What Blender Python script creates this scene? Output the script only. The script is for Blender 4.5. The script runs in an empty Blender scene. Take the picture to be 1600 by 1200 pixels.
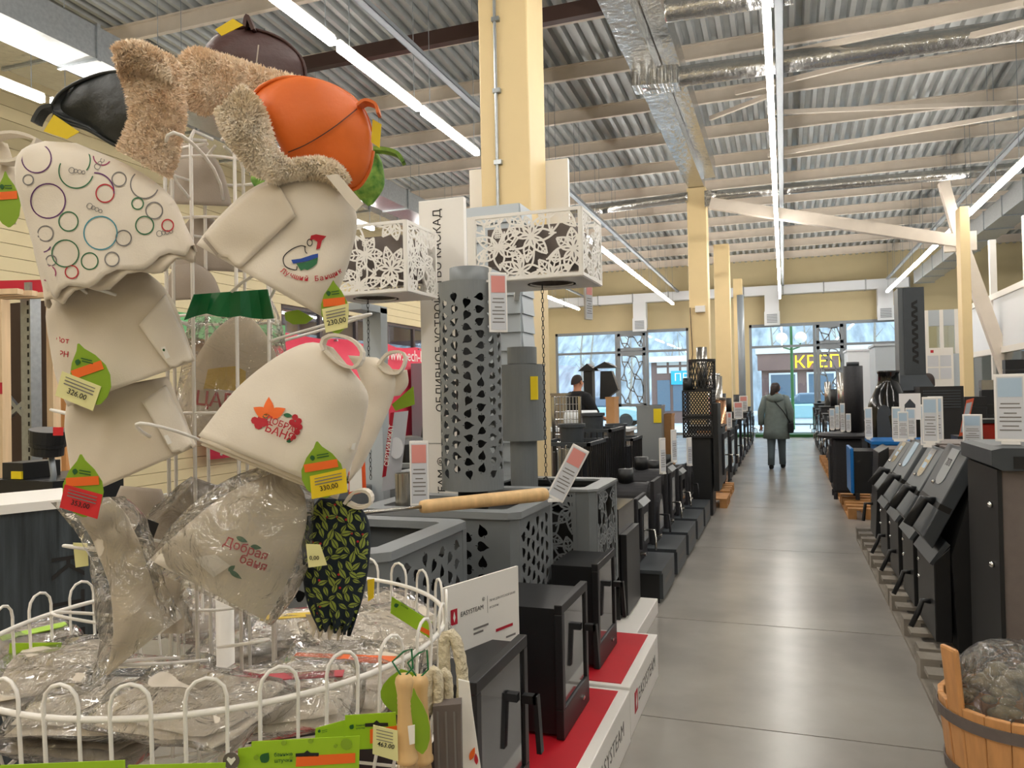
import bpy, bmesh, random
from math import *
from mathutils import Vector, Matrix, noise
from mathutils.bvhtree import BVHTree

SC = bpy.context.scene
COL = SC.collection
V = Vector
random.seed(7)

# ------------------------------------------------------------------ camera
F = 1200.0
ROLL, PITCH, YAW = radians(1.1), radians(0.8), atan(425 / 1200.0)
EYE = V((0, 0, 1.5))
FW = V((-sin(YAW) * cos(PITCH), cos(YAW) * cos(PITCH), sin(PITCH)))
_r0 = FW.cross(V((0, 0, 1))).normalized()
_u0 = _r0.cross(FW)
RT = cos(ROLL) * _r0 - sin(ROLL) * _u0
UP = sin(ROLL) * _r0 + cos(ROLL) * _u0
cam_d = bpy.data.cameras.new('camera')
cam_d.sensor_width = 36
cam_d.lens = 36 * F / 1600
cam_d.clip_start = 0.05
cam_d.clip_end = 500
cam = bpy.data.objects.new('camera', cam_d)
COL.objects.link(cam)
cam.matrix_world = Matrix(((RT.x, UP.x, -FW.x, EYE.x), (RT.y, UP.y, -FW.y, EYE.y), (RT.z, UP.z, -FW.z, EYE.z), (0, 0, 0, 1)))
SC.camera = cam

# ------------------------------------------------------------------ sky, exposure
wd = bpy.data.worlds.new('overcast_sky')
SC.world = wd
wd.use_nodes = True
wd.node_tree.nodes['Background'].inputs[0].default_value = (0.80, 0.92, 1.0, 1)
wd.node_tree.nodes['Background'].inputs[1].default_value = 2.7
SC.view_settings.view_transform = 'Standard'
SC.view_settings.look = 'None'
SC.view_settings.gamma = 1
SC.view_settings.use_curve_mapping = False
SC.view_settings.exposure = 0.6
SC.cycles.use_denoising = True
SC.cycles.max_bounces = 7
SC.cycles.diffuse_bounces = 4
SC.cycles.transparent_max_bounces = 24
SC.cycles.sample_clamp_indirect = 6
LAMP_POWER = 30.0


# ------------------------------------------------------------------ photo pixel -> place
def ray(px, py): return FW + (px - 800) / F * RT - (py - 600) / F * UP
def at(px, py, d): return EYE + ray(px, py) * d
def oz(px, py, z): v = ray(px, py); return EYE + v * ((z - EYE.z) / v.z)
def ox(px, py, x): v = ray(px, py); return EYE + v * (x / v.x)
def oy(px, py, y): v = ray(px, py); return EYE + v * (y / v.y)


# ------------------------------------------------------------------ materials
def lin(h):
    o = []
    for i in (0, 2, 4):
        c = int(h[i:i + 2], 16) / 255
        o.append(c / 12.92 if c <= .04045 else ((c + .055) / 1.055) ** 2.4)
    return (*o, 1)
MATS = {}
def M(name, col='808080', rough=.5, metal=0, var=0, scale=30, bump=0, bscale=None, emit=0, stretch=None, var2=None, sheen=0, spec=None):
    if name in MATS: return MATS[name]
    m = bpy.data.materials.new(name); m.use_nodes = True
    nt = m.node_tree; b = nt.nodes['Principled BSDF']
    c = lin(col)
    b.inputs['Base Color'].default_value = c
    b.inputs['Roughness'].default_value = rough
    b.inputs['Metallic'].default_value = metal
    if spec is not None: b.inputs['Specular IOR Level'].default_value = spec
    if sheen: b.inputs['Sheen Weight'].default_value = sheen
    if emit:
        b.inputs['Emission Color'].default_value = c
        b.inputs['Emission Strength'].default_value = emit
    if var or bump:
        tc = nt.nodes.new('ShaderNodeTexCoord'); mp = nt.nodes.new('ShaderNodeMapping')
        nt.links.new(tc.outputs['Object'], mp.inputs[0])
        if stretch: mp.inputs['Scale'].default_value = stretch
    if var:
        n = nt.nodes.new('ShaderNodeTexNoise'); n.inputs['Scale'].default_value = scale; n.inputs['Detail'].default_value = 5
        nt.links.new(mp.outputs[0], n.inputs['Vector'])
        r = nt.nodes.new('ShaderNodeValToRGB')
        c2 = lin(var2) if var2 else None
        r.color_ramp.elements[0].position = .3; r.color_ramp.elements[1].position = .7
        r.color_ramp.elements[0].color = c2 or (c[0] * (1 - var), c[1] * (1 - var), c[2] * (1 - var), 1)
        r.color_ramp.elements[1].color = c if c2 else tuple(min(1, k * (1 + var)) for k in c[:3]) + (1,)
        nt.links.new(n.outputs[0], r.inputs[0]); nt.links.new(r.outputs[0], b.inputs['Base Color'])
    if bump:
        n2 = nt.nodes.new('ShaderNodeTexNoise'); n2.inputs['Scale'].default_value = bscale or scale; n2.inputs['Detail'].default_value = 4
        nt.links.new(mp.outputs[0], n2.inputs['Vector'])
        bp = nt.nodes.new('ShaderNodeBump'); bp.inputs['Strength'].default_value = bump; bp.inputs['Distance'].default_value = .02
        nt.links.new(n2.outputs[0], bp.inputs['Height']); nt.links.new(bp.outputs[0], b.inputs['Normal'])
    MATS[name] = m
    return m
def clear_mat(name, tint, gloss, rough, bump=0, bscale=20, add=0.0):
    """thin clear sheet: transparent with a glossy film; add = milky share"""
    m = bpy.data.materials.new(name); m.use_nodes = True
    nt = m.node_tree; nt.nodes.clear()
    o = nt.nodes.new('ShaderNodeOutputMaterial'); t = nt.nodes.new('ShaderNodeBsdfTransparent'); g = nt.nodes.new('ShaderNodeBsdfGlossy')
    t.inputs[0].default_value = lin(tint); g.inputs['Roughness'].default_value = rough
    lw = nt.nodes.new('ShaderNodeLayerWeight'); lw.inputs[0].default_value = .35
    mm = nt.nodes.new('ShaderNodeMath'); mm.operation = 'MULTIPLY_ADD'; mm.inputs[1].default_value = .8; mm.inputs[2].default_value = gloss
    nt.links.new(lw.outputs['Fresnel'], mm.inputs[0])
    mx = nt.nodes.new('ShaderNodeMixShader'); nt.links.new(mm.outputs[0], mx.inputs[0])
    if add:
        d = nt.nodes.new('ShaderNodeBsdfDiffuse'); d.inputs[0].default_value = (.8, .79, .76, 1)
        m2 = nt.nodes.new('ShaderNodeMixShader'); m2.inputs[0].default_value = add
        nt.links.new(t.outputs[0], m2.inputs[1]); nt.links.new(d.outputs[0], m2.inputs[2]); nt.links.new(m2.outputs[0], mx.inputs[1])
    else:
        nt.links.new(t.outputs[0], mx.inputs[1])
    nt.links.new(g.outputs[0], mx.inputs[2])
    if bump:
        tc = nt.nodes.new('ShaderNodeTexCoord'); n2 = nt.nodes.new('ShaderNodeTexNoise'); n2.inputs['Scale'].default_value = bscale; n2.inputs['Detail'].default_value = 3
        n2.inputs['Distortion'].default_value = 1.5
        nt.links.new(tc.outputs['Object'], n2.inputs['Vector'])
        bp = nt.nodes.new('ShaderNodeBump'); bp.inputs['Strength'].default_value = bump; bp.inputs['Distance'].default_value = .03
        nt.links.new(n2.outputs[0], bp.inputs['Height']); nt.links.new(bp.outputs[0], g.inputs['Normal']); nt.links.new(bp.outputs[0], lw.inputs['Normal'])
    nt.links.new(mx.outputs[0], o.inputs[0])
    MATS[name] = m
    return m


# ------------------------------------------------------------------ mesh building (world coordinates)
class MB:
    def __init__(s): s.v = []; s.f = []
    def add(s, vs, fs):
        n = len(s.v); s.v += [V(p) for p in vs]; s.f += [[i + n for i in f] for f in fs]; return s
    def box(s, x0, x1, y0, y1, z0, z1):
        return s.add([(x, y, z) for x in (x0, x1) for y in (y0, y1) for z in (z0, z1)],
                     [(0, 1, 3, 2), (4, 6, 7, 5), (0, 4, 5, 1), (2, 3, 7, 6), (0, 2, 6, 4), (1, 5, 7, 3)])
    def obox(s, c, a, b, d):
        c, a, b, d = V(c), V(a), V(b), V(d)
        return s.add([c + i * a + j * b + k * d for i in (-1, 1) for j in (-1, 1) for k in (-1, 1)],
                     [(0, 1, 3, 2), (4, 6, 7, 5), (0, 4, 5, 1), (2, 3, 7, 6), (0, 2, 6, 4), (1, 5, 7, 3)])
    def bar(s, p, q, w, h, up=(0, 0, 1)):
        p, q = V(p), V(q); d = (q - p); a = d.cross(V(up))
        if a.length < 1e-6: a = d.cross(V((1, 0, 0)))
        a.normalize(); b = a.cross(d).normalized()
        return s.obox((p + q) / 2, d / 2, a * w / 2, b * h / 2)
    def rings(s, rows, closed=True, cap0=True, cap1=True):
        n = len(rows[0]); o = len(s.v)
        for r in rows: s.v += [V(p) for p in r]
        for i in range(len(rows) - 1):
            for j in range(n if closed else n - 1):
                k = (j + 1) % n
                s.f.append([o + i * n + j, o + i * n + k, o + (i + 1) * n + k, o + (i + 1) * n + j])
        if closed and cap0: s.f.append([o + j for j in range(n)][::-1])
        if closed and cap1: s.f.append([o + (len(rows) - 1) * n + j for j in range(n)])
        return s
    def tube(s, path, r, n=8, closed=False, caps=True):
        P = [V(p) for p in path]; rows = []; ref = None
        for i, p in enumerate(P):
            if closed: d = P[(i + 1) % len(P)] - P[i - 1]
            else: d = P[min(i + 1, len(P) - 1)] - P[max(i - 1, 0)]
            if d.length < 1e-9: d = V((0, 0, 1))
            d.normalize()
            if ref is None: ref = d.orthogonal()
            ref = (ref - d * ref.dot(d))
            if ref.length < 1e-6: ref = d.orthogonal()
            ref.normalize(); b = d.cross(ref)
            rr = r[i] if isinstance(r, (list, tuple)) else r
            rows.append([p + ref * rr * cos(2 * pi * k / n) + b * rr * sin(2 * pi * k / n) for k in range(n)])
        if closed: rows.append(rows[0])
        return s.rings(rows, True, caps and not closed, caps and not closed)
    def cyl(s, p, q, r, r2=None, n=20, caps=True):
        return s.tube([p, q], [r, r if r2 is None else r2], n, False, caps)
    def lathe(s, prof, c, n=24, ax=None, caps=True):
        c = V(c)
        return s.rings([[c + V((r * cos(2 * pi * k / n), r * sin(2 * pi * k / n), z)) for k in range(n)] for r, z in prof], True, caps, caps)
    def prism(s, poly, d):
        P = [V(p) for p in poly]; d = V(d); n = len(P)
        return s.add(P + [p + d for p in P], [list(range(n))[::-1], list(range(n, 2 * n))] + [[i, (i + 1) % n, n + (i + 1) % n, n + i] for i in range(n)])
    def ball(s, c, r, sc=(1, 1, 1), n=14, m=9):
        c = V(c); rows = []
        for i in range(m + 1):
            t = -pi / 2 + pi * i / m; q = max(cos(t), .02)
            rows.append([c + V((r * sc[0] * q * cos(2 * pi * k / n), r * sc[1] * q * sin(2 * pi * k / n), r * sc[2] * sin(t))) for k in range(n)])
        return s.rings(rows)
    def build(s, name, mat, parent=None, smooth=False, bevel=0, solid=0, kind=None, label=None):
        L = org(parent) if parent else V((0, 0, 0))
        if not parent and s.v:
            xs, ys, zs = zip(*[(p.x, p.y, p.z) for p in s.v])
            L = V(((min(xs) + max(xs)) / 2, (min(ys) + max(ys)) / 2, min(zs)))
        me = bpy.data.meshes.new(name)
        me.from_pydata([tuple(p - L) for p in s.v], [], s.f)
        bm = bmesh.new(); bm.from_mesh(me); bmesh.ops.recalc_face_normals(bm, faces=bm.faces); bm.to_mesh(me); bm.free()
        me.materials.append(M(mat) if isinstance(mat, str) else mat)
        if smooth: me.polygons.foreach_set('use_smooth', [True] * len(me.polygons))
        o = bpy.data.objects.new(name, me); COL.objects.link(o)
        if parent: o.parent = parent; ORG[o.name] = L
        else: o.location = L; ORG[o.name] = L
        if bevel:
            b = o.modifiers.new('bevel', 'BEVEL'); b.width = bevel; b.segments = 2; b.limit_method = 'ANGLE'; b.angle_limit = radians(40)
        if solid:
            q = o.modifiers.new('thickness', 'SOLIDIFY'); q.thickness = solid; q.offset = 0
        if kind: o['kind'] = kind
        if label: o['label'] = label
        return o
ORG = {}
def org(o): return ORG[o.name]
def tag(o, label, cat, group=None):
    o['label'] = label; o['category'] = cat
    if group: o['group'] = group
    return o
def thing(name, label, cat, loc, group=None):
    o = bpy.data.objects.new(name, None); COL.objects.link(o); o.empty_display_size = .05
    o.location = V(loc); ORG[o.name] = V(loc)
    return tag(o, label, cat, group)
def struct(o, label=None, cat=None):
    o['kind'] = 'structure'
    if label: o['label'] = label
    if cat: o['category'] = cat
    return o
def copy_tree(o, parent=None, loc=None, label=None):
    c = o.copy(); COL.objects.link(c); c.parent = parent
    if loc is not None: c.location = V(loc)
    if label: c['label'] = label
    ORG[c.name] = V(loc) if loc is not None else ORG[o.name]
    for ch in o.children: copy_tree(ch, c)
    return c

def from_curve(splines, extrude=.001, res=1):
    cu = bpy.data.curves.new('flat_outline', 'CURVE'); cu.dimensions = '2D'; cu.fill_mode = 'BOTH'; cu.extrude = extrude
    for pts in splines:
        sp = cu.splines.new('POLY'); sp.points.add(len(pts) - 1); sp.use_cyclic_u = True
        for i, p in enumerate(pts): sp.points[i].co = (p[0], p[1], 0, 1)
    return _mesh_of(cu)
def _mesh_of(cu):
    ob = bpy.data.objects.new('flat_outline', cu); COL.objects.link(ob)
    me = bpy.data.meshes.new_from_object(ob.evaluated_get(bpy.context.evaluated_depsgraph_get()))
    vs = [v.co.copy() for v in me.vertices]; fs = [list(p.vertices) for p in me.polygons]
    bpy.data.objects.remove(ob); bpy.data.curves.remove(cu); bpy.data.meshes.remove(me)
    return vs, fs
TEXTC = {}
def text_mesh(s, size=1.0, extrude=0.0, align='CENTER', spacing=1.0):
    k = (s, align, extrude > 0, spacing)
    if k not in TEXTC:
        cu = bpy.data.curves.new('lettering', 'FONT'); cu.body = s; cu.size = 1; cu.align_x = align; cu.align_y = 'CENTER'
        cu.resolution_u = 2; cu.extrude = .004 if extrude else 0; cu.offset = 0 if extrude else .014; cu.space_character = spacing
        TEXTC[k] = _mesh_of(cu)
    vs, fs = TEXTC[k]
    return [V((v.x * size, v.y * size, v.z * size)) for v in vs], fs
def put(vs, o, ux, uy, uz=None):
    o, ux, uy = V(o), V(ux), V(uy); uz = uz or ux.cross(uy).normalized()
    return [o + v.x * ux + v.y * uy + v.z * uz for v in vs]
def text_width(s, spacing=1.0):
    xs = [v.x for v in text_mesh(s, 1, 1, 'LEFT', spacing)[0]]; return max(xs) - min(xs)
def letters(s, o, ux, uy, size, mat, parent, name='lettering', align='CENTER', spacing=1.0):
    ux, uy = V(ux).normalized(), V(uy).normalized()
    vs, fs = text_mesh(s, size, 1, align, spacing)
    return MB().add(put(vs, o, ux, uy), fs).build(name, mat, parent)
# ------------------------------------------------------------------ material palette
M('concrete', 'a19c95', .25, var=.13, scale=1.6, bump=.012, bscale=5, var2='8b8680')
M('joint', '4d4741', .8)
M('cream_wall', 'cdbe96', .55, var=.03, scale=2)
M('cream_column', 'e0c897', .5, var=.03, scale=3)
M('deck', 'b4b8b8', .45, .35, var=.05, scale=6)
M('purlin', 'd6cbbd', .5, var=.04, scale=5)
M('foil', 'c3c3c1', .24, .95, bump=.9, bscale=9, var=.08, scale=14)
M('galv', 'a3a8ab', .35, .8, var=.1, scale=30)
M('white_paint', 'e8e4dd', .4)
M('white_wire', 'efeae2', .32)
M('white_plastic', 'e9e6e2', .35)
M('tag_white', 'f0ebe2', .6)
M('grey_frame', '8b9298', .4, .2)
M('brown_steel', '3a2722', .5)
M('black_metal', '17181a', .42, var=.15, scale=12)
M('black_matte', '0c0c0d', .6)
M('black_gloss', '0a0a0b', .12)
M('cast_iron', '26262a', .55, .2, var=.15, scale=40, bump=.15, bscale=180)
M('graphite', '3d4247', .45, .15, var=.06, scale=10)
M('boiler_grey', '5a5f63', .45, .1, var=.04, scale=6)
M('taupe', '6a605b', .6, var=.06, scale=25, bump=.05, bscale=200)
M('stove_grey', '777b7d', .5, .15, var=.04, scale=6)
M('stove_grey_light', '8b8f91', .45, .15)
M('steel', 'b5b1aa', .24, .95, var=.06, scale=40, stretch=(1, 1, .05))
M('chrome', 'd0d0d0', .12, 1)
M('red_top', 'c01424', .55, var=.05, scale=8)
M('red', 'b5182a', .5)
M('crimson', 'b0122a', .6)
M('wood', 'd8b27c', .5, var=.12, scale=6, stretch=(6, 6, .8))
M('wood_warm', 'cf965e', .45, var=.14, scale=7, stretch=(5, 5, .7))
M('pallet_wood', 'b3814c', .7, var=.2, scale=8)
M('grey_wood', '8b8378', .8, var=.18, scale=9)
M('pale_wood', 'd8bb95', .6, var=.1, scale=5, stretch=(5, 5, .5))
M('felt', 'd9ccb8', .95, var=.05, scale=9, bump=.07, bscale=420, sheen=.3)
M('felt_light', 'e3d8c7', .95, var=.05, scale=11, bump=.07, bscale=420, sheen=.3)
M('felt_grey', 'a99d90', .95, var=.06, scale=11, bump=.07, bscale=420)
M('fur', 'fff0dc', .9, var=.2, scale=22, var2='f0d6b8')
M('fur_pale', 'fff6e8', .9, var=.2, scale=20, var2='faead0')
M('leather_black', '1b1f1f', .42, var=.2, scale=8, bump=.12, bscale=60)
M('leather_brown', '472b27', .5, var=.12, scale=8, bump=.12, bscale=60)
M('leather_orange', 'df6a1e', .5, var=.07, scale=6, bump=.08, bscale=70)
M('melon', '2f7a28', .7, var=.4, scale=75, var2='9cc456')
M('melon_dark', '2e6b26', .7, var=.4, scale=45, var2='9ab83e')
M('tag_yellow', 'e8c81c', .6)
M('label_pale', 'e6e0a0', .6)
M('leaf_green', '83a520', .5)
M('card_green', '9ac21e', .5)
M('dark_green', '1f5a26', .6)
M('bag_green', '0c6b3a', .3)
M('tag_orange', 'ef6a1c', .6)
M('tag_red', 'd3262a', .6)
M('ink', '1c1a18', .7)
M('ink_red', 'b81f2c', .7)
M('ink_grey', '77736f', .7)
M('ink_purple', '5c2a63', .8)
M('ink_green', '2f6b45', .8)
M('ink_teal', '3d8a98', .8)
M('ink_pink', 'a2486a', .8)
M('ink_yellow', 'd8b848', .8)
M('ink_blue', '26499c', .8)
M('print_navy', '16222c', .9, bump=.2, bscale=120)
M('print_leaf', '93a047', .9)
M('yellow_sticker', 'f0d516', .5)
M('pink_card', 'd98f88', .5)
M('blue_card', 'a9bfd2', .5)
M('paper_grey', 'c9cbd0', .6)
M('blue_paint', '1467ad', .3)
M('orange_frame', 'e2571e', .5)
M('fireglass', '2b2b2c', .06, .0, spec=.9)
M('skin', 'c48a6c', .6)
M('hair', '2a1d19', .7)
M('jacket', '6a7674', .7, var=.1, scale=14)
M('black_cloth', '121418', .9)
M('trousers', '55636a', .8)
M('stone', '8d8468', .5, var=.3, scale=25, var2='5e5a48')
M('charred', '474f54', .35, var=.5, var2='1d2225', scale=5, stretch=(8, 8, .5), bump=.2, bscale=30)
M('cardboard', 'b08356', .8, var=.06, scale=10)
M('panel_white', 'dfe3e8', .4)
M('panel_grey', 'b4bcc2', .5)
M('banner', 'e0405a', .6)
M('banner_green', '5fa46a', .6)
M('rope', 'dccfb2', .95, bump=.8, bscale=90)
CLEAR = clear_mat('window_glass', 'f4fbff', .02, .02)
OFFICE = clear_mat('office_glass', 'e8f0f2', .10, .03)
PLASTIC = clear_mat('clear_film', 'faf8f4', .07, .07, 1.0, 16, .07)

# ------------------------------------------------------------------ room shell
X0, X1, Y0, Y1 = -9.5, 7.0, -6.0, 27.0
def roof(y): return 6.8 - .045 * y
fl = struct(MB().box(X0, X1, Y0, Y1, -.12, -.012).build('floor', 'joint'), 'grey polished concrete floor of the showroom', 'floor')
ys = [Y0, -3.6, -.9, 1.75] + [oz(1190, y, 0).y for y in (1140, 977)] + [7.6, 10.3, 13.0, 15.7, 18.4, 21.1, 23.8, Y1]
for xa, xb in ((X0, -5.2), (-5.2, 2.6), (2.6, X1)):
    for i in range(len(ys) - 1):
        MB().box(xa + .003, xb - .003, ys[i] + .004, ys[i + 1] - .004, -.1, 0).build('slab', 'concrete', fl)

WZ = 3.69
TZ = oy(900, 553, Y1).z
w1 = (oy(868, 540, Y1).x, oy(1076, 540, Y1).x)
w2 = (oy(1171, 540, Y1).x, 3.5)
wb = MB()
wb.box(X0 - .2, X1, Y1, Y1 + .25, WZ, 6.0)
wb.box(X0 - .2, w1[0], Y1, Y1 + .25, 0, WZ).box(w1[1], w2[0], Y1, Y1 + .25, 0, WZ).box(w2[1], X1, Y1, Y1 + .25, 0, WZ)
struct(wb.build('wall_back', 'cream_wall'), 'cream far wall above the shop windows', 'wall')
lw = MB()
WY0, WY1 = 13.0, 22.0
LZ = 3.45
lw.box(X0 - .25, X0 - .06, Y0, WY0, 0, 7.2).box(X0 - .25, X0 - .06, WY1, Y1, 0, 7.2).box(X0 - .25, X0 - .06, WY0, WY1, LZ, 7.2).box(X0 - .25, X0 - .06, WY0, WY1, 0, .5)
lwo = struct(lw.build('wall_left', 'cream_wall'), 'cream panelled side wall behind the shelving', 'wall')
z = 0
while z < 7.0:
    if z + .18 < LZ:
        MB().box(X0 - .06, X0, Y0, WY0, z + .004, z + .176).build('panel', 'cream_wall', lwo)
    else:
        MB().box(X0 - .06, X0, Y0, Y1, z + .004, z + .176).build('panel', 'cream_wall', lwo)
    z += .18
struct(MB().box(X0 - .25, X1 + .25, Y0 - .25, Y0, 0, 7.2).build('wall_near', 'cream_wall'), 'cream wall at the entrance end', 'wall')
struct(MB().box(X1, X1 + .25, Y0, Y1, 0, 7.2).build('wall_right', 'panel_grey'), 'pale grey wall behind the glazed office', 'wall')

# corrugated roof deck with purlins
rows = []
P, A = .19, .085
x = X0 - .2
prof = []
while x < X1 + .3:
    prof += [(x, 0), (x + .062, 0), (x + .085, A), (x + .165, A)]
    x += P
dk = MB()
for ya, yb in ((Y0 - .2, 4.), (4., 14.), (14., Y1 + .25)):
    dk.rings([[(px_, ya, roof(ya) + .22 + h) for px_, h in prof], [(px_, yb, roof(yb) + .22 + h) for px_, h in prof]], closed=False)
ceil = struct(dk.build('ceiling', 'deck', solid=.004), 'corrugated galvanised steel roof deck', 'ceiling')
y = 9.72 - 1.6 * 9
while y < Y1:
    zz = roof(y)
    MB().box(X0, X1, y - .035, y + .035, zz, zz + .018).box(X0, X1, y - .006, y + .006, zz + .018, zz + .2).box(X0, X1, y - .05, y + .05, zz + .2, zz + .22).build('purlin', 'purlin', ceil)
    y += 1.6
# diagonal roof braces in the plane under the purlins
for a, b in (((1150, 100, 9.9), (1600, 5, 8.4)), ((1150, 145, 11.2), (1600, 36, 9.0)), ((1200, 176, 11.7), (1600, 160, 13.0)), ((1200, 243, 13.6), (1600, 176, 12.2)), ((1110, 185, 12.0), (1200, 150, 11.1))):
    MB().bar(oy(*a), oy(*b), .05, .06).build('brace', 'purlin', ceil)
MB().bar(oy(470, 103, 7.9), oy(985, 0, 7.9), .1, .16).build('brown_beam', 'brown_steel', ceil)

# columns
def column(pa, pb, py, y, ztop, dep, label):
    xa, xb = oy(pa, py, y).x, oy(pb, py, y).x
    t = thing('column', label, 'column', ((xa + xb) / 2, y + dep / 2, 0)); t['kind'] = 'structure'
    MB().box(xa, xb, y, y + dep, 0, ztop).build('shaft', 'cream_column', t, bevel=.012)
    return t, xa, xb
c1, ca, cb = column(748, 825, 100, 5.0, 6.5, .38, 'nearest cream square column beside the lattice dousing boxes')
cm = MB().cyl((ca + .13, 4.985, 1.9), (ca + .13, 4.985, 6.3), .012, n=8)
for q in (2.6, 3.1, 3.6, 4.1, 4.6): cm.box(ca + .11, ca + .165, 4.97, 5.0, q, q + .03)
cm.build('conduit', 'galv', c1)
c2, _a, _b = column(1075, 1105, 400, 15.0, 5.4, .4, 'cream square column under the foil wrapped roof beam')
MB().box(_b - .02, _b + .12, 14.93, 15.0, 5.0, 5.3).build('bracket', 'foil', c2)
MB().box(_a + .12, _a + .3, 14.9, 15.0, 3.0, 3.12).build('junction_box', 'white_plastic', c2)
MB().tube([(_a + .2, 14.98, 3.05), (_a + .02, 14.97, 3.1), (_a + .05, 14.97, 2.2), (_a - .01, 14.97, 1.9)], .008, 6).build('cable', 'brown_steel', c2)
c3, _a3, _b3 = column(1116, 1140, 450, 20.0, 5.2, .4, 'slim cream column farther down the left display row')
column(1146, 1160, 480, 25.0, 5.0, .35, 'farthest cream column before the shop windows')
dp = MB().cyl((oy(1157, 480, 23.5).x, 23.5, 0), (oy(1157, 480, 23.5).x, 23.5, 4.3), .1, n=12)
tag(dp.build('drain_pipe', 'grey_frame', smooth=True), 'grey vertical pipe beside the farthest cream column', 'pipe')
column(1503, 1519, 480, 13.6, 4.3, .3, 'cream column at the corner of the white office partition')

# foil-wrapped beam along the columns, foil-wrapped cross pipes
def foil_beam(a, b, w, h, label, name='foil_duct', cat='duct', rnd=False, n=40):
    a, b = V(a), V(b); t = (b - a).normalized(); s = t.cross(V((0, 0, 1))).normalized(); rows = []
    for i in range(n + 1):
        c = a.lerp(b, i / n); k = 1 + .07 * noise.noise(V((i * .9, w * 9, 3)))
        if rnd: rows.append([c + s * w / 2 * k * cos(2 * pi * j / 12) + V((0, 0, h / 2 * k * sin(2 * pi * j / 12))) for j in range(12)])
        else: rows.append([c + s * w / 2 * k * q + V((0, 0, h / 2 * k * e)) for q, e in ((-1, -1), (1, -1), (1, 1), (-1, 1))])
    o = tag(MB().rings(rows).build(name, 'foil', smooth=rnd), label, cat); o['kind'] = 'structure'
    return o
foil_beam((-1.55, Y0, 5.55), (-1.5, 15.2, 5.55), .3, .3, 'long foil wrapped roof beam running over the columns', 'foil_beam', 'beam', n=70)
foil_beam((-1.25, Y0, 5.9), (-1.25, 15.2, 5.75), .2, .3, 'narrow foil wrapped channel beside the long roof beam', 'foil_beam', 'beam', n=60)
p, q = oy(1005, 128, 9.4), oy(1640, 40, 9.4)
foil_beam(p, q, .24, .24, 'crumpled foil wrapped cross pipe high above the aisle', rnd=True)
foil_beam(oy(990, 127, 9.38), oy(1062, 122, 9.38), .3, .22, 'crumpled foil sleeve at the joint under the roof beam')
foil_beam(oy(890, 333, 15.0), oy(1075, 308, 15.0), .2, .2, 'foil wrapped tie to the left of the middle column', rnd=True)
foil_beam(oy(1112, 306, 15.0), oy(1600, 262, 15.0), .2, .2, 'foil wrapped tie to the right of the middle column', rnd=True)
foil_beam(oy(1040, 18, 7.2), oy(1240, -12, 7.2), .22, .2, 'short foil wrapped pipe stub near the roof', rnd=True)
# big square duct along the left side
def rect_duct(a, b, w, h, mat, label, seam=1.2):
    a, b = V(a), V(b); t = thing('air_duct', label, 'duct', a.lerp(b, .5)); t['kind'] = 'structure'
    n = max(1, round((b - a).length / seam)); d = (b - a) / n
    for i in range(n):
        MB().bar(a + d * i, a + d * (i + .985), w, h).build('duct_section', mat, t)
        MB().bar(a + d * (i + .97), a + d * (i + 1.0), w + .04, h + .04).build('flange', 'galv', t)
    return t
rect_duct((-6.0, -2, 4.75), (-6.0, 15, 4.75), .45, .3, 'galv', 'galvanised square air duct under the left roof bay')
rect_duct((-7.9, -2, 5.6), (-7.9, 18, 5.3), .6, .4, 'foil', 'foil covered square duct along the left wall')
rect_duct((oy(1050, 434, 26.6).x - 5, 26.6, 4.75), (oy(1420, 425, 26.6).x, 26.6, 4.75), .35, .3, 'panel_white', 'white square duct along the far wall')
rect_duct((4.3, 9, 4.9), (3.9, 25, 4.7), .5, .35, 'galv', 'galvanised square duct over the office partition')
for px, lab in ((1000, 'behind the leaf chimney'), (1206, 'above the middle of the aisle'), (1383, 'nearest the tall dark chimney')):
    t = thing('air_outlet', 'white drop duct with square grille on the far wall ' + lab, 'duct', oy(px, 505, 26.5)); t['kind'] = 'structure'
    x = oy(px, 480, 26.55).x
    MB().box(x - .22, x + .22, 26.4, 26.75, 3.72, 4.62).build('drop_duct', 'panel_white', t)
    MB().box(x - .24, x + .24, 26.37, 26.4, 3.6, 4.05).build('grille_frame', 'panel_white', t)
    g = MB()
    for k in range(6): g.box(x - .16, x + .16, 26.355, 26.37, 3.68 + k * .05, 3.71 + k * .05)
    g.build('grille', 'grey_frame', t)
# portal brace between the middle column and the office corner
node = oy(1500, 378, 14.8)
br = thing('portal_brace', 'white steel portal brace over the right display row', 'brace', (node.x, node.y, 0)); br['kind'] = 'structure'
MB().bar(oy(1110, 318, 14.8), node, .16, .2).build('strut', 'purlin', br)
MB().bar(oy(1474, 285, 14.8), node, .16, .16).build('strut', 'purlin', br)
MB().bar(node, oy(1600, 655, 14.8), .18, .2).build('strut', 'purlin', br)
MB().obox(node, (.24, 0, 0), (0, .05, 0), (0, 0, .16)).build('gusset', 'purlin', br)

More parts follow.
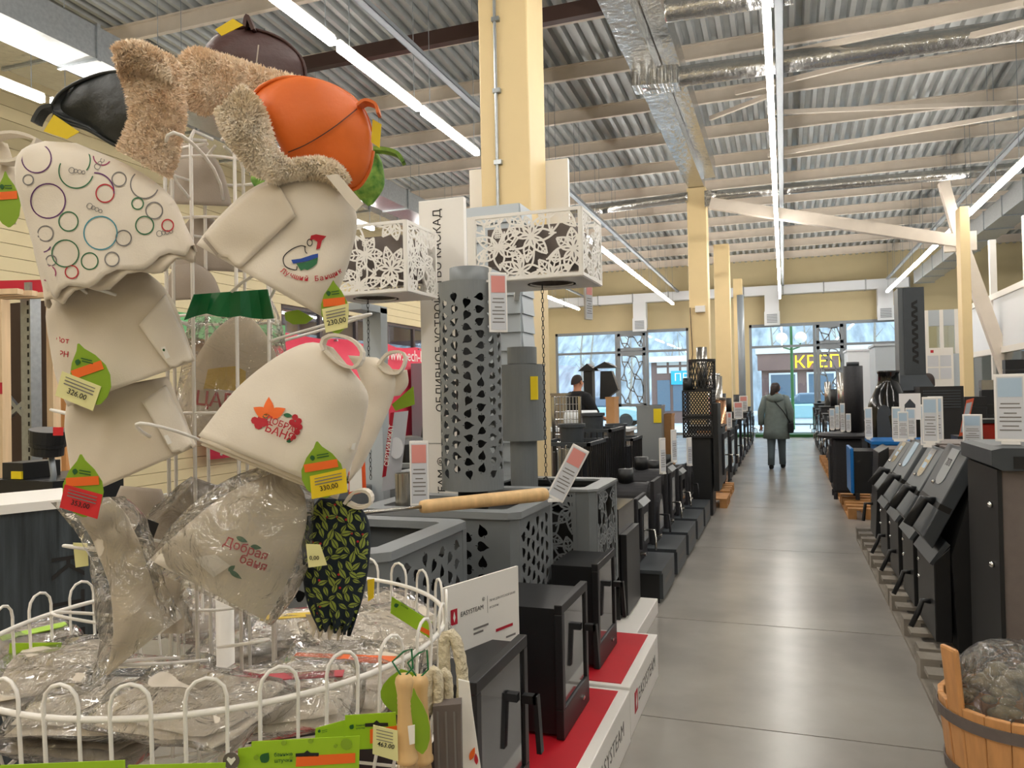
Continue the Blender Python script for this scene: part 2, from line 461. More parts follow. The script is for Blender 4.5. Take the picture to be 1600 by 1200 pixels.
# linear lamps on cable trays
def lamp(x, y, z, label, grp):
    t = thing('linear_lamp', label, 'lamp', (x, y, z), grp)
    MB().box(x - .018, x + .018, y - .74, y + .74, z + .03, z + .06).build('housing', 'white_paint', t)
    MB().box(x - .03, x + .03, y - .73, y + .73, z - .03, z + .03).build('diffuser', LED, t)
LED = bpy.data.materials.new('led_diffuser'); LED.use_nodes = True
_b = LED.node_tree.nodes['Principled BSDF']; _b.inputs['Emission Color'].default_value = (1, .95, .88, 1); _b.inputs['Emission Strength'].default_value = LAMP_POWER
LZ0 = 4.4
for x, skip, w in ((-.06, (), 'the aisle'), (-3.4, (9, 10), 'the left stoves'), (-6.6, (3, 5, 8, 11, 13), 'the left wall'), (3.0, (2, 5, 8), 'the office partition')):
    t = tag(MB().box(x + .05, x + .13, Y0 + .4, 26.3, LZ0 + .45, LZ0 + .455).box(x + .05, x + .055, Y0 + .4, 26.3, LZ0 + .45, LZ0 + .5).box(x + .125, x + .13, Y0 + .4, 26.3, LZ0 + .45, LZ0 + .5).build('cable_tray', 'grey_frame'), 'galvanised cable tray above the lamps over ' + w, 'cable tray')
    t['kind'] = 'structure'
    i = 0; y = Y0 + 1.3
    while y < 26.2:
        for s in (-.6, .6): MB().cyl((x + .015, y + s, LZ0 + .06), (x + .015, y + s, roof(y) + .2), .004, n=5).build('suspension_wire', 'grey_frame', t)
        if i not in skip: lamp(x, y, LZ0, 'white linear lamp in the line over ' + w, 'linear lamps over ' + w)
        y += 1.56; i += 1

# ------------------------------------------------------------------ windows
def hexnet(x0, x1, z0, z1, s, rnd, w=.03):
    """irregular giraffe-like net of struts in the plane x-z"""
    pts = {}
    def P_(i, j):
        if (i, j) not in pts:
            xx = x0 + (i + (.5 if j % 2 else 0)) * s; zz = z0 + j * s * 1.25
            pts[(i, j)] = (min(max(xx + rnd.uniform(-.3, .3) * s, x0), x1), min(max(zz + rnd.uniform(-.35, .35) * s, z0), z1))
        return pts[(i, j)]
    n, m = int((x1 - x0) / s) + 2, int((z1 - z0) / (s * 1.25)) + 2
    segs = []
    for j in range(m):
        for i in range(n):
            if (i + j) % 3 == 0: continue
            a = P_(i, j)
            if (i + 1 + j) % 3 and rnd.random() < .9: segs.append((a, P_(i + 1, j)))
            if (i + j + 1) % 3: segs.append((a, P_(i, j + 1)))
            k = i + 1 if j % 2 else i - 1
            if (k + j + 1) % 3 and k >= 0: segs.append((a, P_(k, j + 1)))
    return segs
def window(n, xa, xb, y, z0, z1, mull, trans, label, sash=None):
    t = thing('window_%d' % n, label, 'window', ((xa + xb) / 2, y + .1, z0)); t['kind'] = 'structure'
    f = MB().box(xa, xb, y, y + .1, z0, z0 + .08).box(xa, xb, y, y + .1, z1 - .1, z1).box(xa, xa + .08, y, y + .1, z0, z1).box(xb - .08, xb, y, y + .1, z0, z1)
    f.build('window_frame', 'grey_frame', t)
    for m in mull: MB().box(m - .045, m + .045, y, y + .1, z0 + .08, z1 - .1).build('mullion', 'grey_frame', t)
    E = [xa] + list(mull) + [xb]
    for i in range(len(E) - 1):
        MB().box(E[i] + .045, E[i + 1] - .045, y + .01, y + .09, trans - .04, trans + .04).build('transom', 'grey_frame', t)
        for a, b in ((z0 + .08, trans - .04), (trans + .04, z1 - .1)):
            MB().box(E[i] + .04, E[i + 1] - .04, y + .045, y + .055, a, b).build('pane', CLEAR, t)
    if sash is not None:
        a, b = E[sash], E[sash + 1]; rnd = random.Random(n)
        for za, zb in ((1.0, trans - .04), (trans + .04, z1 - .1)):
            sf = MB().box(a + .05, b - .05, y - .03, y, za, za + .1).box(a + .05, b - .05, y - .03, y, zb - .1, zb).box(a + .05, a + .15, y - .03, y, za, zb).box(b - .15, b - .05, y - .03, y, za, zb)
            so = sf.build('sash', 'grey_frame', t)
            net = MB()
            for p, q in hexnet(a + .15, b - .15, za + .1, zb - .1, .17, rnd):
                net.bar((p[0], y - .02, p[1]), (q[0], y - .02, q[1]), .03, .04)
            net.build('net_screen', 'grey_frame', so)
    return t
window(1, w1[0], w1[1], Y1, 0, WZ, (oy(963, 550, Y1).x, oy(1011, 550, Y1).x), TZ, 'wide shop window left of the cream columns with a netted vent', 1)
window(2, w2[0], w2[1], Y1, 0, WZ, (oy(1273, 550, Y1).x, oy(1321, 550, Y1).x), TZ, 'wide shop window at the end of the aisle with a netted vent', 1)
t = thing('window_3', 'side wall window above the red banner', 'window', (X0, (WY0 + WY1) / 2, .5)); t['kind'] = 'structure'
MB().box(X0 - .15, X0 - .05, WY0, WY1, .5, .6).box(X0 - .15, X0 - .05, WY0, WY1, LZ - .1, LZ).box(X0 - .15, X0 - .05, WY0, WY0 + .1, .5, LZ).box(X0 - .15, X0 - .05, WY1 - .1, WY1, .5, LZ).build('window_frame', 'brown_steel', t)
for k in range(5):
    yy = WY0 + (k + 1) * (WY1 - WY0) / 6
    MB().box(X0 - .14, X0 - .06, yy - .05, yy + .05, .6, LZ - .1).build('mullion', 'brown_steel', t)
MB().box(X0 - .14, X0 - .06, WY0, WY1, 2.55, 2.63).build('transom', 'grey_frame', t)
MB().box(X0 - .105, X0 - .095, WY0, WY1, .6, LZ - .1).build('pane', CLEAR, t)
# ------------------------------------------------------------------ the street outside
M('snow', 'dfe6ea', .8, var=.08, scale=.3)
M('hill', '99a2aa', .9, var=.25, scale=1.6, stretch=(1, .25, .12), var2='5d656c')
M('asphalt', 'aab0b5', .7)
M('facade', '6e5550', .7, var=.06, scale=1)
M('facade_pale', 'c9c4bf', .7)
M('shop_glass', '5d6f80', .15)
M('shop_yellow', 'ffd21c', .5, emit=1.2)
M('shop_blue', '20a6c8', .5)
M('car_paint', '9fc4cc', .25, .3)
M('tyre', '1b1b1c', .8)
M('globe', 'f4f4f0', .4)
M('awning_red', '7a2530', .7)
st = struct(MB().box(-60, 60, Y1 + .3, 75, -.3, -.12).box(-60, X0 - .3, -10, Y1 + .3, -.3, -.12).build('ground', 'asphalt'), 'pale wet street outside the windows', 'street')
hl = MB(); R_ = []
for j in range(14):
    R_.append([(-75 + 6 * i, 62 + j * 5 + 2 * noise.noise(V((i * .4, j * .3, 1))), -.3 + j * 3.0 + 1.2 * noise.noise(V((i * .3, j * .5, 5)))) for i in range(26)])
hl.rings(R_, closed=False)
struct(hl.build('hillside', 'hill', smooth=True), 'snowy wooded hillside beyond the street', 'hillside')
hl = MB(); R_ = []
for j in range(10):
    R_.append([(-24 - j * 4, -12 + 5 * i, -.3 + j * 2.6 + noise.noise(V((i * .4, j * .5, 9)))) for i in range(15)])
hl.rings(R_, closed=False)
struct(hl.build('hillside', 'hill', smooth=True), 'snowy bank beyond the side wall windows', 'hillside')
# shop with the yellow sign
SY = 46.0
a, b = oy(1190, 590, SY), oy(1420, 590, SY)
zt, zb = oy(1240, 552, SY).z, oy(1240, 578, SY).z
t = thing('shop_building', 'brown shop building with yellow sign letters across the street', 'building', ((a.x + b.x) / 2, SY + 3, -.12))
MB().box(a.x, b.x + 6, SY, SY + 7, -.2, zt).build('wall', 'facade', t)
MB().box(a.x - .3, b.x + 6.3, SY - .4, SY + 7.3, zt, zt + .35).build('roof', 'facade_pale', t)
MB().box(a.x - .2, b.x + 6.2, SY - .3, SY, zb, zt).build('fascia', 'facade', t)
zz = zb - .15; i = 0
x = a.x + .4
while x < b.x + 5:
    w_ = MB().box(x, x + 1.5, SY - .06, SY, .9, zz).build('shop_window', 'panel_white', t)
    MB().box(x + .1, x + 1.4, SY - .09, SY - .05, 1.0, zz - .1).build('pane', 'shop_glass', w_)
    x += 2.0
tx = oy(1240, 567, SY - .35)
letters('КРЕПЁЖ', tx, (1, 0, 0), (0, 0, 1), .95, 'shop_yellow', t, align='LEFT')
SY2 = 40.0
a, b = oy(1018, 600, SY2), oy(1079, 600, SY2)
z1_, z2_ = oy(1040, 566, SY2).z, oy(1040, 588, SY2).z
t = thing('shop_building', 'brown market building with a turquoise sign across the street', 'building', ((a.x + b.x) / 2, SY2 + 3, -.12))
MB().box(a.x, b.x + 2.2, SY2, SY2 + 6, -.2, z1_).build('wall', 'facade', t)
MB().box(a.x - .2, b.x + 2.4, SY2 - .3, SY2 + 6, z1_, z1_ + .3).build('roof', 'snow', t)
for k in range(2):
    for m in range(3):
        MB().box(a.x + .3 + m * .62, a.x + .8 + m * .62, SY2 - .05, SY2, z2_ + .15 + k * .42, z2_ + .45 + k * .42).build('wall_sign', 'facade_pale', t)
c = oy(1066, 590, SY2)
s_ = MB().box(c.x - .55, c.x + 1.2, SY2 - .12, SY2, c.z - .35, c.z + .35).build('sign_board', 'shop_blue', t)
letters('ПРО', (c.x - .4, SY2 - .14, c.z), (1, 0, 0), (0, 0, 1), .55, 'white_paint', s_, align='LEFT')
for k in range(3): MB().box(a.x + .3 + k * .8, a.x + .95 + k * .8, SY2 - .05, SY2, .5, z2_ - .2).build('pane', 'shop_glass', t)
def car(c, lab, s=1):
    t = thing('parked_car', lab, 'car', c); c = V(c)
    def pf(pts, y0, y1): return MB().prism([(c.x + s * x, c.y + y0, c.z + z) for x, z in pts], (0, y1 - y0, 0))
    pf([(-2.1, .3), (2.1, .3), (2.15, .75), (1.4, .9), (.9, .95), (-1.7, .98), (-2.15, .8)], -.85, .85).build('body', 'car_paint', t, bevel=.08)
    pf([(-1.6, .95), (1.0, .95), (.35, 1.45), (-1.1, 1.45)], -.75, .75).build('cabin', 'shop_glass', t, bevel=.08)
    for x in (-1.3, 1.3):
        for y in (-.87, .67): MB().cyl((c.x + x, c.y + y, c.z + .32), (c.x + x, c.y + y + .2, c.z + .32), .32, n=18).build('wheel', 'tyre', t)
q = oz(1032, 648, -.12); car((q.x, 36.5, -.12), 'pale car parked before the market building')
q = oy(1262, 640, 38); car((q.x, 38, -.12), 'pale car parked before the shop with yellow letters', -1)
q = oy(1238, 600, 33)
t = thing('street_lamp', 'green street lamp post with two white globes outside the window', 'street lamp', (q.x, 33, -.12))
MB().cyl((q.x, 33, -.12), (q.x, 33, 4.4), .07, .05, 10).build('post', 'dark_green', t)
MB().tube([(q.x - .36, 33, 3.4), (q.x - .3, 33, 3.2), (q.x, 33, 3.1), (q.x + .3, 33, 3.2), (q.x + .36, 33, 3.4)], .03, 6).build('arm', 'dark_green', t)
for s in (-.36, .36): MB().ball((q.x + s, 33, 3.58), .23).build('globe', 'globe', t, smooth=True)
rt = random.Random(5)
for k in range(26):
    x = -38 + k * 2.2 + rt.uniform(-.3, .3); y = 57 + (k * 5) % 11; h = rt.uniform(6, 11)
    m = MB().tube([(x, y, -.2), (x + rt.uniform(-.3, .3), y, h * .5), (x + rt.uniform(-.5, .5), y, h)], [.14, .09, .02], 5)
    t = thing('bare_tree', 'thin bare tree on the snowy hillside', 'tree', (x, y, -.2), 'bare trees on the hillside')
    m.build('trunk', 'grey_wood', t)
    g = MB()
    for b in range(10):
        z = h * rt.uniform(.3, .95); an = rt.uniform(0, 6.28); l = rt.uniform(.6, 1.5)
        g.tube([(x, y, z), (x + l * cos(an) * .6, y + l * sin(an) * .4, z + l * .7)], [.045, .012], 4)
    g.build('branches', 'grey_wood', t)
aw = MB().prism([(X0 - .27, 14, 3.75), (X0 - 1.3, 14, 3.25), (X0 - 1.3, 14, 3.05), (X0 - .27, 14, 3.5)], (0, 8, 0))
tag(aw.build('awning', 'awning_red'), 'dark red awning outside the side wall window', 'awning')
# ------------------------------------------------------------------ soft shapes for the hats
def resample(pts, n):
    P = [V((p[0], p[1], 0)) for p in pts]
    # smooth through the points, then equal steps
    Q = []
    for i in range(len(P) - 1):
        p0, p1, p2, p3 = P[max(i - 1, 0)], P[i], P[i + 1], P[min(i + 2, len(P) - 1)]
        for k in range(8):
            t = k / 8
            Q.append(.5 * ((2 * p1) + (p2 - p0) * t + (2 * p0 - 5 * p1 + 4 * p2 - p3) * t * t + (3 * p1 - p0 - 3 * p2 + p3) * t ** 3))
    Q.append(P[-1])
    s = [0]
    for i in range(1, len(Q)): s.append(s[-1] + (Q[i] - Q[i - 1]).length)
    out = []; j = 0
    for k in range(n):
        d = s[-1] * k / (n - 1)
        while j < len(s) - 2 and s[j + 1] < d: j += 1
        t = (d - s[j]) / max(1e-9, s[j + 1] - s[j])
        out.append(Q[j].lerp(Q[j + 1], min(max(t, 0), 1)))
    return out
def loft(L, R, d, bulge=.5, n=26, m=28, wr=.004, seed=0, scallop=0, sn=6, cap0=False, d1=None, nf=14, flat=2.0, minb=.012):
    """volume between a left and a right edge (photo pixels) standing at depth d (metres); bulge = depth share of the width"""
    Lp, Rp = resample(L, n), resample(R, n); rows = []
    for i in range(n):
        t = i / (n - 1); dd = d if d1 is None else d + (d1 - d) * t
        a, b = at(Lp[i].x, Lp[i].y, dd), at(Rp[i].x, Rp[i].y, dd)
        c, s = (a + b) / 2, (b - a) / 2
        nr = (EYE - c).normalized(); nr = (nr - s * (nr.dot(s) / max(s.length_squared, 1e-9))).normalized()
        ax = s.cross(nr).normalized(); bb = max(s.length * bulge, minb * (1 - t ** 6))
        row = []
        for k in range(m):
            th = 2 * pi * k / m; cx, sx = cos(th), sin(th)
            p = c + s * (abs(cx) ** (2 / flat)) * (1 if cx >= 0 else -1) + nr * bb * (abs(sx) ** (2 / flat)) * (1 if sx >= 0 else -1)
            q = noise.noise(p * nf + V((seed * 7.1, 0, 0))) * wr + noise.noise(p * nf * 2.7 + V((0, seed * 3.3, 0))) * wr * .4
            p = p + nr * q * (1 if sx >= 0 else -1) * min(1, abs(sx) * 2)
            if scallop and i < n * .3: p = p + ax * scallop * sin(th * sn + seed) * (1 - i / (n * .3)) + nr * scallop * .8 * cos(th * sn + seed) * (1 - i / (n * .3)) * (1 if sx >= 0 else -1)
            row.append(p)
        rows.append(row)
    return MB().rings(rows, True, cap0, True)
def bvh(mb): return BVHTree.FromPolygons([tuple(p) for p in mb.v], mb.f)
def conform(mb, tree, vs, fs, eps=0):
    eps += .0032
    """lay flat print (photo pixels) on the cloth it is printed on"""
    P = []
    for v in vs:
        d = ray(v.x, v.y).normalized(); h = tree.ray_cast(EYE, d)[0]
        P.append(h - d * eps if h else None)
    ok = [f for f in fs if all(P[i] is not None for i in f)]
    used = sorted({i for f in ok for i in f}); ix = {j: k for k, j in enumerate(used)}
    return mb.add([P[j] for j in used], [[ix[i] for i in f] for f in ok])
def fine(vs, fs, cuts=2):
    bm = bmesh.new(); bv = [bm.verts.new(v) for v in vs]
    for f in fs:
        try: bm.faces.new([bv[i] for i in f])
        except ValueError: pass
    bmesh.ops.triangulate(bm, faces=bm.faces); bmesh.ops.subdivide_edges(bm, edges=bm.edges, cuts=cuts, use_grid_fill=True)
    bm.verts.index_update(); o = ([v.co.copy() for v in bm.verts], [[v.index for v in f.verts] for f in bm.faces]); bm.free(); return o
def ring2(cx, cy, r, w, a0=0, a1=2 * pi, k=1.0, n=30):
    vs, fs = [], []
    for i in range(n + 1):
        a = a0 + (a1 - a0) * i / n
        for q in (r - w / 2, r + w / 2): vs.append(V((cx + q * cos(a), cy + q * k * sin(a), 0)))
    for i in range(n): fs.append([2 * i, 2 * i + 1, 2 * i + 3, 2 * i + 2])
    return vs, fs
def line2(pts, w):
    vs, fs = [], []; P = [V((p[0], p[1], 0)) for p in pts]
    for i, p in enumerate(P):
        d = (P[min(i + 1, len(P) - 1)] - P[max(i - 1, 0)]).normalized(); q = V((-d.y, d.x, 0)) * w / 2
        vs += [p - q, p + q]
    for i in range(len(P) - 1): fs.append([2 * i, 2 * i + 1, 2 * i + 3, 2 * i + 2])
    return vs, fs
def poly2(pts, cuts=3):
    vs, fs = [V((p[0], p[1], 0)) for p in pts], [list(range(len(pts)))]
    return fine(vs, fs, cuts)
def text2(s, cx, cy, size, rot=0, spacing=1.0):
    vs, fs = text_mesh(s, size, 0, 'CENTER', spacing); c, q = cos(radians(rot)), sin(radians(rot))
    return [V((cx + v.x * c + v.y * q, cy + v.x * q - v.y * c, 0)) for v in vs], fs
def leaf2(cx, cy, l, w, rot, n=7):
    c, q = cos(radians(rot)), sin(radians(rot)); P = []
    for i in range(n + 1):
        t = i / n; P.append((l * (t - .5), w / 2 * sin(pi * t ** .8)))
    for i in range(n - 1, 0, -1):
        t = i / n; P.append((l * (t - .5), -w / 2 * sin(pi * t ** .8)))
    return [(cx + a * c - b * q, cy + a * q + b * c) for a, b in P]
def plate(pts, d, mat, name, parent, th=.0012):
    """flat card: outline in photo pixels at depth d (one depth or one for each corner)"""
    D = d if isinstance(d, (list, tuple)) else [d] * len(pts)
    P = [at(p[0], p[1], q) for p, q in zip(pts, D)]
    return MB().prism(P, FW * th).build(name, mat, parent)
def flat_text(s, cx, cy, size, rot, d, mat, parent, spacing=1.0):
    vs, fs = text2(s, cx, cy, size, rot, spacing)
    return MB().add([at(v.x, v.y, d) for v in vs], fs).build('lettering', mat, parent)
def strap(pts, d, w, mat, name, parent, th=.004):
    """ribbon through photo pixels at depth d, w metres wide along the view"""
    P = [at(p[0], p[1], d) for p in resample_px(pts, 18)]
    rows = []
    for i, p in enumerate(P):
        t = (P[min(i + 1, len(P) - 1)] - P[max(i - 1, 0)]).normalized(); s = t.cross(FW).normalized()
        rows.append([p + s * th / 2 - FW * w / 2, p + s * th / 2 + FW * w / 2, p - s * th / 2 + FW * w / 2, p - s * th / 2 - FW * w / 2])
    return MB().rings(rows).build(name, mat, parent, smooth=False)
def resample_px(pts, n): return [(p.x, p.y) for p in resample(pts, n)]
def fur_strands(mb, parent, mat, count, ln, seed):
    rnd = random.Random(seed); m = MB(); F_ = [f for f in mb.f if len(f) == 4]
    ar = []; tot = 0
    for f in F_:
        a = (mb.v[f[2]] - mb.v[f[0]]).cross(mb.v[f[3]] - mb.v[f[1]]).length; tot += a; ar.append(tot)
    import bisect
    cen = sum(mb.v, V((0, 0, 0))) / len(mb.v)
    for _ in range(count):
        f = F_[min(bisect.bisect(ar, rnd.random() * tot), len(F_) - 1)]
        a, b, c, d = (mb.v[i] for i in f); u, v = rnd.random(), rnd.random()
        p = (a * (1 - u) + b * u) * (1 - v) + (d * (1 - u) + c * u) * v
        nn = (b - a).cross(d - a)
        if nn.length < 1e-12: continue
        nn.normalize()
        if nn.dot(p - cen) < 0: nn = -nn
        k = noise.noise(p * 26) * 1.1
        dr = (nn + V((rnd.gauss(0, .35), rnd.gauss(0, .35), rnd.gauss(0, .35) - .2)) + V((k, -k, k * .4)) * .5).normalized() * ln * rnd.uniform(.6, 1.15)
        s = dr.cross(nn + V((.01, .02, .03))).normalized() * .0011
        e = p + dr * .55 + nn * ln * .1
        n0 = len(m.v); m.v += [p - s, p + s, e + s * .7, e - s * .7, p + dr]; m.f += [[n0, n0 + 1, n0 + 2, n0 + 3], [n0 + 3, n0 + 2, n0 + 4]]
    return m.build('fur_pile', mat, parent, kind='stuff')
def hat(label, d, group='sauna hats on the wire rack', name='sauna_hat', px=(0, 0)):
    return thing(name, label, 'hat', at(px[0], px[1], d), group)
def leaf_tag(parent, tip, base, w, d, label_pts=None, label_mat=None, price=None, rot=0, band=True, lab_lines=3):
    """leaf-shaped paper tag from its tip to its base (photo pixels)"""
    t, b = V((*tip, 0)), V((*base, 0)); ax = b - t; l = ax.length; ax.normalize(); s = V((-ax.y, ax.x, 0))
    pf = [(0, .04), (.1, .2), (.25, .62), (.45, .95), (.62, 1.0), (.8, .85), (.93, .5), (1, .08)]
    P = [t + ax * l * q + s * w / 2 * k for q, k in pf] + [t + ax * l * q - s * w / 2 * k for q, k in pf[::-1]]
    tg = plate([(p.x, p.y) for p in P], d, 'leaf_green', 'hang_tag', parent)
    if band:
        def qd(q0, q1, k): return [((t + ax * l * q + s * w / 2 * e).x, (t + ax * l * q + s * w / 2 * e).y) for q, e in ((q0, -k), (q0, k), (q1, k), (q1, -k))]
        plate(qd(.36, .50, .8), d - .0012, 'tag_orange', 'orange_band', tg, .0006)
        c = t + ax * l * .27 + s * w * .17
        plate(leaf2(c.x, c.y, l * .1, l * .08, 90 + rot), d - .0012, 'dark_green', 'leaf_mark', tg, .0006)
        vs, fs = MB(), None
        lg = MB()
        for k in (0, 1):
            c2 = t + ax * l * (.255 + .045 * k) - s * w * .08
            v2, f2 = line2([(c2.x - w * .14, c2.y), (c2.x + w * .14, c2.y + tan(radians(rot)) * w * .28)], l * .018)
            lg.add([at(v.x, v.y, d - .0014) for v in v2], f2)
        lg.build('maker_name', 'dark_green', tg)
    if label_pts:
        lb = plate(label_pts, d - .0018, label_mat, 'price_label', tg, .0008)
        A, B, C_, D_ = [V((*p, 0)) for p in label_pts]  # tl tr br bl
        m = MB()
        for k in range(lab_lines):
            q = .16 + .13 * k; a, b2 = A.lerp(D_, q), B.lerp(C_, q); v2, f2 = line2([(a.lerp(b2, .12)).xy, (a.lerp(b2, .88)).xy], (D_ - A).length * (.05 if k else .035)); m.add([at(v.x, v.y, d - .0030) for v in v2], f2)
        m.build('small_print', 'ink_grey', lb)
        if price:
            c = (A + B + C_ + D_) / 4 + (D_ - A) * .14; flat_text(price, c.x, c.y, (D_ - A).length * .30, degrees(atan2((B - A).y, (B - A).x)), d - .0032, 'ink', lb)
    return tg

# ------------------------------------------------------------------ wire rack
RC = V((-.923, 1.092, 0)); RZ = 1.107; RR = .38
def rp(a, r, z): return V((RC.x + r * cos(a), RC.y + r * sin(a), z))
rack = thing('hat_rack', 'white wire carousel rack with a round basket full of sauna hats', 'rack', RC)
MB().cyl(rp(0, 0, .03), rp(0, 0, 1.16), .015, n=14).build('center_pole', 'white_wire', rack, smooth=True)
MB().lathe([(.02, .03), (.26, .03), (.28, .015), (.28, 0), (.02, 0)], RC, 32).build('base', 'white_wire', rack)
MB().tube([rp(2 * pi * k / 72, RR, RZ) for k in range(72)], .0042, 8, True).build('basket_ring', 'white_wire', rack, smooth=True)
MB().tube([rp(2 * pi * k / 72, RR - .01, RZ - .17) for k in range(72)], .0035, 8, True).build('basket_ring', 'white_wire', rack, smooth=True)
MB().tube([rp(2 * pi * k / 60, RR - .03, RZ - .21) for k in range(60)], .0035, 8, True).build('basket_ring', 'white_wire', rack, smooth=True)
NA = 27
for k in range(NA):
    a = 2 * pi * k / NA; da = .064
    P = [rp(a - da, RR - .03, RZ - .21), rp(a - da, RR - .002, RZ - .1), rp(a - da, RR + .003, RZ)]
    for j in range(7):
        b = pi * j / 6; P.append(rp(a - da * cos(b), RR + .003, RZ + .018 + .026 * sin(b)))
    P += [rp(a + da, RR + .003, RZ), rp(a + da, RR - .002, RZ - .1), rp(a + da, RR - .03, RZ - .21)]
    MB().tube(P, .0026, 6).build('arch_wire', 'white_wire', rack, smooth=True)
for k in range(12):
    a = 2 * pi * k / 12 + .1
    MB().tube([rp(a, .015, RZ - .21), rp(a, RR - .03, RZ - .21)], .0026, 6).build('floor_wire', 'white_wire', rack)
CR = .088
for k in range(8):
    a = 2 * pi * k / 8 + .2
    MB().tube([rp(a, CR, RZ - .2), rp(a, CR, 1.93), rp(a, CR - .01, 1.945), rp(a, .02, 1.95)], .003, 6).build('cage_wire', 'white_wire', rack, smooth=True)
for z in (1.0, 1.16, 1.32, 1.48, 1.64, 1.80, 1.9):
    MB().tube([rp(2 * pi * k / 32, CR, z) for k in range(32)], .0026, 6, True).build('cage_ring', 'white_wire', rack, smooth=True)
hk = [(1.83, -2.2), (1.83, -1.1), (1.83, 0), (1.80, 1.4), (1.66, -2.6), (1.62, -1.7), (1.64, -.6), (1.6, .5), (1.44, -2.4), (1.42, -1.3), (1.46, -.3), (1.4, 2.0), (1.26, -2.7), (1.24, -1.9), (1.25, -1.0), (1.26, .1), (1.12, -2.3), (1.08, -1.5), (1.1, -.7)]
for z, a in hk:
    l = .17; P = []
    for j in range(13):
        q = pi * j / 12; P.append(rp(a + .30 * cos(q) * (1 - .55 * sin(q)), CR + l * sin(q), z + .05 * sin(q)))
    MB().tube(P, .0026, 6).build('hook_loop', 'white_wire', rack, smooth=True)

# ------------------------------------------------------------------ leather and fur hats
def fur_hat(label, d, crown, cmat, furs, fmat, seed, dc=None):
    h = hat(label, d, px=crown[0][0])
    c = loft(*crown[:2], dc or d, crown[2], seed=seed, wr=.02, cap0=True, nf=7, flat=1.8)
    c.build('crown', cmat, h, smooth=True)
    for e in crown[:2]: MB().tube([at(x, y, (dc or d) - .004) for x, y in resample_px(e, 24)], .0028, 6).build('seam_piping', cmat, h, smooth=True)
    for i, (L, R, bl, dd, cnt) in enumerate(furs):
        f = loft(L, R, dd, bl, n=22, m=26, wr=.01, seed=seed + i, cap0=True, nf=18, minb=.02)
        b = f.build('fur_brim', fmat, h, smooth=True); fur_strands(f, b, fmat, int(cnt * 1.5), .0075, seed + i)
    return h, c
h, c = fur_hat('black leather sauna hat with thick sheepskin brim and yellow tag', 1.16,
    ([(206, 112), (165, 114), (125, 127), (95, 145), (80, 166)], [(212, 238), (178, 226), (138, 203), (104, 192), (83, 182)], .62), 'leather_black',
    [([(180, 88), (190, 112), (202, 150), (206, 195), (186, 236)], [(222, 70), (272, 96), (285, 145), (282, 205), (262, 278)], .62, 1.12, 7000),
     ([(178, 82), (192, 72), (225, 74), (262, 96)], [(184, 112), (205, 112), (240, 116), (272, 128)], .8, 1.10, 3000)], 'fur', 3)
strap([(86, 168), (70, 172), (60, 186), (57, 194)], 1.16, .02, 'leather_black', 'loop', h, .006)
tg = plate([(84, 179), (124, 206), (104, 217), (68, 205)], 1.09, 'tag_yellow', 'price_tag', h)
h, c = fur_hat('dark brown leather sauna hat with sheepskin brim atop the rack', 1.34,
    ([(318, 92), (326, 70), (345, 52), (372, 44), (388, 41)], [(480, 140), (474, 98), (455, 72), (430, 56), (400, 46)], .55), 'leather_brown',
    [([(276, 100), (300, 78), (345, 88), (400, 104), (450, 118), (475, 126)], [(284, 160), (318, 176), (350, 168), (395, 160), (425, 146), (440, 140)], .6, 1.27, 6000)], 'fur', 5)
strap([(384, 45), (388, 28), (394, 40), (398, 50)], 1.33, .02, 'leather_brown', 'loop', h, .006)
sm = conform(MB(), bvh(c), *line2([(407, 48), (404, 70), (400, 105)], 2.2)); sm.build('seam', 'felt_grey', h)
plate([(336, 46), (364, 29), (380, 39), (346, 56)], 1.26, 'tag_yellow', 'price_tag', h)
h, c = fur_hat('orange leather sauna hat with pale sheepskin brim and yellow tag', 1.10,
    ([(392, 152), (410, 134), (448, 121), (500, 127), (545, 148), (570, 176), (580, 205)], [(440, 232), (455, 262), (500, 276), (535, 294), (558, 294), (576, 268), (583, 236)], .46), 'leather_orange',
    [([(340, 172), (350, 205), (374, 240), (398, 270), (432, 284)], [(376, 135), (402, 158), (420, 200), (430, 235), (458, 258)], .75, 1.06, 6000),
     ([(436, 262), (470, 252), (505, 250), (530, 262), (544, 284)], [(432, 284), (465, 277), (500, 276), (520, 286), (532, 300)], .7, 1.07, 3500)], 'fur_pale', 8)
sm = conform(MB(), bvh(c), *line2(resample_px([(450, 238), (480, 225), (520, 200), (558, 170)], 14), 1.8)); sm.build('seam', 'leather_brown', h)
strap([(560, 168), (572, 160), (588, 166), (592, 180)], 1.08, .022, 'leather_orange', 'loop', h, .004)
tg = plate([(582, 186), (596, 194), (593, 231), (580, 222)], 1.085, 'tag_yellow', 'price_tag', h)
h = hat('green watermelon patterned felt hat behind the orange hat', 1.3, px=(575, 300))
loft([(575, 322), (552, 300), (548, 270), (560, 238)], [(582, 320), (600, 292), (598, 258), (588, 234)], 1.27, .8, seed=2, wr=.004, cap0=True).build('crown', 'melon', h, smooth=True)
strap([(585, 234), (605, 236), (622, 242), (631, 255)], 1.25, .022, 'melon_dark', 'loop', h, .006)
h = hat('green watermelon patterned hat peeking under the orange fur brim', 1.4, px=(410, 290))
loft([(398, 292), (392, 280), (396, 270)], [(428, 290), (424, 276), (415, 268)], 1.36, .8, n=12, cap0=True).build('crown', 'melon', h, smooth=True)

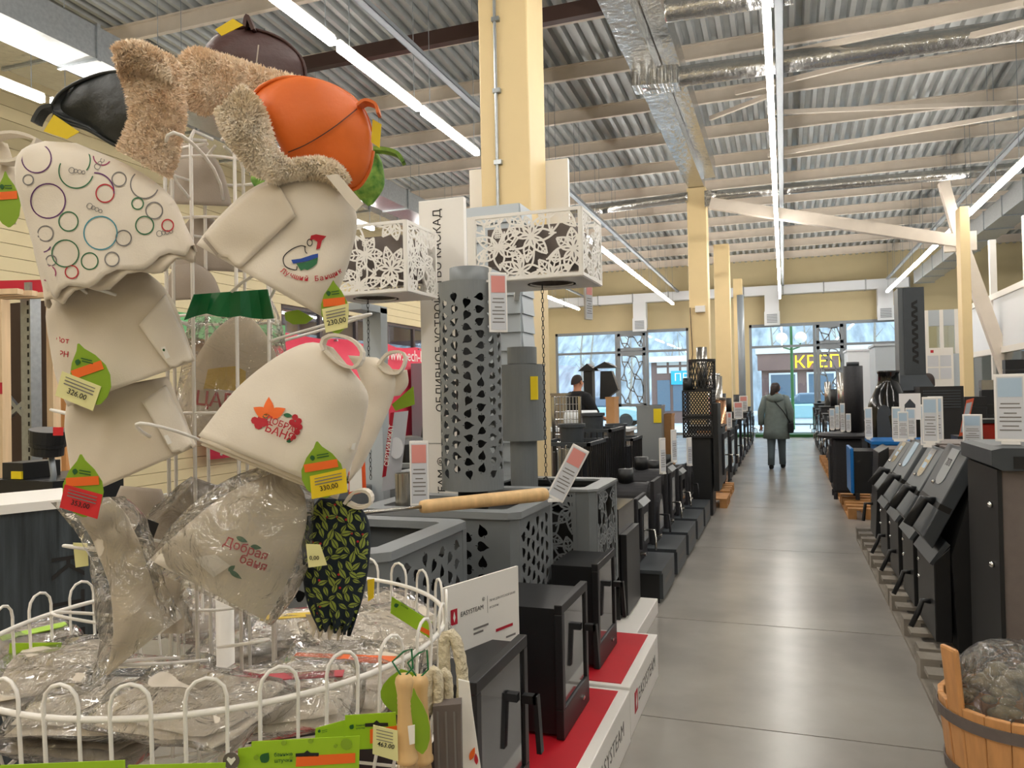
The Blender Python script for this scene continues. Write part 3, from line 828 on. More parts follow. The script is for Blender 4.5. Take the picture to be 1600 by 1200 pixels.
# ------------------------------------------------------------------ felt hats
h = hat('white felt hat printed with coloured bubble rings and a scalloped double edge', 1.12, px=(180, 440))
c = loft([(80, 462), (62, 405), (42, 335), (27, 272), (36, 236), (72, 222)], [(304, 388), (288, 352), (272, 318), (245, 290), (195, 258), (118, 225)], 1.12, .42, n=30, m=44, wr=.012, seed=4, scallop=.006, sn=9, nf=8)
c.build('crown', 'felt_light', h, smooth=True, solid=.003)
loft([(76, 474), (66, 430), (56, 390)], [(306, 402), (292, 372), (280, 340)], 1.127, .44, n=14, m=44, wr=.008, seed=6, scallop=.007, sn=9, nf=9).build('under_edge', 'felt', h, smooth=True, solid=.003)
T = bvh(c); pr = {}
pr['grey'] = MB()
for cx, cy, r, col in ((57, 247, 23, 'purple'), (75, 314, 27, 'purple'), (107, 346, 15, 'green'), (157, 364, 26, 'teal'), (102, 396, 21, 'green'), (186, 280, 11, 'grey'), (160, 244, 14, 'pink'), (164, 302, 14, 'red'), (241, 329, 13, 'grey'), (226, 288, 22, 'grey'), (44, 281, 8, 'grey'), (71, 365, 12, 'grey'), (193, 372, 12, 'grey'), (226, 352, 14, 'green'), (140, 408, 13, 'green'), (80, 407, 8, 'grey'), (262, 352, 9, 'red'), (75, 427, 12, 'pink'), (175, 405, 11, 'grey'), (112, 425, 10, 'red'), (215, 318, 9, 'green')):
    conform(MB(), T, *ring2(cx, cy, r, 2.0)).build('ring_print', 'ink_' + col, h)
for cx, cy, r, a0, a1, col in ((119, 267, 27, .3, 3.6, 'green'), (116, 250, 25, -1.6, .7, 'green'), (148, 300, 30, -1.6, .1, 'purple'), (66, 380, 14, .4, 2.6, 'purple')):
    conform(MB(), T, *ring2(cx, cy, r, 2.0, a0, a1)).build('ring_print', 'ink_' + col, h)
for cx, cy, an in ((112, 266, 10), (140, 322, 25), (152, 260, -50), (249, 365, -10)):
    for k, r in enumerate((4.5, 3, 3, 2.6)): conform(pr['grey'], T, *ring2(cx + k * 6.2 * cos(radians(an)), cy + k * 6.2 * sin(radians(an)), r, 1.0, n=14))
for col, m in pr.items(): m.build('small_bubble_print', 'ink_' + col, h, kind='stuff')

h = hat('white felt hat with folded cuff and a printed bather in a red cap', 1.10, px=(405, 445))
c = loft([(310, 384), (345, 340), (392, 298), (440, 277), (492, 268)], [(502, 494), (530, 445), (548, 392), (556, 340), (540, 300)], 1.10, .4, seed=9, wr=.013, m=40, nf=9)
c.build('crown', 'felt_light', h, smooth=True, solid=.003)
T = bvh(c)
conform(MB(), T, *poly2([(320, 369), (355, 330), (395, 297), (432, 281), (462, 337), (414, 382), (366, 427)], 8), eps=.004).build('cuff', 'felt', h, smooth=True, solid=.003)
conform(MB(), T, *line2(resample_px([(318, 372), (366, 427), (395, 452), (440, 478)], 20), 5), eps=.002).build('cuff_edge', 'felt_grey', h)
b_ = [(509, 274), (528, 272), (568, 318), (556, 330), (540, 312)]
plate(b_, 1.05, 'felt_light', 'loop', h, .006)
pm = MB(); conform(pm, T, *line2(resample_px([(478, 386), (470, 384), (455, 390), (443, 402), (446, 416), (462, 422), (464, 416)], 30), 1.6)); conform(pm, T, *line2(resample_px([(476, 384), (477, 393), (480, 396)], 8), 1.4)); conform(pm, T, *ring2(484, 379, 4, 1.2, k=1.3)); pm.build('print_outline', 'ink', h)
conform(MB(), T, *poly2([(484, 376), (486, 368), (494, 366), (510, 369), (503, 376), (500, 388), (494, 390), (496, 378), (490, 374)], 3)).build('print_cap', 'ink_red', h)
conform(MB(), T, *poly2([(455, 406), (470, 404), (488, 398), (497, 396), (497, 402), (480, 408), (458, 412)], 3)).build('print_cloth', 'ink_blue', h)
conform(MB(), T, *poly2([(463, 412), (480, 409), (497, 402), (495, 412), (488, 418), (480, 422), (476, 420), (470, 423)], 3)).build('print_leaves', 'ink_green', h)
lm = MB()
for i, ch in enumerate('Лучший Банщик'):
    a = radians(128 - i * 6.3); conform(lm, T, *text2(ch, 487 - 58 * cos(pi - a) * 1.25, 378 + 58 * sin(a), 11, degrees(pi / 2 - a) * -.9 + 2))
lm.build('lettering', 'ink_red', h)
leaf_tag(h, (518, 434), (527, 522), 43, 1.08, [(503, 483), (545, 474), (543, 512), (509, 520)], 'label_pale', '230,00', -8)
tg = plate([(444, 488), (466, 484), (490, 497), (478, 506), (458, 507), (446, 500)], 1.14, 'leaf_green', 'hang_tag', h)

h = hat('white felt hat with folded side flap and green tag priced 326', 1.2, px=(190, 600))
c = loft([(110, 634), (92, 590), (80, 530), (76, 485), (90, 452)], [(303, 564), (288, 525), (272, 482), (252, 448), (225, 425)], 1.17, .42, seed=12, wr=.017, m=40, nf=8)
c.build('crown', 'felt', h, smooth=True, solid=.003); T = bvh(c)
conform(MB(), T, *poly2([(217, 508), (258, 460), (286, 520), (300, 562), (272, 582), (245, 548)], 8), eps=.004).build('side_flap', 'felt_light', h, smooth=True, solid=.003)
lb = conform(MB(), T, *poly2([(251, 543), (258, 541), (266, 558), (259, 561)], 3), eps=.007).build('sewn_label', 'tag_white', h)
conform(MB(), T, *poly2(leaf2(256, 547, 5, 4, 60), 2), eps=.0085).build('leaf_mark', 'dark_green', lb)
for w_, x_, y_ in (('В', 91, 531), ('о', 98, 532), ('т', 105, 533), ('Р', 95, 553), ('Н', 103, 554)): conform(MB(), T, *text2(w_, x_, y_, 12, 5)).build('lettering', 'ink_red', h, kind='stuff')
leaf_tag(h, (122, 537), (155, 632), 62, 1.07, [(97, 580), (158, 604), (145, 642), (86, 618)], 'label_pale', '326.00', 14)

h = hat('white felt hat with folded side flap and red price label below the 326 hat', 1.22, px=(200, 720))
c = loft([(122, 778), (113, 730), (106, 670), (110, 618)], [(306, 698), (292, 668), (276, 630), (258, 590)], 1.2, .42, seed=15, wr=.016, m=40, nf=8)
c.build('crown', 'felt', h, smooth=True, solid=.003); T = bvh(c)
conform(MB(), T, *poly2([(222, 628), (258, 602), (290, 665), (303, 698), (275, 718), (248, 672)], 8), eps=.004).build('side_flap', 'felt_light', h, smooth=True, solid=.003)
lb = conform(MB(), T, *poly2([(256, 681), (262, 679), (269, 692), (262, 695)], 3), eps=.007).build('sewn_label', 'tag_white', h)
leaf_tag(h, (126, 710), (132, 808), 64, .97, [(101, 757), (160, 773), (152, 811), (93, 793)], 'tag_red', '353,00', 10)

h = hat('felt hat lettered in red under a yellow crown print inside a clear bag', 1.36, px=(350, 680))
c = loft([(272, 678), (284, 620), (308, 560), (340, 515), (372, 492)], [(446, 690), (448, 620), (432, 560), (412, 520), (388, 493)], 1.36, .35, seed=18, wr=.006, m=36)
c.build('crown', 'felt', h, smooth=True, solid=.003); T = bvh(c)
conform(MB(), T, *text2('ЦАРЬ', 346, 627, 31, 6)).build('lettering', 'ink_red', h)
conform(MB(), T, *poly2([(322, 607), (318, 608), (325, 577), (336, 592), (346, 574), (356, 591), (368, 572), (372, 594), (384, 580), (384, 612)], 3)).build('crown_print', 'ink_yellow', h)
loft([(268, 695), (276, 620), (288, 550), (296, 498), (305, 470)], [(455, 700), (460, 620), (448, 550), (438, 500), (425, 470)], 1.35, .42, seed=19, wr=.02, m=36, nf=12).build('clear_bag', PLASTIC, h, smooth=True)
bh = MB(); rows = []
for i in range(9):
    t = i / 8; wv = .012 * sin(t * 9); rows.append([at(288 + 140 * t, 500 - 10 * t + (6 if i in (3, 4) else 0) - 8 * sin(t * 5), 1.19 + wv), at(303 + 115 * t, 460 - 8 * t, 1.19 + wv)])
bh.rings(rows, closed=False).build('bag_header', 'bag_green', h, solid=.002)

h = hat('white felt hat with red leaf and berry print and tag priced 330', 1.05, px=(420, 730))
c = loft([(312, 682), (368, 612), (428, 562), (482, 537), (520, 545)], [(530, 770), (556, 702), (572, 640), (571, 610), (547, 578)], 1.05, .4, seed=22, wr=.014, m=44, nf=8)
c.build('crown', 'felt_light', h, smooth=True, solid=.003); T = bvh(c)
for k in (1, 2): loft([(310 + k * 3, 682 + 7 * k), (335 + k * 3, 655 + 6 * k)], [(526, 772 + 4 * k), (534, 750 + 4 * k)], 1.05 + .006 * k, .45, n=8, m=40, wr=.004, seed=23 + k).build('under_edge', 'felt', h, smooth=True, solid=.003)
strap([(508, 548), (504, 535), (512, 526), (530, 524), (552, 532), (566, 548), (566, 562), (556, 574), (540, 572), (524, 562), (510, 548)], 1.03, .022, 'felt_light', 'loop', h, .004)
rd, og, gn, wt = MB(), MB(), MB(), MB()
for a, l in ((-90, 34), (-150, 28), (-25, 30)): conform(og, T, *poly2(leaf2(420 + 14 * cos(radians(a)), 650 + 13 * sin(radians(a)), l, 17, a), 2))
og.build('leaf_print', 'tag_orange', h)
for cx, cy, r in ((398, 657, 6), (404, 664, 7), (412, 660, 7), (408, 654, 6), (461, 652, 5), (467, 658, 5), (468, 667, 5), (464, 675, 5), (459, 683, 4), (456, 660, 5), (462, 664, 5)): conform(MB(), T, *poly2([(cx + r * cos(k * pi / 4), cy + r * sin(k * pi / 4)) for k in range(8)], 1)).build('berry_print', 'ink_red', h)
for cx, cy, l, a in ((450, 649, 15, 10), (416, 650, 12, -10), (453, 688, 12, -20)): conform(gn, T, *poly2(leaf2(cx, cy, l, 7, a), 2))
gn.build('sprig_print', 'ink_green', h)
conform(MB(), T, *text2('ДОБРАЯ', 441, 664, 13.5, 22), eps=.004).build('lettering', 'ink_red', h); conform(MB(), T, *text2('БАНЯ', 437, 677, 18, 22), eps=.004).build('lettering', 'ink_red', h)
lb = conform(MB(), T, *poly2([(551, 693), (556, 692), (554, 703), (548, 702)], 2), eps=.005).build('sewn_label', 'tag_white', h)
leaf_tag(h, (495, 690), (510, 778), 66, .985, [(484, 744), (540, 732), (543, 769), (487, 780)], 'tag_yellow', '330,00', -10)

h = hat('plain white felt hat hanging behind the berry print hat', 1.2, px=(590, 700))
loft([(545, 752), (560, 690), (572, 630), (560, 580), (545, 556)], [(565, 728), (592, 672), (616, 612), (612, 578), (588, 560)], 1.16, .6, seed=25, wr=.006).build('crown', 'felt_light', h, smooth=True, solid=.003)
loft([(596, 622), (594, 598), (598, 576)], [(625, 618), (638, 600), (636, 578)], 1.17, .5, n=12, seed=26, cap0=True).build('folded_edge', 'felt', h, smooth=True)
strap([(592, 570), (606, 553), (626, 550), (634, 560), (626, 580), (608, 583), (594, 572)], 1.15, .02, 'felt_light', 'loop', h, .004)
plate([(612, 632), (646, 603), (648, 632), (618, 642)], 1.19, 'leaf_green', 'hang_tag', h)

# hats inside the cage, most in grey felt
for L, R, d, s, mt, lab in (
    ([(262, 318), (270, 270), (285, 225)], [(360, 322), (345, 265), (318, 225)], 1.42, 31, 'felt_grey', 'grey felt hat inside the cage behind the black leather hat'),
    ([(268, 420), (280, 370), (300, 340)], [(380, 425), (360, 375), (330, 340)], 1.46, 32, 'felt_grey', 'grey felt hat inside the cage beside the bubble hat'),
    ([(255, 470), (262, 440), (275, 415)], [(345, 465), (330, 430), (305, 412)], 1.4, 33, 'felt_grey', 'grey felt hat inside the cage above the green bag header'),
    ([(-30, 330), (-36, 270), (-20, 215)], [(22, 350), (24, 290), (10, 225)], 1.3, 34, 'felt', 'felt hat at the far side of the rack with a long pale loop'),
    ([(195, 860), (180, 800), (190, 760)], [(275, 870), (265, 810), (250, 765)], 1.44, 35, 'felt_grey', 'grey felt hat behind the red price label')):
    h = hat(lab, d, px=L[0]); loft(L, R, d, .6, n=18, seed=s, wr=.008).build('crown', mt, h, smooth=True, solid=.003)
    if s == 34:
        strap([(-20, 225), (0, 213), (30, 210), (58, 218), (60, 226), (30, 252), (0, 254)], 1.28, .025, 'felt_light', 'loop', h, .005)
        leaf_tag(h, (8, 268), (14, 355), 40, 1.2)

# ------------------------------------------------------------------ bagged goods hanging low on the rack
h = hat('felt hat with red lettering and green leaf in a crumpled clear bag', 1.06, px=(380, 950))
c = loft([(236, 876), (286, 828), (352, 775), (425, 742), (462, 748)], [(412, 968), (442, 920), (466, 862), (478, 812), (474, 772)], 1.08, .4, seed=41, wr=.016, m=40)
c.build('crown', 'felt_light', h, smooth=True, solid=.003); T = bvh(c)
conform(MB(), T, *text2('Добрая', 384, 858, 20, 20), eps=.002).build('lettering', 'ink_red', h); conform(MB(), T, *text2('баня', 396, 880, 20, 20), eps=.002).build('lettering', 'ink_red', h)
gn = MB()
for cx, cy, l, a in ((378, 843, 20, 25), (400, 855, 18, 10), (368, 898, 24, 35), (362, 888, 14, -40)): conform(gn, T, *poly2(leaf2(cx, cy, l, 8, a), 2))
gn.build('sprig_print', 'ink_green', h)
conform(MB(), T, *poly2([(300, 872), (336, 866), (360, 884), (334, 902)], 3), eps=.004).build('paper_insert', 'tag_white', h)
loft([(226, 885), (276, 812), (345, 755), (420, 725), (478, 716)], [(425, 978), (462, 930), (486, 868), (490, 800), (494, 745)], 1.07, .5, seed=42, wr=.03, m=40, nf=11).build('clear_bag', PLASTIC, h, smooth=True)
for L, R, d, s, lab, inner in (
    ([(140, 1072), (160, 990), (150, 900), (118, 830), (80, 785)], [(285, 965), (262, 920), (240, 860), (215, 800), (190, 775)], 1.08, 44, 'crumpled clear bag with folded felt goods under the red price label', 'felt'),
    ([(205, 830), (250, 790), (300, 745)], [(310, 860), (325, 810), (345, 760)], 1.26, 45, 'clear bag with a dark printed card behind the berry print hat', 'felt_grey'),
    ([(220, 990), (215, 930), (225, 880)], [(300, 990), (300, 930), (290, 880)], 1.22, 46, 'clear bag with felt mitten beside the centre pole', 'felt')):
    t = thing('bagged_felt', lab, 'bag', at(*L[0], d), 'bagged felt goods on the rack')
    cl = [(x * .82 + R[min(i, len(R) - 1)][0] * .18, y * .86 + R[min(i, len(R) - 1)][1] * .14) for i, (x, y) in enumerate(L)]
    cr = [(x * .82 + L[min(i, len(L) - 1)][0] * .18, y * .86 + L[min(i, len(L) - 1)][1] * .14) for i, (x, y) in enumerate(R)]
    loft(cl, cr, d, .35, seed=s, wr=.016, cap0=True, nf=16).build('felt_goods', inner, t, smooth=True)
    loft(L, R, d - .004, .5, seed=s + 3, wr=.034, m=40, nf=13).build('clear_bag', PLASTIC, t, smooth=True)
    if s == 45: plate([(206, 836), (222, 808), (248, 818), (238, 845)], d - .1, 'ink', 'printed_card', t)
t = thing('price_label', 'small pale price label hanging beside the charred panel', 'label', at(125, 885, 1.15))
plate([(114, 848), (136, 849), (138, 884), (118, 887)], 1.15, 'label_pale', 'card', t)
t = thing('price_label', 'small pale price label hanging on the leaf patterned mitten', 'label', at(500, 885, 1.03))
o_ = plate([(478, 850), (500, 851), (511, 883), (482, 887)], 1.03, 'label_pale', 'card', t); flat_text('0,00', 491, 872, 9, 0, 1.029, 'ink', o_)

h = thing('oven_mitten', 'dark mitten covered in green leaf print with scalloped hem', 'mitten', at(525, 980, 1.1))
c = loft([(503, 978), (480, 935), (474, 870), (476, 815), (500, 780)], [(548, 986), (566, 930), (577, 860), (572, 808), (545, 782)], 1.1, .42, seed=51, wr=.006, m=44, scallop=.008, sn=9)
c.build('body', 'print_navy', h, smooth=True, solid=.003); T = bvh(c)
lf, vn, bd = MB(), MB(), MB(); rnd = random.Random(2)
for j in range(17):
    for i in range(8):
        cx, cy = 474 + i * 14 + (7 if j % 2 else 0) + rnd.uniform(-3, 3), 786 + j * 12.3 + rnd.uniform(-3, 3)
        a = rnd.choice((-70, -50, -120, 60, 30, -20)) + rnd.uniform(-15, 15); l = rnd.uniform(12, 21); p_ = leaf2(cx, cy, l, l * .46, a, 5)
        conform(lf, T, *poly2(p_, 1)); q = radians(a)
        conform(vn, T, *line2([(cx - l * .45 * cos(q), cy - l * .45 * sin(q)), (cx, cy), (cx + l * .42 * cos(q), cy + l * .42 * sin(q))], 1.1), eps=.002)
        if rnd.random() < .14: conform(bd, T, *poly2([(cx + 8 + 2 * cos(k * pi / 3), cy + 2 * sin(k * pi / 3)) for k in range(6)], 0 or 1))
lf.build('leaf_print', 'print_leaf', h, kind='stuff'); vn.build('leaf_veins', 'print_navy', h, kind='stuff'); bd.build('berry_print', 'ink_red', h, kind='stuff')
strap([(540, 786), (552, 770), (570, 766), (580, 774), (578, 788), (560, 792), (545, 786)], 1.09, .022, 'felt_light', 'loop', h, .004)
loft([(490, 985), (478, 960)], [(535, 992), (540, 965)], 1.115, .45, n=8, m=40, scallop=.01, sn=9, seed=53).build('lining', 'felt', h, smooth=True, solid=.002)

# ------------------------------------------------------------------ packets lying in the basket
def packet(px, py, z, w, l, rot, tilt, inner, label, seed, stripe=None):
    c = oz(px, py, z); t = thing('felt_packet', label, 'packet', c - V((0, 0, .01)), 'bagged felt packets in the basket')
    ca, sa = cos(radians(rot)), sin(radians(rot)); ux = V((ca, sa, 0)); uy = V((-sa, ca, tilt)).normalized(); uz = ux.cross(uy)
    def pil(sc, h, wr, k):
        rows = []
        for j in range(13):
            v = -1 + j / 6; hw = 1 - .08 * v * v; row = []
            for i in range(24):
                th = 2 * pi * i / 24; cx, sx = cos(th), sin(th); cc = (abs(cx) ** .5) * (1 if cx > 0 else -1); ss = (abs(sx) ** .7) * (1 if sx > 0 else -1)
                p = c + ux * w / 2 * sc * cc * hw + uy * l / 2 * sc * v + uz * ss * h * (max(1 - v ** 4, .04))
                row.append(p + uz * noise.noise(p * 22 + V((seed * 5 + k, 0, 0))) * wr)
            rows.append(row)
        return MB().rings(rows)
    for k in (0, 1):
        q = pil(.86 - .05 * k, .009, .008, k)
        for v in q.v: v += uz * (.012 * k - .004)
        q.build('folded_felt', inner, t, smooth=True)
    if stripe:
        s = MB().obox(c + uz * .022 + uy * l * .12, ux * w * .36, uy * l * .05, uz * .001); s.build('printed_strip', stripe, t)
    pil(1.0, .026, .022, 3).build('clear_bag', PLASTIC, t, smooth=True)
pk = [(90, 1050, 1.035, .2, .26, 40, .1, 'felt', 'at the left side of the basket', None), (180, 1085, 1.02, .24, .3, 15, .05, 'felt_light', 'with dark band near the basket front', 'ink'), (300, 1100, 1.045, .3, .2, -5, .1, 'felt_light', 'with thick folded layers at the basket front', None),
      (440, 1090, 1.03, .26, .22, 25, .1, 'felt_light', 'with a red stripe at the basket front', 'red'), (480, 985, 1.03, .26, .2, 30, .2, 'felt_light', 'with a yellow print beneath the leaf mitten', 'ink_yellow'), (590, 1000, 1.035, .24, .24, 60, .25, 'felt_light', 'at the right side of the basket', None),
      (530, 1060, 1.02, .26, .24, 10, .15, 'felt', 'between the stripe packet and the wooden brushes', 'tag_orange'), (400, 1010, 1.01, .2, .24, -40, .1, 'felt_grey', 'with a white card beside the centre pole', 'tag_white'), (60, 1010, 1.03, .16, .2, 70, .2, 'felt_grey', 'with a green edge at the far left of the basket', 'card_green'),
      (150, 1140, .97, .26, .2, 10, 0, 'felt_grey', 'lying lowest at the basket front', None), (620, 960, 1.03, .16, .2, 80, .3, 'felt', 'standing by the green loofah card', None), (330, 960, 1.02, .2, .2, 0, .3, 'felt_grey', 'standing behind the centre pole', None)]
for i, (px, py, z, w, l, r, tl, mt, lab, st_) in enumerate(pk): packet(px, py, z, w, l, r, tl, mt, 'clear packet of folded felt ' + lab, i, st_)

# ------------------------------------------------------------------ header cards, brushes and loofahs hanging outside the basket
def header_card(pts, d, label, logo=True, band=None, slot=None):
    t = thing('header_card', label, 'card', at(*pts[3], d), 'green header cards hanging on the basket')
    o = plate(pts, d, 'card_green', 'card', t)
    A, B, C_, D_ = [V((*p, 0)) for p in pts]; an = degrees(atan2((B - A).y, (B - A).x)); w = (B - A).length
    if logo:
        c = A + (B - A) * .13 + (D_ - A) * .34; s = min((D_ - A).length * .3, w * .1)
        plate(leaf2(c.x, c.y, s * 1.1, s * .9, an - 50), d - .001, 'dark_green', 'leaf_mark', o, .0006)
        flat_text('банные', c.x + s * 1.7, c.y - s * .3, s * .48, an, d - .0012, 'dark_green', o); flat_text('штучки', c.x + s * 1.7, c.y + s * .26, s * .48, an, d - .0012, 'dark_green', o)
    if slot:
        c = A + (B - A) * slot + (D_ - A) * .33; plate([(c.x - 18, c.y - 2), (c.x - 5, c.y - 3), (c.x, c.y - 7), (c.x + 5, c.y - 3), (c.x + 18, c.y - 3), (c.x + 18, c.y + 2), (c.x - 18, c.y + 3)], d - .001, 'ink', 'hang_slot', o, .0006)
    if band: plate(band, d - .001, 'tag_orange', 'orange_band', o, .0006)
    return o
o = header_card([(393, 1159), (562, 1150), (560, 1230), (390, 1236)], .86, 'large green header card with orange band at the basket front', True, [(463, 1182), (555, 1177), (555, 1192), (462, 1198)], .52)
for cx, cy, r in ((541, 1163, 9), (524, 1166, 3), (443, 1161, 4), (455, 1184, 3), (400, 1184, 4), (485, 1158, 4)):
    plate([(cx + r * cos(k * pi / 6), cy + r * sin(k * pi / 6)) for k in range(12)], .8585, 'leaf_green', 'drop_print', o, .0008)
header_card([(372, 1170), (400, 1166), (400, 1236), (370, 1236)], .875, 'narrow green header card behind the large one', False)
header_card([(0, 1196), (195, 1188), (196, 1236), (0, 1240)], .85, 'green header card along the left of the basket front', False)
header_card([(200, 1196), (352, 1192), (352, 1236), (200, 1236)], .852, 'green header card between the two larger cards', False)
header_card([(493, 1138), (540, 1125), (540, 1150), (492, 1156)], .93, 'dark green header card edge behind the price label', True)
header_card([(539, 1118), (618, 1113), (622, 1168), (540, 1172)], .91, 'green header card with slot behind the wooden brushes', True, [(578, 1140), (620, 1134), (620, 1156), (578, 1162)], .62)
header_card([(612, 932), (675, 972), (672, 998), (610, 958)], 1.26, 'slanted green loofah card at the far side of the basket', True, [(654, 977), (672, 986), (672, 994), (654, 984)])
header_card([(15, 1005), (96, 1004), (92, 1030), (12, 1040)], 1.4, 'green card standing in the back of the basket', False)
t = thing('price_label', 'cream price label reading 463 before the wooden brushes', 'label', at(600, 1185, .88))
o = plate([(583, 1133), (621, 1142), (622, 1190), (582, 1178)], .885, 'label_pale', 'card', t); flat_text('463.00', 603, 1165, 10, 12, .884, 'ink', o)
m = MB()
for k in range(5):
    v2, f2 = line2([(588, 1140 + 5 * k), (614, 1146 + 5 * k)], 1.2); m.add([at(v.x, v.y, .884) for v in v2], f2) if k != 4 else None
m.build('small_print', 'ink_grey', o)
t = thing('price_label', 'round brown heart sticker card at the basket front', 'label', at(360, 1190, .87))
o = plate([(361 + 13 * cos(k * pi / 9), 1189 + 13 * sin(k * pi / 9)) for k in range(18)], .87, 'taupe', 'disc', t); plate([(361, 1196), (354, 1187), (356, 1183), (361, 1186), (366, 1183), (368, 1187)], .869, 'tag_white', 'heart', o, .0006)
t = thing('price_label', 'yellow price label hooked on the far basket rim', 'label', at(577, 930, 1.45)); plate([(574, 906), (585, 904), (584, 934), (575, 940)], 1.5, 'tag_yellow', 'card', t)
def brush(px, d, top, bot, label):
    t = thing('bath_brush', label, 'brush', at(px, bot, d), 'wooden handled bath brushes on the basket rim')
    a, b = at(px, top, d), at(px + 6, bot, d); k = d / 1200; n = 15; P, R = [], []
    for i, (q, r) in enumerate(((0, 9), (.03, 13), (.08, 14.5), (.14, 13), (.22, 11.5), (.25, 12.3), (.27, 11.5), (.30, 12.3), (.32, 11.5), (.35, 12.3), (.37, 11.8), (.55, 14), (.75, 15.5), (.86, 15), (.88, 17), (.92, 17), (.94, 14))):
        P.append(a.lerp(b, q)); R.append(r * k)
    MB().tube(P, R, 18).build('handle', 'wood', t, smooth=True)
    br_ = MB(); rn = random.Random(px)
    for i in range(120):
        p = a.lerp(b, .93) + RT * rn.gauss(0, 5.5) * k + FW * rn.gauss(0, 5.5) * k; br_.tube([p, p + (b - a) * .35 + RT * rn.gauss(0, 8) * k], .0007, 3)
    br_.build('bristles', 'pale_wood', t, kind='stuff')
    MB().tube([at(px - 4, top + 2, d), at(px - 18, top - 20, d), at(px, top - 36, d), at(px + 12, top - 40, d), at(px + 14, top - 10, d), at(px + 2, top + 2, d)], .0012, 5).build('cord', 'bag_green', t)
    return t
t = brush(631, .90, 1054, 1200, 'front wooden bath brush with turned rings by the 463 label')
lb = plate([(637, 1135), (648, 1133), (648, 1162), (640, 1164)], .883, 'tag_white', 'barcode_label', t)
t = brush(655, .94, 1056, 1200, 'rear wooden bath brush behind the long green leaf tag')
leaf_tag(t, (646, 1076), (660, 1178), 34, .895, band=False)
t2 = thing('leaf_card', 'round green leaf card behind the brush handles', 'card', at(630, 1100, .97)); plate(leaf2(634, 1088, 86, 78, 80, 9), .97, 'leaf_green', 'card', t2)
def loofah(pts, r, d, label, packed=True):
    t = thing('loofah', label, 'loofah', at(*pts[-1], d), 'rope loofahs hanging on the basket rim'); k = d / 1200
    P = [at(x, y, d) for x, y in resample_px(pts, 26)]; R = [r * k * (1 + .1 * (i % 2)) for i in range(26)]
    MB().tube(P, R, 10).build('rope', 'rope', t, smooth=True)
    return t
for i, (pts, r, d, lab) in enumerate((([(668, 1115), (670, 1060), (676, 1048), (684, 1060), (684, 1110)], 8, .97, 'left'), ([(688, 1125), (688, 1062), (694, 1050), (700, 1062), (702, 1120)], 7, .98, 'middle'), ([(698, 1110), (694, 1010), (700, 992), (712, 1000), (722, 1050), (722, 1105)], 9, 1.04, 'right'))):
    loofah(pts, r, d, 'cream twisted rope loofah, %s one beside the wooden brushes' % ('shortest' if i == 0 else 'knotted' if i == 1 else 'longest'))
t = thing('loofah_sleeve', 'dark grey patterned sleeve holding the rope loofahs', 'package', at(700, 1200, .95))
plate([(676, 1104), (720, 1100), (722, 1230), (680, 1236)], .955, 'taupe', 'sleeve', t, .02)
for k in range(3): plate([(682 + k * 13, 1112), (685 + k * 13, 1112), (688 + k * 13, 1210), (685 + k * 13, 1210)], .953, 'ink_grey', 'stripe', t, .0006)
t = thing('paper_strip', 'white paper wrapper with orange leaf print beside the loofahs', 'package', at(735, 1200, 1.0))
o = plate([(716, 1062), (733, 1066), (738, 1110), (756, 1236), (722, 1236)], 1.0, 'tag_white', 'wrapper', t, .004)
plate(leaf2(738, 1178, 22, 8, -70), .9985, 'tag_orange', 'leaf_mark', o, .0006); plate(leaf2(744, 1186, 18, 6, -95), .9985, 'ink_red', 'leaf_mark', o, .0006)
# ------------------------------------------------------------------ cut metal panels
def leaf_hole(cx, cy, s, rot):
    P = []
    pf = [(.5, 0), (.3, .1), (.1, .26), (-.12, .34), (-.3, .28), (-.36, .12), (-.3, .03), (-.5, .025), (-.5, -.025), (-.3, -.03), (-.36, -.12), (-.3, -.28), (-.12, -.34), (.1, -.26), (.3, -.1)]
    c, q = cos(rot), sin(rot)
    return [(cx + s * (x * c - y * q), cy + s * (x * q + y * c)) for x, y in pf]
def leaf_panel(w, h, s, seed, margin=.02):
    margin = max(margin, .0)
    rnd = random.Random(seed); H = [[(0, 0), (w, 0), (w, h), (0, h)]]
    nx, ny = max(1, int((w - 2 * margin) / s)), max(1, int((h - 2 * margin) / s))
    dx, dy = (w - 2 * margin) / nx, (h - 2 * margin) / (ny + .5)
    for j in range(ny):
        for i in range(nx):
            H.append(leaf_hole(margin + (i + .5) * dx, margin + (j + .75) * dy + (.25 * dy if i % 2 else -.25 * dy), s * rnd.uniform(.9, 1.0), rnd.uniform(0, 2 * pi)))
    return from_curve(H, .0012)
def ribbon(m, pts, w, th, cyc=False):
    """flat strip following 2-D points, given real thickness"""
    z_ = .0015 * ((len(m.v) * 7919) % 97) / 97
    P = [V((p[0], p[1], z_)) for p in pts]; n = len(P); rows = []
    for i, p in enumerate(P):
        a, b = (P[i - 1], P[(i + 1) % n]) if cyc else (P[max(i - 1, 0)], P[min(i + 1, n - 1)])
        d = (b - a).normalized(); q = V((-d.y, d.x, 0)) * w / 2
        rows.append([p - q, p + q, p + q + V((0, 0, th)), p - q + V((0, 0, th))])
    if cyc: rows.append(rows[0])
    m.rings(rows, True, not cyc, not cyc)
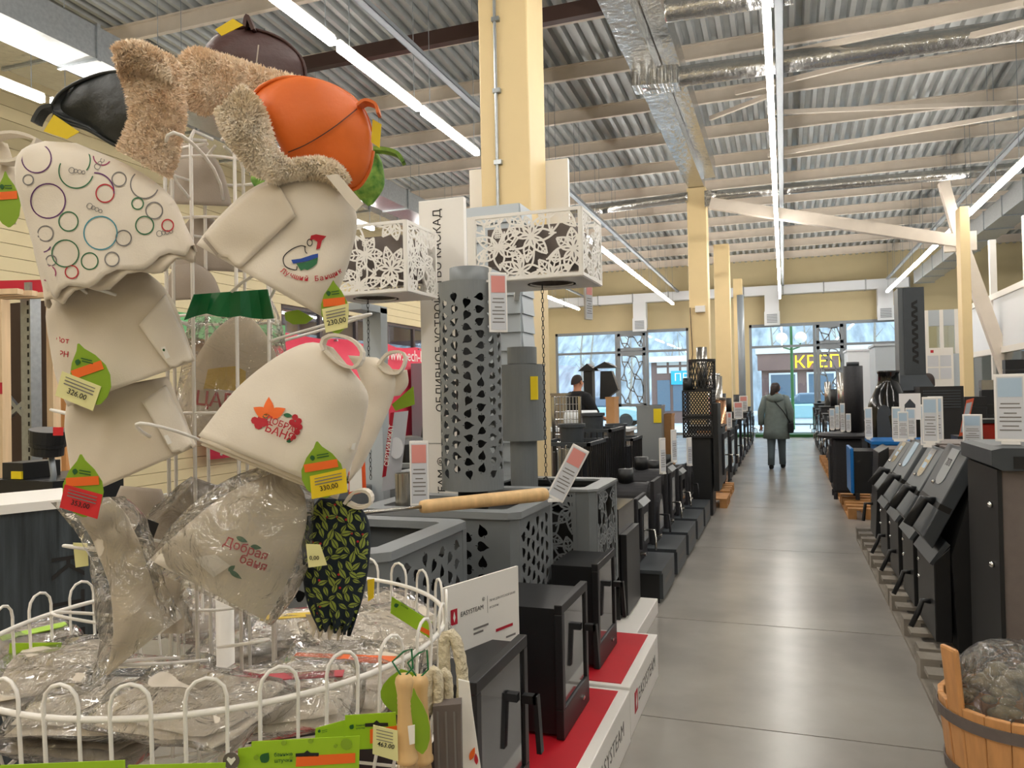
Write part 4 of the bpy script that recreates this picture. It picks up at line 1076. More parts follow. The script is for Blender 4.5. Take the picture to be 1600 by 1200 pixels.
def floral_panel(w, h, seed, pet=.085, lw=.0055, th=.002, frame=.018):
    """flowers and veined leaves cut in sheet metal, inside a plain frame"""
    rnd = random.Random(seed); m = MB()
    for a, b, c, d in ((0, w, 0, frame), (0, w, h - frame, h), (0, frame, frame, h - frame), (w - frame, w, frame, h - frame)): m.box(a, b, c, d, -.001, th + .003)
    def clipok(x, y): return frame * .6 < x < w - frame * .6 and frame * .6 < y < h - frame * .6
    def leaf(cx, cy, l, wd, a, veins=True):
        c, q = cos(a), sin(a)
        def T(x, y): return (min(max(cx + x * c - y * q, frame * .5), w - frame * .5), min(max(cy + x * q + y * c, frame * .5), h - frame * .5))
        up = [T(l * t / 7, wd * sin(pi * (t / 7) ** .85)) for t in range(8)]; dn = [T(l * t / 7, -wd * sin(pi * (t / 7) ** .85)) for t in range(8)]
        ribbon(m, up, lw, th); ribbon(m, dn, lw, th); ribbon(m, [T(0, 0), T(l * .5, 0), T(l * .9, 0)] if veins else [T(l * .75, 0), T(l, 0), T(l * 1.08, 0)], lw * .8, th)
        if veins:
            for t in (.3, .5, .7):
                k = wd * sin(pi * t ** .85) * .9
                for s in (-1, 1): ribbon(m, [T(l * t, 0), T(l * (t + .13), s * k)], lw * .7, th)
    cs = []
    for _ in range(1500):
        p = (rnd.uniform(0, w), rnd.uniform(0, h))
        if all(hypot(p[0] - q[0], p[1] - q[1]) > pet * 1.25 for q in cs): cs.append(p)
    for k, (cx, cy) in enumerate(cs):
        n = rnd.choice((6, 7, 8)); a0 = rnd.uniform(0, 6)
        for i in range(n): leaf(cx, cy, pet * rnd.uniform(.75, 1.05), pet * .22, a0 + 2 * pi * i / n, (i + k) % 3 != 0)
        if k % 3 == 0:
            for i in range(3):
                for j in range(3):
                    x, y = cx + (i - 1) * .011, cy + pet * .5 + (j - 1) * .011
                    if clipok(x, y): ribbon(m, [(x + .006 * cos(b * pi / 3), y + .006 * sin(b * pi / 3)) for b in range(6)], lw * .55, th, True)
    return m.v, m.f
def panel(vsfs, o, ux, uy, mat, name, parent, bevel=0):
    vs, fs = vsfs
    return MB().add(put(vs, o, ux, uy), fs).build(name, mat, parent)

# ------------------------------------------------------------------ white plinths with red tops
def plinth(y0, y1, z, x0, x1, label, red=True, text=True):
    t = thing('display_plinth', label, 'plinth', ((x0 + x1) / 2, (y0 + y1) / 2, 0), 'white display plinths')
    MB().box(x0, x1, y0, y1, 0, z).build('body', 'white_paint', t, bevel=.004)
    if red: MB().box(x0 + .02, x1 - .045, y0 + .03, y1 - .03, z, z + .003).build('red_panel', 'red_top', t)
    if text:
        letters('EASYSTEAM', (x1 + .001, y0 + (y1 - y0) * .56, z * .52), (0, 1, 0), (0, 0, 1), .085, 'ink_grey', t, spacing=1.1)
        b = MB().box(x1, x1 + .0015, y0 + .1, y0 + .17, z * .3, z * .72).build('logo', 'crimson', t)
        MB().prism([(x1 + .0018, y0 + .135, z * .34), (x1 + .0018, y0 + .15, z * .48), (x1 + .0018, y0 + .137, z * .68), (x1 + .0018, y0 + .122, z * .48)], (.0004, 0, 0)).build('flame_mark', 'white_paint', b)
    return t
plinth(1.55, 2.40, .22, -1.5, -.655, 'nearest white plinth with red top under the stove doors')
plinth(2.43, 3.29, .22, -1.95, -.655, 'white plinth with red top beneath the tall glass stove door')
plinth(3.32, 4.09, .22, -2.0, -.66, 'white plinth with red top below the floral stove')
plinth(4.14, 5.25, .1, -1.4, -.84, 'low white plinth without red top', False, False)

# ------------------------------------------------------------------ grey sauna stoves with cut casings
def stove_door(t, x, y0, y1, z0, z1, ztrim=.06):
    d = MB().box(x - .03, x, y0, y1, z0, z0 + .11).box(x - .03, x, y0, y1, z1 - .035, z1).box(x - .03, x, y0, y0 + .035, z0 + .11, z1 - .035).box(x - .03, x, y1 - .035, y1, z0 + .11, z1 - .035).build('door', 'black_metal', t, bevel=.003)
    MB().box(x - .022, x - .008, y0 + .035, y1 - .035, z0 + .11, z1 - .035).build('glass', 'fireglass', d)
    ym = y1 - .05; zm = (z0 + z1) / 2 - .03
    MB().box(x, x + .045, ym - .014, ym + .014, zm + .09, zm + .115).prism([(x + .035, ym - .014, zm + .115), (x + .05, ym - .014, zm + .115), (x + .06, ym - .014, zm - .06), (x + .045, ym - .014, zm - .06)], (0, .028, 0)).build('handle', 'black_metal', d)
    MB().box(x - .002, x + .008, y1 - .13, y1 - .1, z0 + .05, z0 + .06).build('latch', 'steel', d)
def grey_stove(label, x0, x1, y0, y1, z0, z1, kind, seed, door=None, group='grey sauna stoves with cut casings', rimz=.03, gap=.0):
    t = thing('sauna_stove', label, 'stove', ((x0 + x1) / 2, (y0 + y1) / 2, .22), group)
    w = .075; ch = .045
    # rim: chamfered frame
    def outl(k, c): return [(x0 + k, y0 + k + c), (x0 + k + c, y0 + k), (x1 - k - c, y0 + k), (x1 - k, y0 + k + c), (x1 - k, y1 - k - c), (x1 - k - c, y1 - k), (x0 + k + c, y1 - k), (x0 + k, y1 - k - c)]
    A, B = outl(-.012, ch), outl(w, .02)
    rm = MB(); rm.rings([[(x, y, z1 - rimz) for x, y in A], [(x, y, z1) for x, y in A], [(x, y, z1) for x, y in B], [(x, y, z1 - rimz) for x, y in B], [(x, y, z1 - rimz) for x, y in A]], True, False, False)
    rm.build('top_rim', 'stove_grey_light', t)
    H = z1 - rimz - z0
    fw = (x1 - x0 - .13); sw = (y1 - y0 - .08)
    mk = (lambda ww, s: leaf_panel(ww, H, .068, s)) if kind == 'leaf' else (lambda ww, s: floral_panel(ww, H, s, .13, .0095))
    panel(mk(fw, seed), (x0 + .03, y0 + .002, z0), V((1, 0, 0)), V((0, 0, 1)), 'stove_grey', 'cut_panel', t)
    panel(mk(sw, seed + 1), (x1 - .002, y0 + .04, z0), V((0, 1, 0)), V((0, 0, 1)), 'stove_grey', 'cut_panel', t)
    MB().prism([(x1 - .1, y0, z0), (x1 - .03, y0, z0), (x1, y0 + .04, z0), (x1 - .01, y0 + .045, z0), (x1 - .04, y0 + .01, z0), (x1 - .1, y0 + .01, z0)], (0, 0, H)).build('corner_post', 'stove_grey', t)
    MB().box(x1 - .04, x1, y1 - .04, y1, z0, z0 + H).build('corner_post', 'stove_grey', t)
    MB().box(x0, x0 + .03, y0, y0 + .03, z0, z0 + H).build('corner_post', 'stove_grey', t)
    MB().box(x0, x0 + .01, y0 + .03, y1, z0, z0 + H).build('back_panel', 'stove_grey', t)
    MB().box(x0 + .01, x1 - .04, y1 - .01, y1, z0, z0 + H).build('far_panel', 'stove_grey', t)
    MB().box(x0 + .06, x1 - .07, y0 + .06, y1 - .06, .223, z1 - .13).build('firebox', 'black_matte', t)
    if door:
        dx, dy0, dy1, dz0, dz1 = door
        MB().box(x1 - .12, dx - .03, dy0 + .02, dy1 - .02, dz0 + .01, dz1 - .02).build('fire_tunnel', 'black_metal', t)
        stove_door(t, dx, dy0, dy1, dz0, dz1)
    return t
sA = grey_stove('nearest grey sauna stove with open chamfered rim and leaf cutouts', -1.86, -1.22, 2.18, 2.86, .40, 1.0, 'leaf', 11, (-.79, 1.9, 2.33, .226, .735))
MB().cyl((-1.62, 2.5, .9), (-1.62, 2.5, 1.06), .07, n=24).build('flue_collar', 'black_metal', sA, smooth=True)
sB = grey_stove('grey sauna stove with leaf cutouts carrying the leaf chimney', -1.84, -1.08, 3.07, 3.6, .36, 1.0, 'leaf', 21, (-.79, 2.73, 3.12, .226, .72))
sCc = grey_stove('grey sauna stove with floral cut panels and steel chimney tube', -1.62, -.94, 3.9, 4.46, .42, 1.0, 'floral', 31, (-.83, 3.48, 3.87, .226, .71), rimz=.012)
MB().box(-1.86 + .08, -1.22 - .08, 2.27, 2.78, .87, .875).build('inner_plate', 'black_metal', sA)
MB().box(-1.76, -1.16, 3.15, 3.53, .94, .965).build('hearth_plate', 'black_metal', sB)
MB().box(-1.55, -1.01, 3.97, 4.39, .95, .965).build('hearth_plate', 'black_gloss', sCc)
# small neighbours behind the hats
grey_stove('grey sauna stove behind the berry print hat', -2.9, -2.25, 4.3, 4.9, .45, 1.03, 'floral', 41)

# leaf chimney tube
c = V((-1.37, 3.3, 0)); r = .142; zt, zb = 2.02, 1.07
ch = thing('leaf_chimney', 'grey chimney tube pierced with leaf cutouts on the stove', 'chimney', (c.x, c.y, 1.0))
vs, fs = leaf_panel(2 * pi * r, zt - zb - .1, .056, 77, .0)
bm = bmesh.new(); bv = [bm.verts.new(v) for v in vs]
for f in fs:
    try: bm.faces.new([bv[i] for i in f])
    except ValueError: pass
for k in range(1, 48):
    bmesh.ops.bisect_plane(bm, geom=bm.verts[:] + bm.edges[:] + bm.faces[:], plane_co=(2 * pi * r * k / 48, 0, 0), plane_no=(1, 0, 0))
bm.verts.index_update()
m = MB().add([V((c.x + (r + v.co.z) * cos(v.co.x / r + .6), c.y + (r + v.co.z) * sin(v.co.x / r + .6), zb + .05 + v.co.y)) for v in bm.verts], [[v.index for v in f.verts] for f in bm.faces]); bm.free()
m.build('pierced_sleeve', 'stove_grey', ch)
MB().lathe([(r + .001, zb), (r + .001, zb + .052), (r - .003, zb + .052), (r - .003, zb)], c, 48, caps=False).build('bottom_band', 'stove_grey', ch, smooth=False)
MB().lathe([(r + .001, zt - .052), (r + .001, zt), (.1, zt + .004), (.09, zt + .004), (.09, zt - .02), (r - .004, zt - .052)], c, 48, caps=False).build('top_band', 'stove_grey', ch)
MB().lathe([(.092, zt), (.092, zt + .07), (.088, zt + .07), (.088, zt)], c, 36, caps=False).build('spigot', 'stove_grey', ch, smooth=True)
MB().lathe([(.07, .965), (.07, zt + .03)], c, 28).build('inner_flue', 'black_metal', ch, smooth=True)
# sign board with vertical lettering
sg = thing('sign_board', 'tall white sign board with black lettering reading upward', 'sign', (-1.78, 3.95, 0))
MB().box(-1.92, -1.645, 3.9, 3.94, .223, 2.6).build('board', 'white_paint', sg, bevel=.003)
MB().box(-1.90, -1.66, 3.897, 3.9, 1.235, 1.238).build('joint', 'ink_grey', sg)
TS = 1.13 / text_width('ОБЛИВНОЕ УСТРОЙСТВО КАСКАД')
letters('ОБЛИВНОЕ УСТРОЙСТВО КАСКАД', (-1.805, 3.898, 1.41), (0, 0, 1), (-1, 0, 0), TS, 'ink', sg, align='LEFT')
letters('EASYSTEAM ®', (-1.805, 3.898, 1.16), (0, 0, 1), (-1, 0, 0), TS, 'ink', sg, align='RIGHT')
MB().box(-1.80, -1.66, 3.896, 3.899, 1.17, 1.178).build('rule', 'ink', sg)
# clad stand behind the sign
sx0, sx1 = oy(716, 400, 4.52).x, oy(813, 500, 4.52).x
cs = thing('clad_stand', 'pale clapboard stand wall carrying the dousing boxes', 'stand', ((sx0 + sx1) / 2, 4.65, 0))
MB().box(sx0, sx1, 4.52, 4.75, 0, 2.66).build('core', 'white_paint', cs)
z = .05
while z < 2.6:
    MB().prism([(sx0, 4.52, z), (sx0, 4.495, z), (sx0, 4.512, z + .113), (sx0, 4.52, z + .113)], (sx1 - sx0 + .006, 0, 0)).build('clapboard', 'panel_grey', cs)
    MB().prism([(sx1, 4.52, z), (sx1 + .022, 4.52, z), (sx1 + .012, 4.52, z + .113), (sx1, 4.52, z + .113)], (0, .23, 0)).build('clapboard', 'panel_grey', cs)
    z += .115
for q in (2.1, 2.3): MB().bar((sx1 - .02, 4.51, q), (oy(738, 340, 3.5).x + .1, 3.895, q), .03, .03).build('bracket_arm', 'white_paint', cs)
MB().box(-2.36, -2.24, 4.02, 4.1, 0, 2.03).build('post', 'panel_grey', cs)
MB().box(-2.36, -2.24, 3.8, 4.1, 2.0, 2.04).build('bracket_arm', 'panel_grey', cs)
# wall board behind the right box
tag(MB().box(oy(735, 300, 5.4).x, oy(889, 300, 5.4).x, 5.385, 5.42, 2.5, oy(870, 250, 5.4).z).build('white_board', 'white_paint'), 'plain white board fixed high behind the nearest cream column', 'board')
# dousing boxes
def dousing_box(label, x0, x1, y0, y1, z0, z1, seed, hole, rot=0):
    t = thing('dousing_box', label, 'dousing box', ((x0 + x1) / 2, (y0 + y1) / 2, z0), 'white lattice dousing boxes')
    h = z1 - z0
    panel(floral_panel(x1 - x0, h, seed, .125, .0095, frame=.016), (x0, y0, z0), V((1, 0, 0)), V((0, 0, 1)), 'white_paint', 'lattice_panel', t)
    panel(floral_panel(y1 - y0, h, seed + 1, .125, .0095, frame=.016), (x1, y0, z0), V((0, 1, 0)), V((0, 0, 1)), 'white_paint', 'lattice_panel', t)
    panel(floral_panel(x1 - x0, h, seed + 2, .125, .0095, frame=.016), (x0, y1, z0), V((1, 0, 0)), V((0, 0, 1)), 'white_paint', 'lattice_panel', t)
    b = .05
    n = 24; cx, cy = x0 + (x1 - x0) * hole, (y0 + y1) / 2; rr = .11
    ov = [(x0, y0), (x1, y0), (x1, y1), (x0, y1)]; hv = [(cx + rr * cos(2 * pi * k / n), cy + rr * sin(2 * pi * k / n)) for k in range(n)]
    vs, fs = from_curve([ov, hv], .004); MB().add([V((v.x, v.y, z0 + v.z)) for v in vs], fs).build('bottom_plate', 'white_paint', t)
    MB().lathe([(rr, z0 - .004), (rr + .012, z0 - .004), (rr + .012, z0 + .03), (rr, z0 + .03)], (cx, cy, 0), 30, caps=False).build('outlet_ring', 'taupe', t, smooth=False)
    MB().box(x0 + .06, x1 - .06, y0 + .05, y1 - .05, z0 + .08, z1 - .06).build('water_tank', 'taupe', t)
    MB().box(x0 - .03, x0, y0, y0 + .05, z0, z1).build('fixing_flange', 'white_paint', t)
    chn = MB(); z = z0; k = 0
    while z > z0 - .95:
        a = (1, 0) if k % 2 else (0, 1)
        chn.tube([(cx - .05 + a[0] * .006 * cos(q * pi / 4), cy + a[1] * .006 * cos(q * pi / 4), z - .014 + .014 * sin(q * pi / 4)) for q in range(8)], .0018, 4, True)
        z -= .023; k += 1
    chn.build('pull_chain', 'cast_iron', t)
    return t
_bx = [oy(738, 340, 3.5).x, oy(908, 330, 3.5).x]
dousing_box('white floral lattice dousing box to the right of the sign board', _bx[0], _bx[1], 3.5, 3.9, 2.055, 2.38, 51, .62)
dousing_box('white floral lattice dousing box to the left of the sign board', -2.23, -1.77, 3.45, 3.8, 2.03, 2.39, 61, .4)
# grey tank on the floral stove
tk = thing('water_tank', 'grey round water tank on a flue with yellow sticker', 'tank', (-1.31, 4.17, .965))
c = V((oy(817, 630, 4.17).x, 4.17, 0))
MB().lathe([(.078, .965), (.078, 1.24)], c, 28).build('flue', 'stove_grey', tk, smooth=False)
MB().lathe([(.02, 1.24), (.129, 1.24), (.129, 1.67), (.02, 1.675)], c, 40).build('tank_body', 'stove_grey', tk)
MB().lathe([(.085, 1.675), (.085, 1.77), (.08, 1.77), (.08, 1.675)], c, 28, caps=False).build('neck', 'stove_grey', tk)
MB().box(c.x + .082, c.x + .122, c.y - .105, c.y - .09, 1.47, 1.60).build('sticker', 'yellow_sticker', tk)
MB().cyl((c.x - .14, c.y - .06, 1.655), (c.x - .2, c.y - .1, 1.655), .02, n=14).build('valve', 'steel', tk, smooth=True)
MB().cyl((c.x - .13, c.y - .08, 1.3), (c.x - .18, c.y - .12, 1.3), .016, n=12).build('valve', 'steel', tk, smooth=True)
# steel cylinders
def steel_cup(px, py, d, r, h, label, knob=False, z=None):
    p = at(px, py, d); z = p.z if z is None else z
    t = thing('steel_cylinder', label, 'cylinder', (p.x, p.y, z))
    MB().lathe([(r * .97, z), (r, z + .004), (r, z + h), (r * .93, z + h), (r * .93, z + h - .012)], (p.x, p.y, 0), 36).build('shell', 'steel', t, smooth=False)
    if knob:
        MB().cyl((p.x, p.y, z + h - .012), (p.x, p.y, z + h + .02), .005, n=8).build('knob', 'steel', t)
        MB().cyl((p.x, p.y, z - .03), (p.x, p.y, z), r * .35, n=16).build('foot', 'black_metal', t)
    return t
steel_cup(633, 781, 3.62, .046, .17, 'open brushed steel cylinder on the leaf cut stove', z=.97)
steel_cup(885, 742, 4.55, .05, .175, 'closed steel cylinder with knob on the floral stove', True, z=.998)
steel_cup(583, 735, 5.0, .055, .07, 'short steel cylinder behind the certificate board', z=1.0)
# dish with ring handle on the floral stove
p = V((-1.20, 4.0, .966)); t = thing('ladle_lid', 'round lid with bent handle on the floral stove', 'lid', p)
MB().lathe([(.02, .966), (.075, .966), (.08, .974), (.02, .978)], p - V((0, 0, .966)), 28).build('lid', 'stove_grey_light', t)
MB().tube([(p.x, p.y, .976), (p.x - .005, p.y, 1.02), (p.x - .03, p.y, 1.05), (p.x - .045, p.y, 1.04)], .005, 8).build('handle', 'black_metal', t, smooth=True)
# poker laid across the rims
p, q = at(655, 790, 2.62), at(853, 772, 2.86)
p0, p1 = oz(658, 792, 1.022), oz(853, 773, 1.022)
po = thing('poker', 'poker with long round wooden handle lying across the stoves', 'poker', p0)
pa, pb = at(574, 802, 2.75), None
A_, B_ = at(658, 792, 2.83), at(853, 772, 3.12)
MB().tube([A_, A_.lerp(B_, .03), A_.lerp(B_, .97), B_], [.022, .025, .028, .024], 18).build('handle', 'wood', po, smooth=True)
MB().cyl(A_ + (A_ - B_) * .45, A_, .007, n=8).build('rod', 'steel', po, smooth=True)

# ------------------------------------------------------------------ price stands and boards
def price_stand(base, h, w, face, label, col='pink_card', tilt=0, group='white price stands', foot=True, tag_name='price_stand'):
    """upright white frame; face = direction the card looks"""
    b = V(base); n = V((face[0], face[1], 0)).normalized(); s = V((-n.y, n.x, 0)); up = (V((0, 0, 1)) + s * tilt).normalized(); sx = up.cross(n).normalized()
    t = thing(tag_name, label, 'price stand', b, group)
    c = b + up * (h / 2 + .012)
    MB().obox(c, sx * w / 2, up * h / 2, n * .006).build('frame', 'white_plastic', t, bevel=.003)
    sh = MB().obox(c + n * .0065, sx * w * .42, up * h * .46, n * .001).build('card', 'paper_grey', t)
    MB().obox(c + n * .008 + up * h * .30, sx * w * .38, up * h * .14, n * .0006).build('colour_block', col, sh)
    pr = MB()
    for k, (yy, ww) in enumerate(((.06, .3), (.0, .34), (-.08, .2), (-.14, .34), (-.2, .34), (-.27, .26), (-.33, .34))): pr.obox(c + n * .008 + up * h * yy, sx * w * ww, up * h * .009, n * .0004)
    pr.build('small_print', 'ink_grey', sh)
    if foot: MB().obox(b + V((0, 0, .006)), s * w * .3, n * .02, V((0, 0, .006))).build('foot', 'white_plastic', t)
    return t
price_stand((-1.545, 3.10, 1.0), .29, .085, (.35, -1, 0), 'upright pink price stand beside the open steel cylinder')
price_stand((-1.02, 3.42, 1.002), .27, .085, (.4, -1, 0), 'tilted pink price stand beneath the grey tank', tilt=.55)
pst = at(778, 475, 3.45); t = price_stand(pst - V((0, 0, .14)), .27, .085, (.75, -1, 0), 'pink price stand hooked high on the leaf chimney', foot=False)
MB().box(pst.x - .09, pst.x, pst.y - .01, pst.y + .02, pst.z + .1, pst.z + .11).build('hook', 'white_plastic', t)
pst = at(919, 468, 4.1); t = price_stand(pst - V((0, 0, .12)), .2, .07, (1, -.35, 0), 'price stand hanging under the right dousing box', foot=False)
MB().box(pst.x - .02, pst.x - .015, pst.y - .3, pst.y, pst.z + .06, pst.z + .066).build('hook', 'white_plastic', t)
tag(MB().box(-2.9, -2.3, 3.3, 4.0, 0, .99).build('display_cabinet', 'stove_grey', bevel=.01), 'grey cabinet carrying the certificate board', 'cabinet')
ct = thing('certificate_board', 'slanted certificate board with crimson edge strip', 'board', at(605, 765, 4.3))
o = plate([(610, 645), (638, 642), (624, 762), (596, 768)], [4.3, 4.4, 4.4, 4.3], 'paper_grey', 'board', ct, .008)
plate([(610, 645), (616, 644), (603, 744), (597, 746)], [4.29, 4.31, 4.31, 4.29], 'crimson', 'edge_strip', o, .001)
vs, fs = text2('СЕРТИФИКАТ', 608, 696, 9.5, -83); MB().add([at(v.x, v.y, 4.285) for v in vs], fs).build('lettering', 'white_paint', o)
plate([(619 + 11 * cos(k * pi / 8), 700 + 17 * sin(k * pi / 8)) for k in range(16)], 4.33, 'panel_white', 'seal_print', o, .001)
fr = thing('picture_frame', 'white sheet in an orange frame beside the mitten', 'frame', at(560, 765, 3.2))
plate([(544, 700), (569, 706), (572, 768), (545, 775)], 3.2, 'orange_frame', 'frame', fr, .01); plate([(546, 704), (564, 709), (566, 763), (546, 769)], 3.195, 'white_paint', 'sheet', fr, .002)
# poster between the stoves
pz = .925
a, b = oz(691, 919, pz), oz(808, 884, pz); dn = V((0, 0, -1))
ps = thing('poster_board', 'white printed poster board with dark red logo before the stoves', 'poster', (a + b) / 2 - V((0, 0, .3)))
w = (b - a); wl = w.length; wu = w.normalized(); nn = V((wu.y, -wu.x, 0))
o = MB().obox((a + b) / 2 - V((0, 0, .26)), w / 2, nn * .004, V((0, 0, .26))).build('board', 'white_paint', ps)
def on(u, v, k=.0055): return a + w * u - V((0, 0, 1)) * v * wl + nn * k
MB().prism([on(.08, .2), on(.16, .2), on(.16, .33), on(.08, .33)], nn * .0005).build('logo', 'crimson', o)
MB().prism([on(.12, .22, .0065), on(.135, .27, .0065), on(.12, .31, .0065), on(.105, .27, .0065)], nn * .0004).build('flame_mark', 'white_paint', o)
letters('EASYSTEAM', on(.2, .265), wu, (0, 0, 1), wl * .29 / text_width('EASYSTEAM'), 'ink', o, align='LEFT'); letters('®', on(.5, .2), wu, (0, 0, 1), wl * .05, 'ink', o)
letters('ПЕЧИ ДЛЯ РУССКОЙ БАНИ', on(.58, .23), wu, (0, 0, 1), wl * .36 / text_width('ПЕЧИ ДЛЯ РУССКОЙ БАНИ'), 'ink', o, align='LEFT'); letters('И САУНЫ', on(.58, .29), wu, (0, 0, 1), wl * .36 / text_width('ПЕЧИ ДЛЯ РУССКОЙ БАНИ'), 'ink', o, align='LEFT')
MB().prism([on(.55, .18), on(.553, .18), on(.553, .33), on(.55, .33)], nn * .0004).build('rule', 'ink_grey', o)
MB().prism([on(.66, .5), on(.9, .5), on(.9, .525), on(.66, .525)], nn * .0006).build('bar_print', 'crimson', o)
sp = MB()
for u, v, q in ((.36, .42, .2), (.36, .46, .13), (.06, .62, .2), (.8, .6, .14), (.84, .74, .12), (.14, .9, .1)): sp.add([on(u, v), on(u + q, v), on(u + q, v + .018), on(u, v + .018)], [(0, 1, 2, 3)])
sp.build('small_print', 'ink_grey', o)
dv = MB()
for u, v in (((.34, .72), (.38, .12)), ((.52, .62), (.08, .2)), ((.42, .82), (.3, .2))): dv.add([on(u[0], u[1], .006), on(u[0] + v[0], u[1], .006), on(u[0] + v[0], u[1] + v[1], .006), on(u[0], u[1] + v[1], .006)], [(0, 1, 2, 3)])
dv.build('diagram_print', 'taupe', o)
MB().prism([on(.88 + .06 * cos(k * pi / 8), .86 - .1 * sin(k * pi / 8)) for k in range(9)], nn * .0004).build('arch_print', 'shop_glass', o)
# ------------------------------------------------------------------ black stoves on black plinths along the aisle
def dashes(m, o, ux, uz, n, w, h, rnd):
    for k in range(n):
        a = V(o) + V(ux) * k * w * 1.5; m.add([a, a + V(ux) * w, a + V(ux) * w + V(uz) * h * rnd.uniform(.7, 1), a + V(uz) * h * rnd.uniform(.7, 1)], [(0, 1, 2, 3)])
def black_plinth(y0, y1, lab):
    t = thing('display_plinth', lab, 'plinth', (-1.2, (y0 + y1) / 2, 0), 'black display plinths')
    MB().box(-1.5, -.865, y0 + .05, y1, 0, .215).build('body', 'black_metal', t)
    MB().box(-1.5, -.84, y0, y1, .215, .24).build('top', 'graphite', t)
    MB().box(-.865, -.84, y0 + .05, y1, .03, .215).build('front_panel', 'graphite', t)
    m = MB(); dashes(m, (-.8385, y0 + .14, .11), (0, 1, 0), (0, 0, 1), 9, .028, .05, random.Random(int(y0 * 10))); m.build('faded_lettering', 'ink_grey', t, kind='stuff')
def small_stove(y, kind, lab, h=.44, w=.4):
    z = .242; t = thing('cast_stove', lab, 'stove', (-1.15, y, z), 'small cast iron stoves on the black plinths')
    n = 12; rows = []
    hw = w / 2 - .03
    prof = [(-hw, 0), (-hw, h - .14)] + [(-hw * cos(pi * k / n), h - .14 + .13 * sin(pi * k / n)) for k in range(1, n)] + [(hw, h - .14), (hw, 0)]
    MB().prism([(-1.42, y + a, z + b) for a, b in prof], (.36, 0, 0)).build('body', 'cast_iron', t)
    for x in (-1.40, -1.12):
        p2 = [(a * 1.04, b * 1.015) for a, b in prof]; MB().prism([(x, y + a, z + b) for a, b in p2], (.025, 0, 0)).build('rib', 'cast_iron', t)
    x = -1.06
    if kind == 'arch':
        pl = [(-w / 2, 0), (-w / 2, h + .02)] + [(w / 2, h + .02), (w / 2, 0)]
        MB().prism([(x, y + a, z + b) for a, b in pl], (.03, 0, 0)).build('face_plate', 'cast_iron', t)
        ar = [(-.14, .09), (-.14, .26)] + [(-.14 * cos(pi * k / 10), .26 + .14 * sin(pi * k / 10)) for k in range(1, 10)] + [(.14, .26), (.14, .09)]
        d = MB().prism([(x + .03, y + a, z + b) for a, b in ar], (.025, 0, 0)).build('door', 'cast_iron', t)
        MB().prism([(x + .0555, y + a * .74, z + .04 + b * .78) for a, b in ar], (.002, 0, 0)).build('glass', 'fireglass', d)
    else:
        MB().box(x, x + .03, y - w / 2, y + w / 2, z, z + h + .04).build('face_plate', 'cast_iron', t, bevel=.006)
        d = MB().box(x + .03, x + .055, y - .15, y + .15, z + .1, z + h - .03).build('door', 'cast_iron', t, bevel=.008)
        MB().box(x + .055, x + .058, y - .09, y + .09, z + .15, z + h - .09).build('glass', 'fireglass', d)
        MB().prism([(x + .03, y - .16, z + h + .02), (x + .07, y - .16, z + h - .02), (x + .03, y - .16, z + h - .04)], (0, .32, 0)).build('brow', 'stove_grey_light', t)
    MB().tube([(x + .055, y + .12, z + .2), (x + .1, y + .13, z + .2), (x + .115, y + .09, z + .13), (x + .118, y + .06, z + .06)], .009, 8).build('handle', 'steel' if kind != 'arch' else 'cast_iron', t, smooth=True)
    MB().cyl((x + .03, y - .1, z + .06), (x + .07, y - .1, z + .06), .016, n=12).build('air_knob', 'steel', t)
    MB().cyl((-1.3, y, z + h - .02), (-1.3, y, z + h + .1), .065, n=20).build('flue_collar', 'black_metal', t, smooth=True)
PY = [5.45, 6.22, 6.99, 7.76, 8.53]
for i, (y, k, a, b) in enumerate(((PY[0], 'rect', 'first black plinth after the white ones', 'cast iron stove with square glass door on the first black plinth'), (PY[1], 'arch', 'second black plinth after the white ones', 'cast iron stove with arched glass door'), (PY[2], 'rect', 'middle black plinth in the row of five', 'tall cast iron stove with square glass door on the middle plinth'), (PY[3], 'rect', 'fourth black plinth in the row of five', 'cast iron stove with square door on the fourth plinth'), (PY[4], 'arch', 'last black plinth before the wooden pallets', 'rounded cast iron stove on the last black plinth'))):
    black_plinth(y, y + .64, a); small_stove(y + .34, k, b, .44 + (.1 if i in (2,) else 0) + (.06 if i == 1 else 0))
# black carcass at the end of the white plinths
t = thing('stove_carcass', 'black box stove carcass with steel buckle on the low white plinth', 'stove', (-1.15, 4.95, .1))
MB().box(-1.38, -.98, 4.68, 5.2, .1, .78).build('body', 'black_gloss', t, bevel=.004)
MB().box(-.98, -.94, 4.72, 5.16, .12, .62).build('door', 'black_metal', t, bevel=.004)
MB().tube([(-1.28, 4.74, .79), (-1.1, 4.74, .79), (-1.08, 4.74, .80), (-1.06, 4.74, .79), (-1.07, 4.74, .785)], .008, 8).build('buckle', 'steel', t, smooth=True)
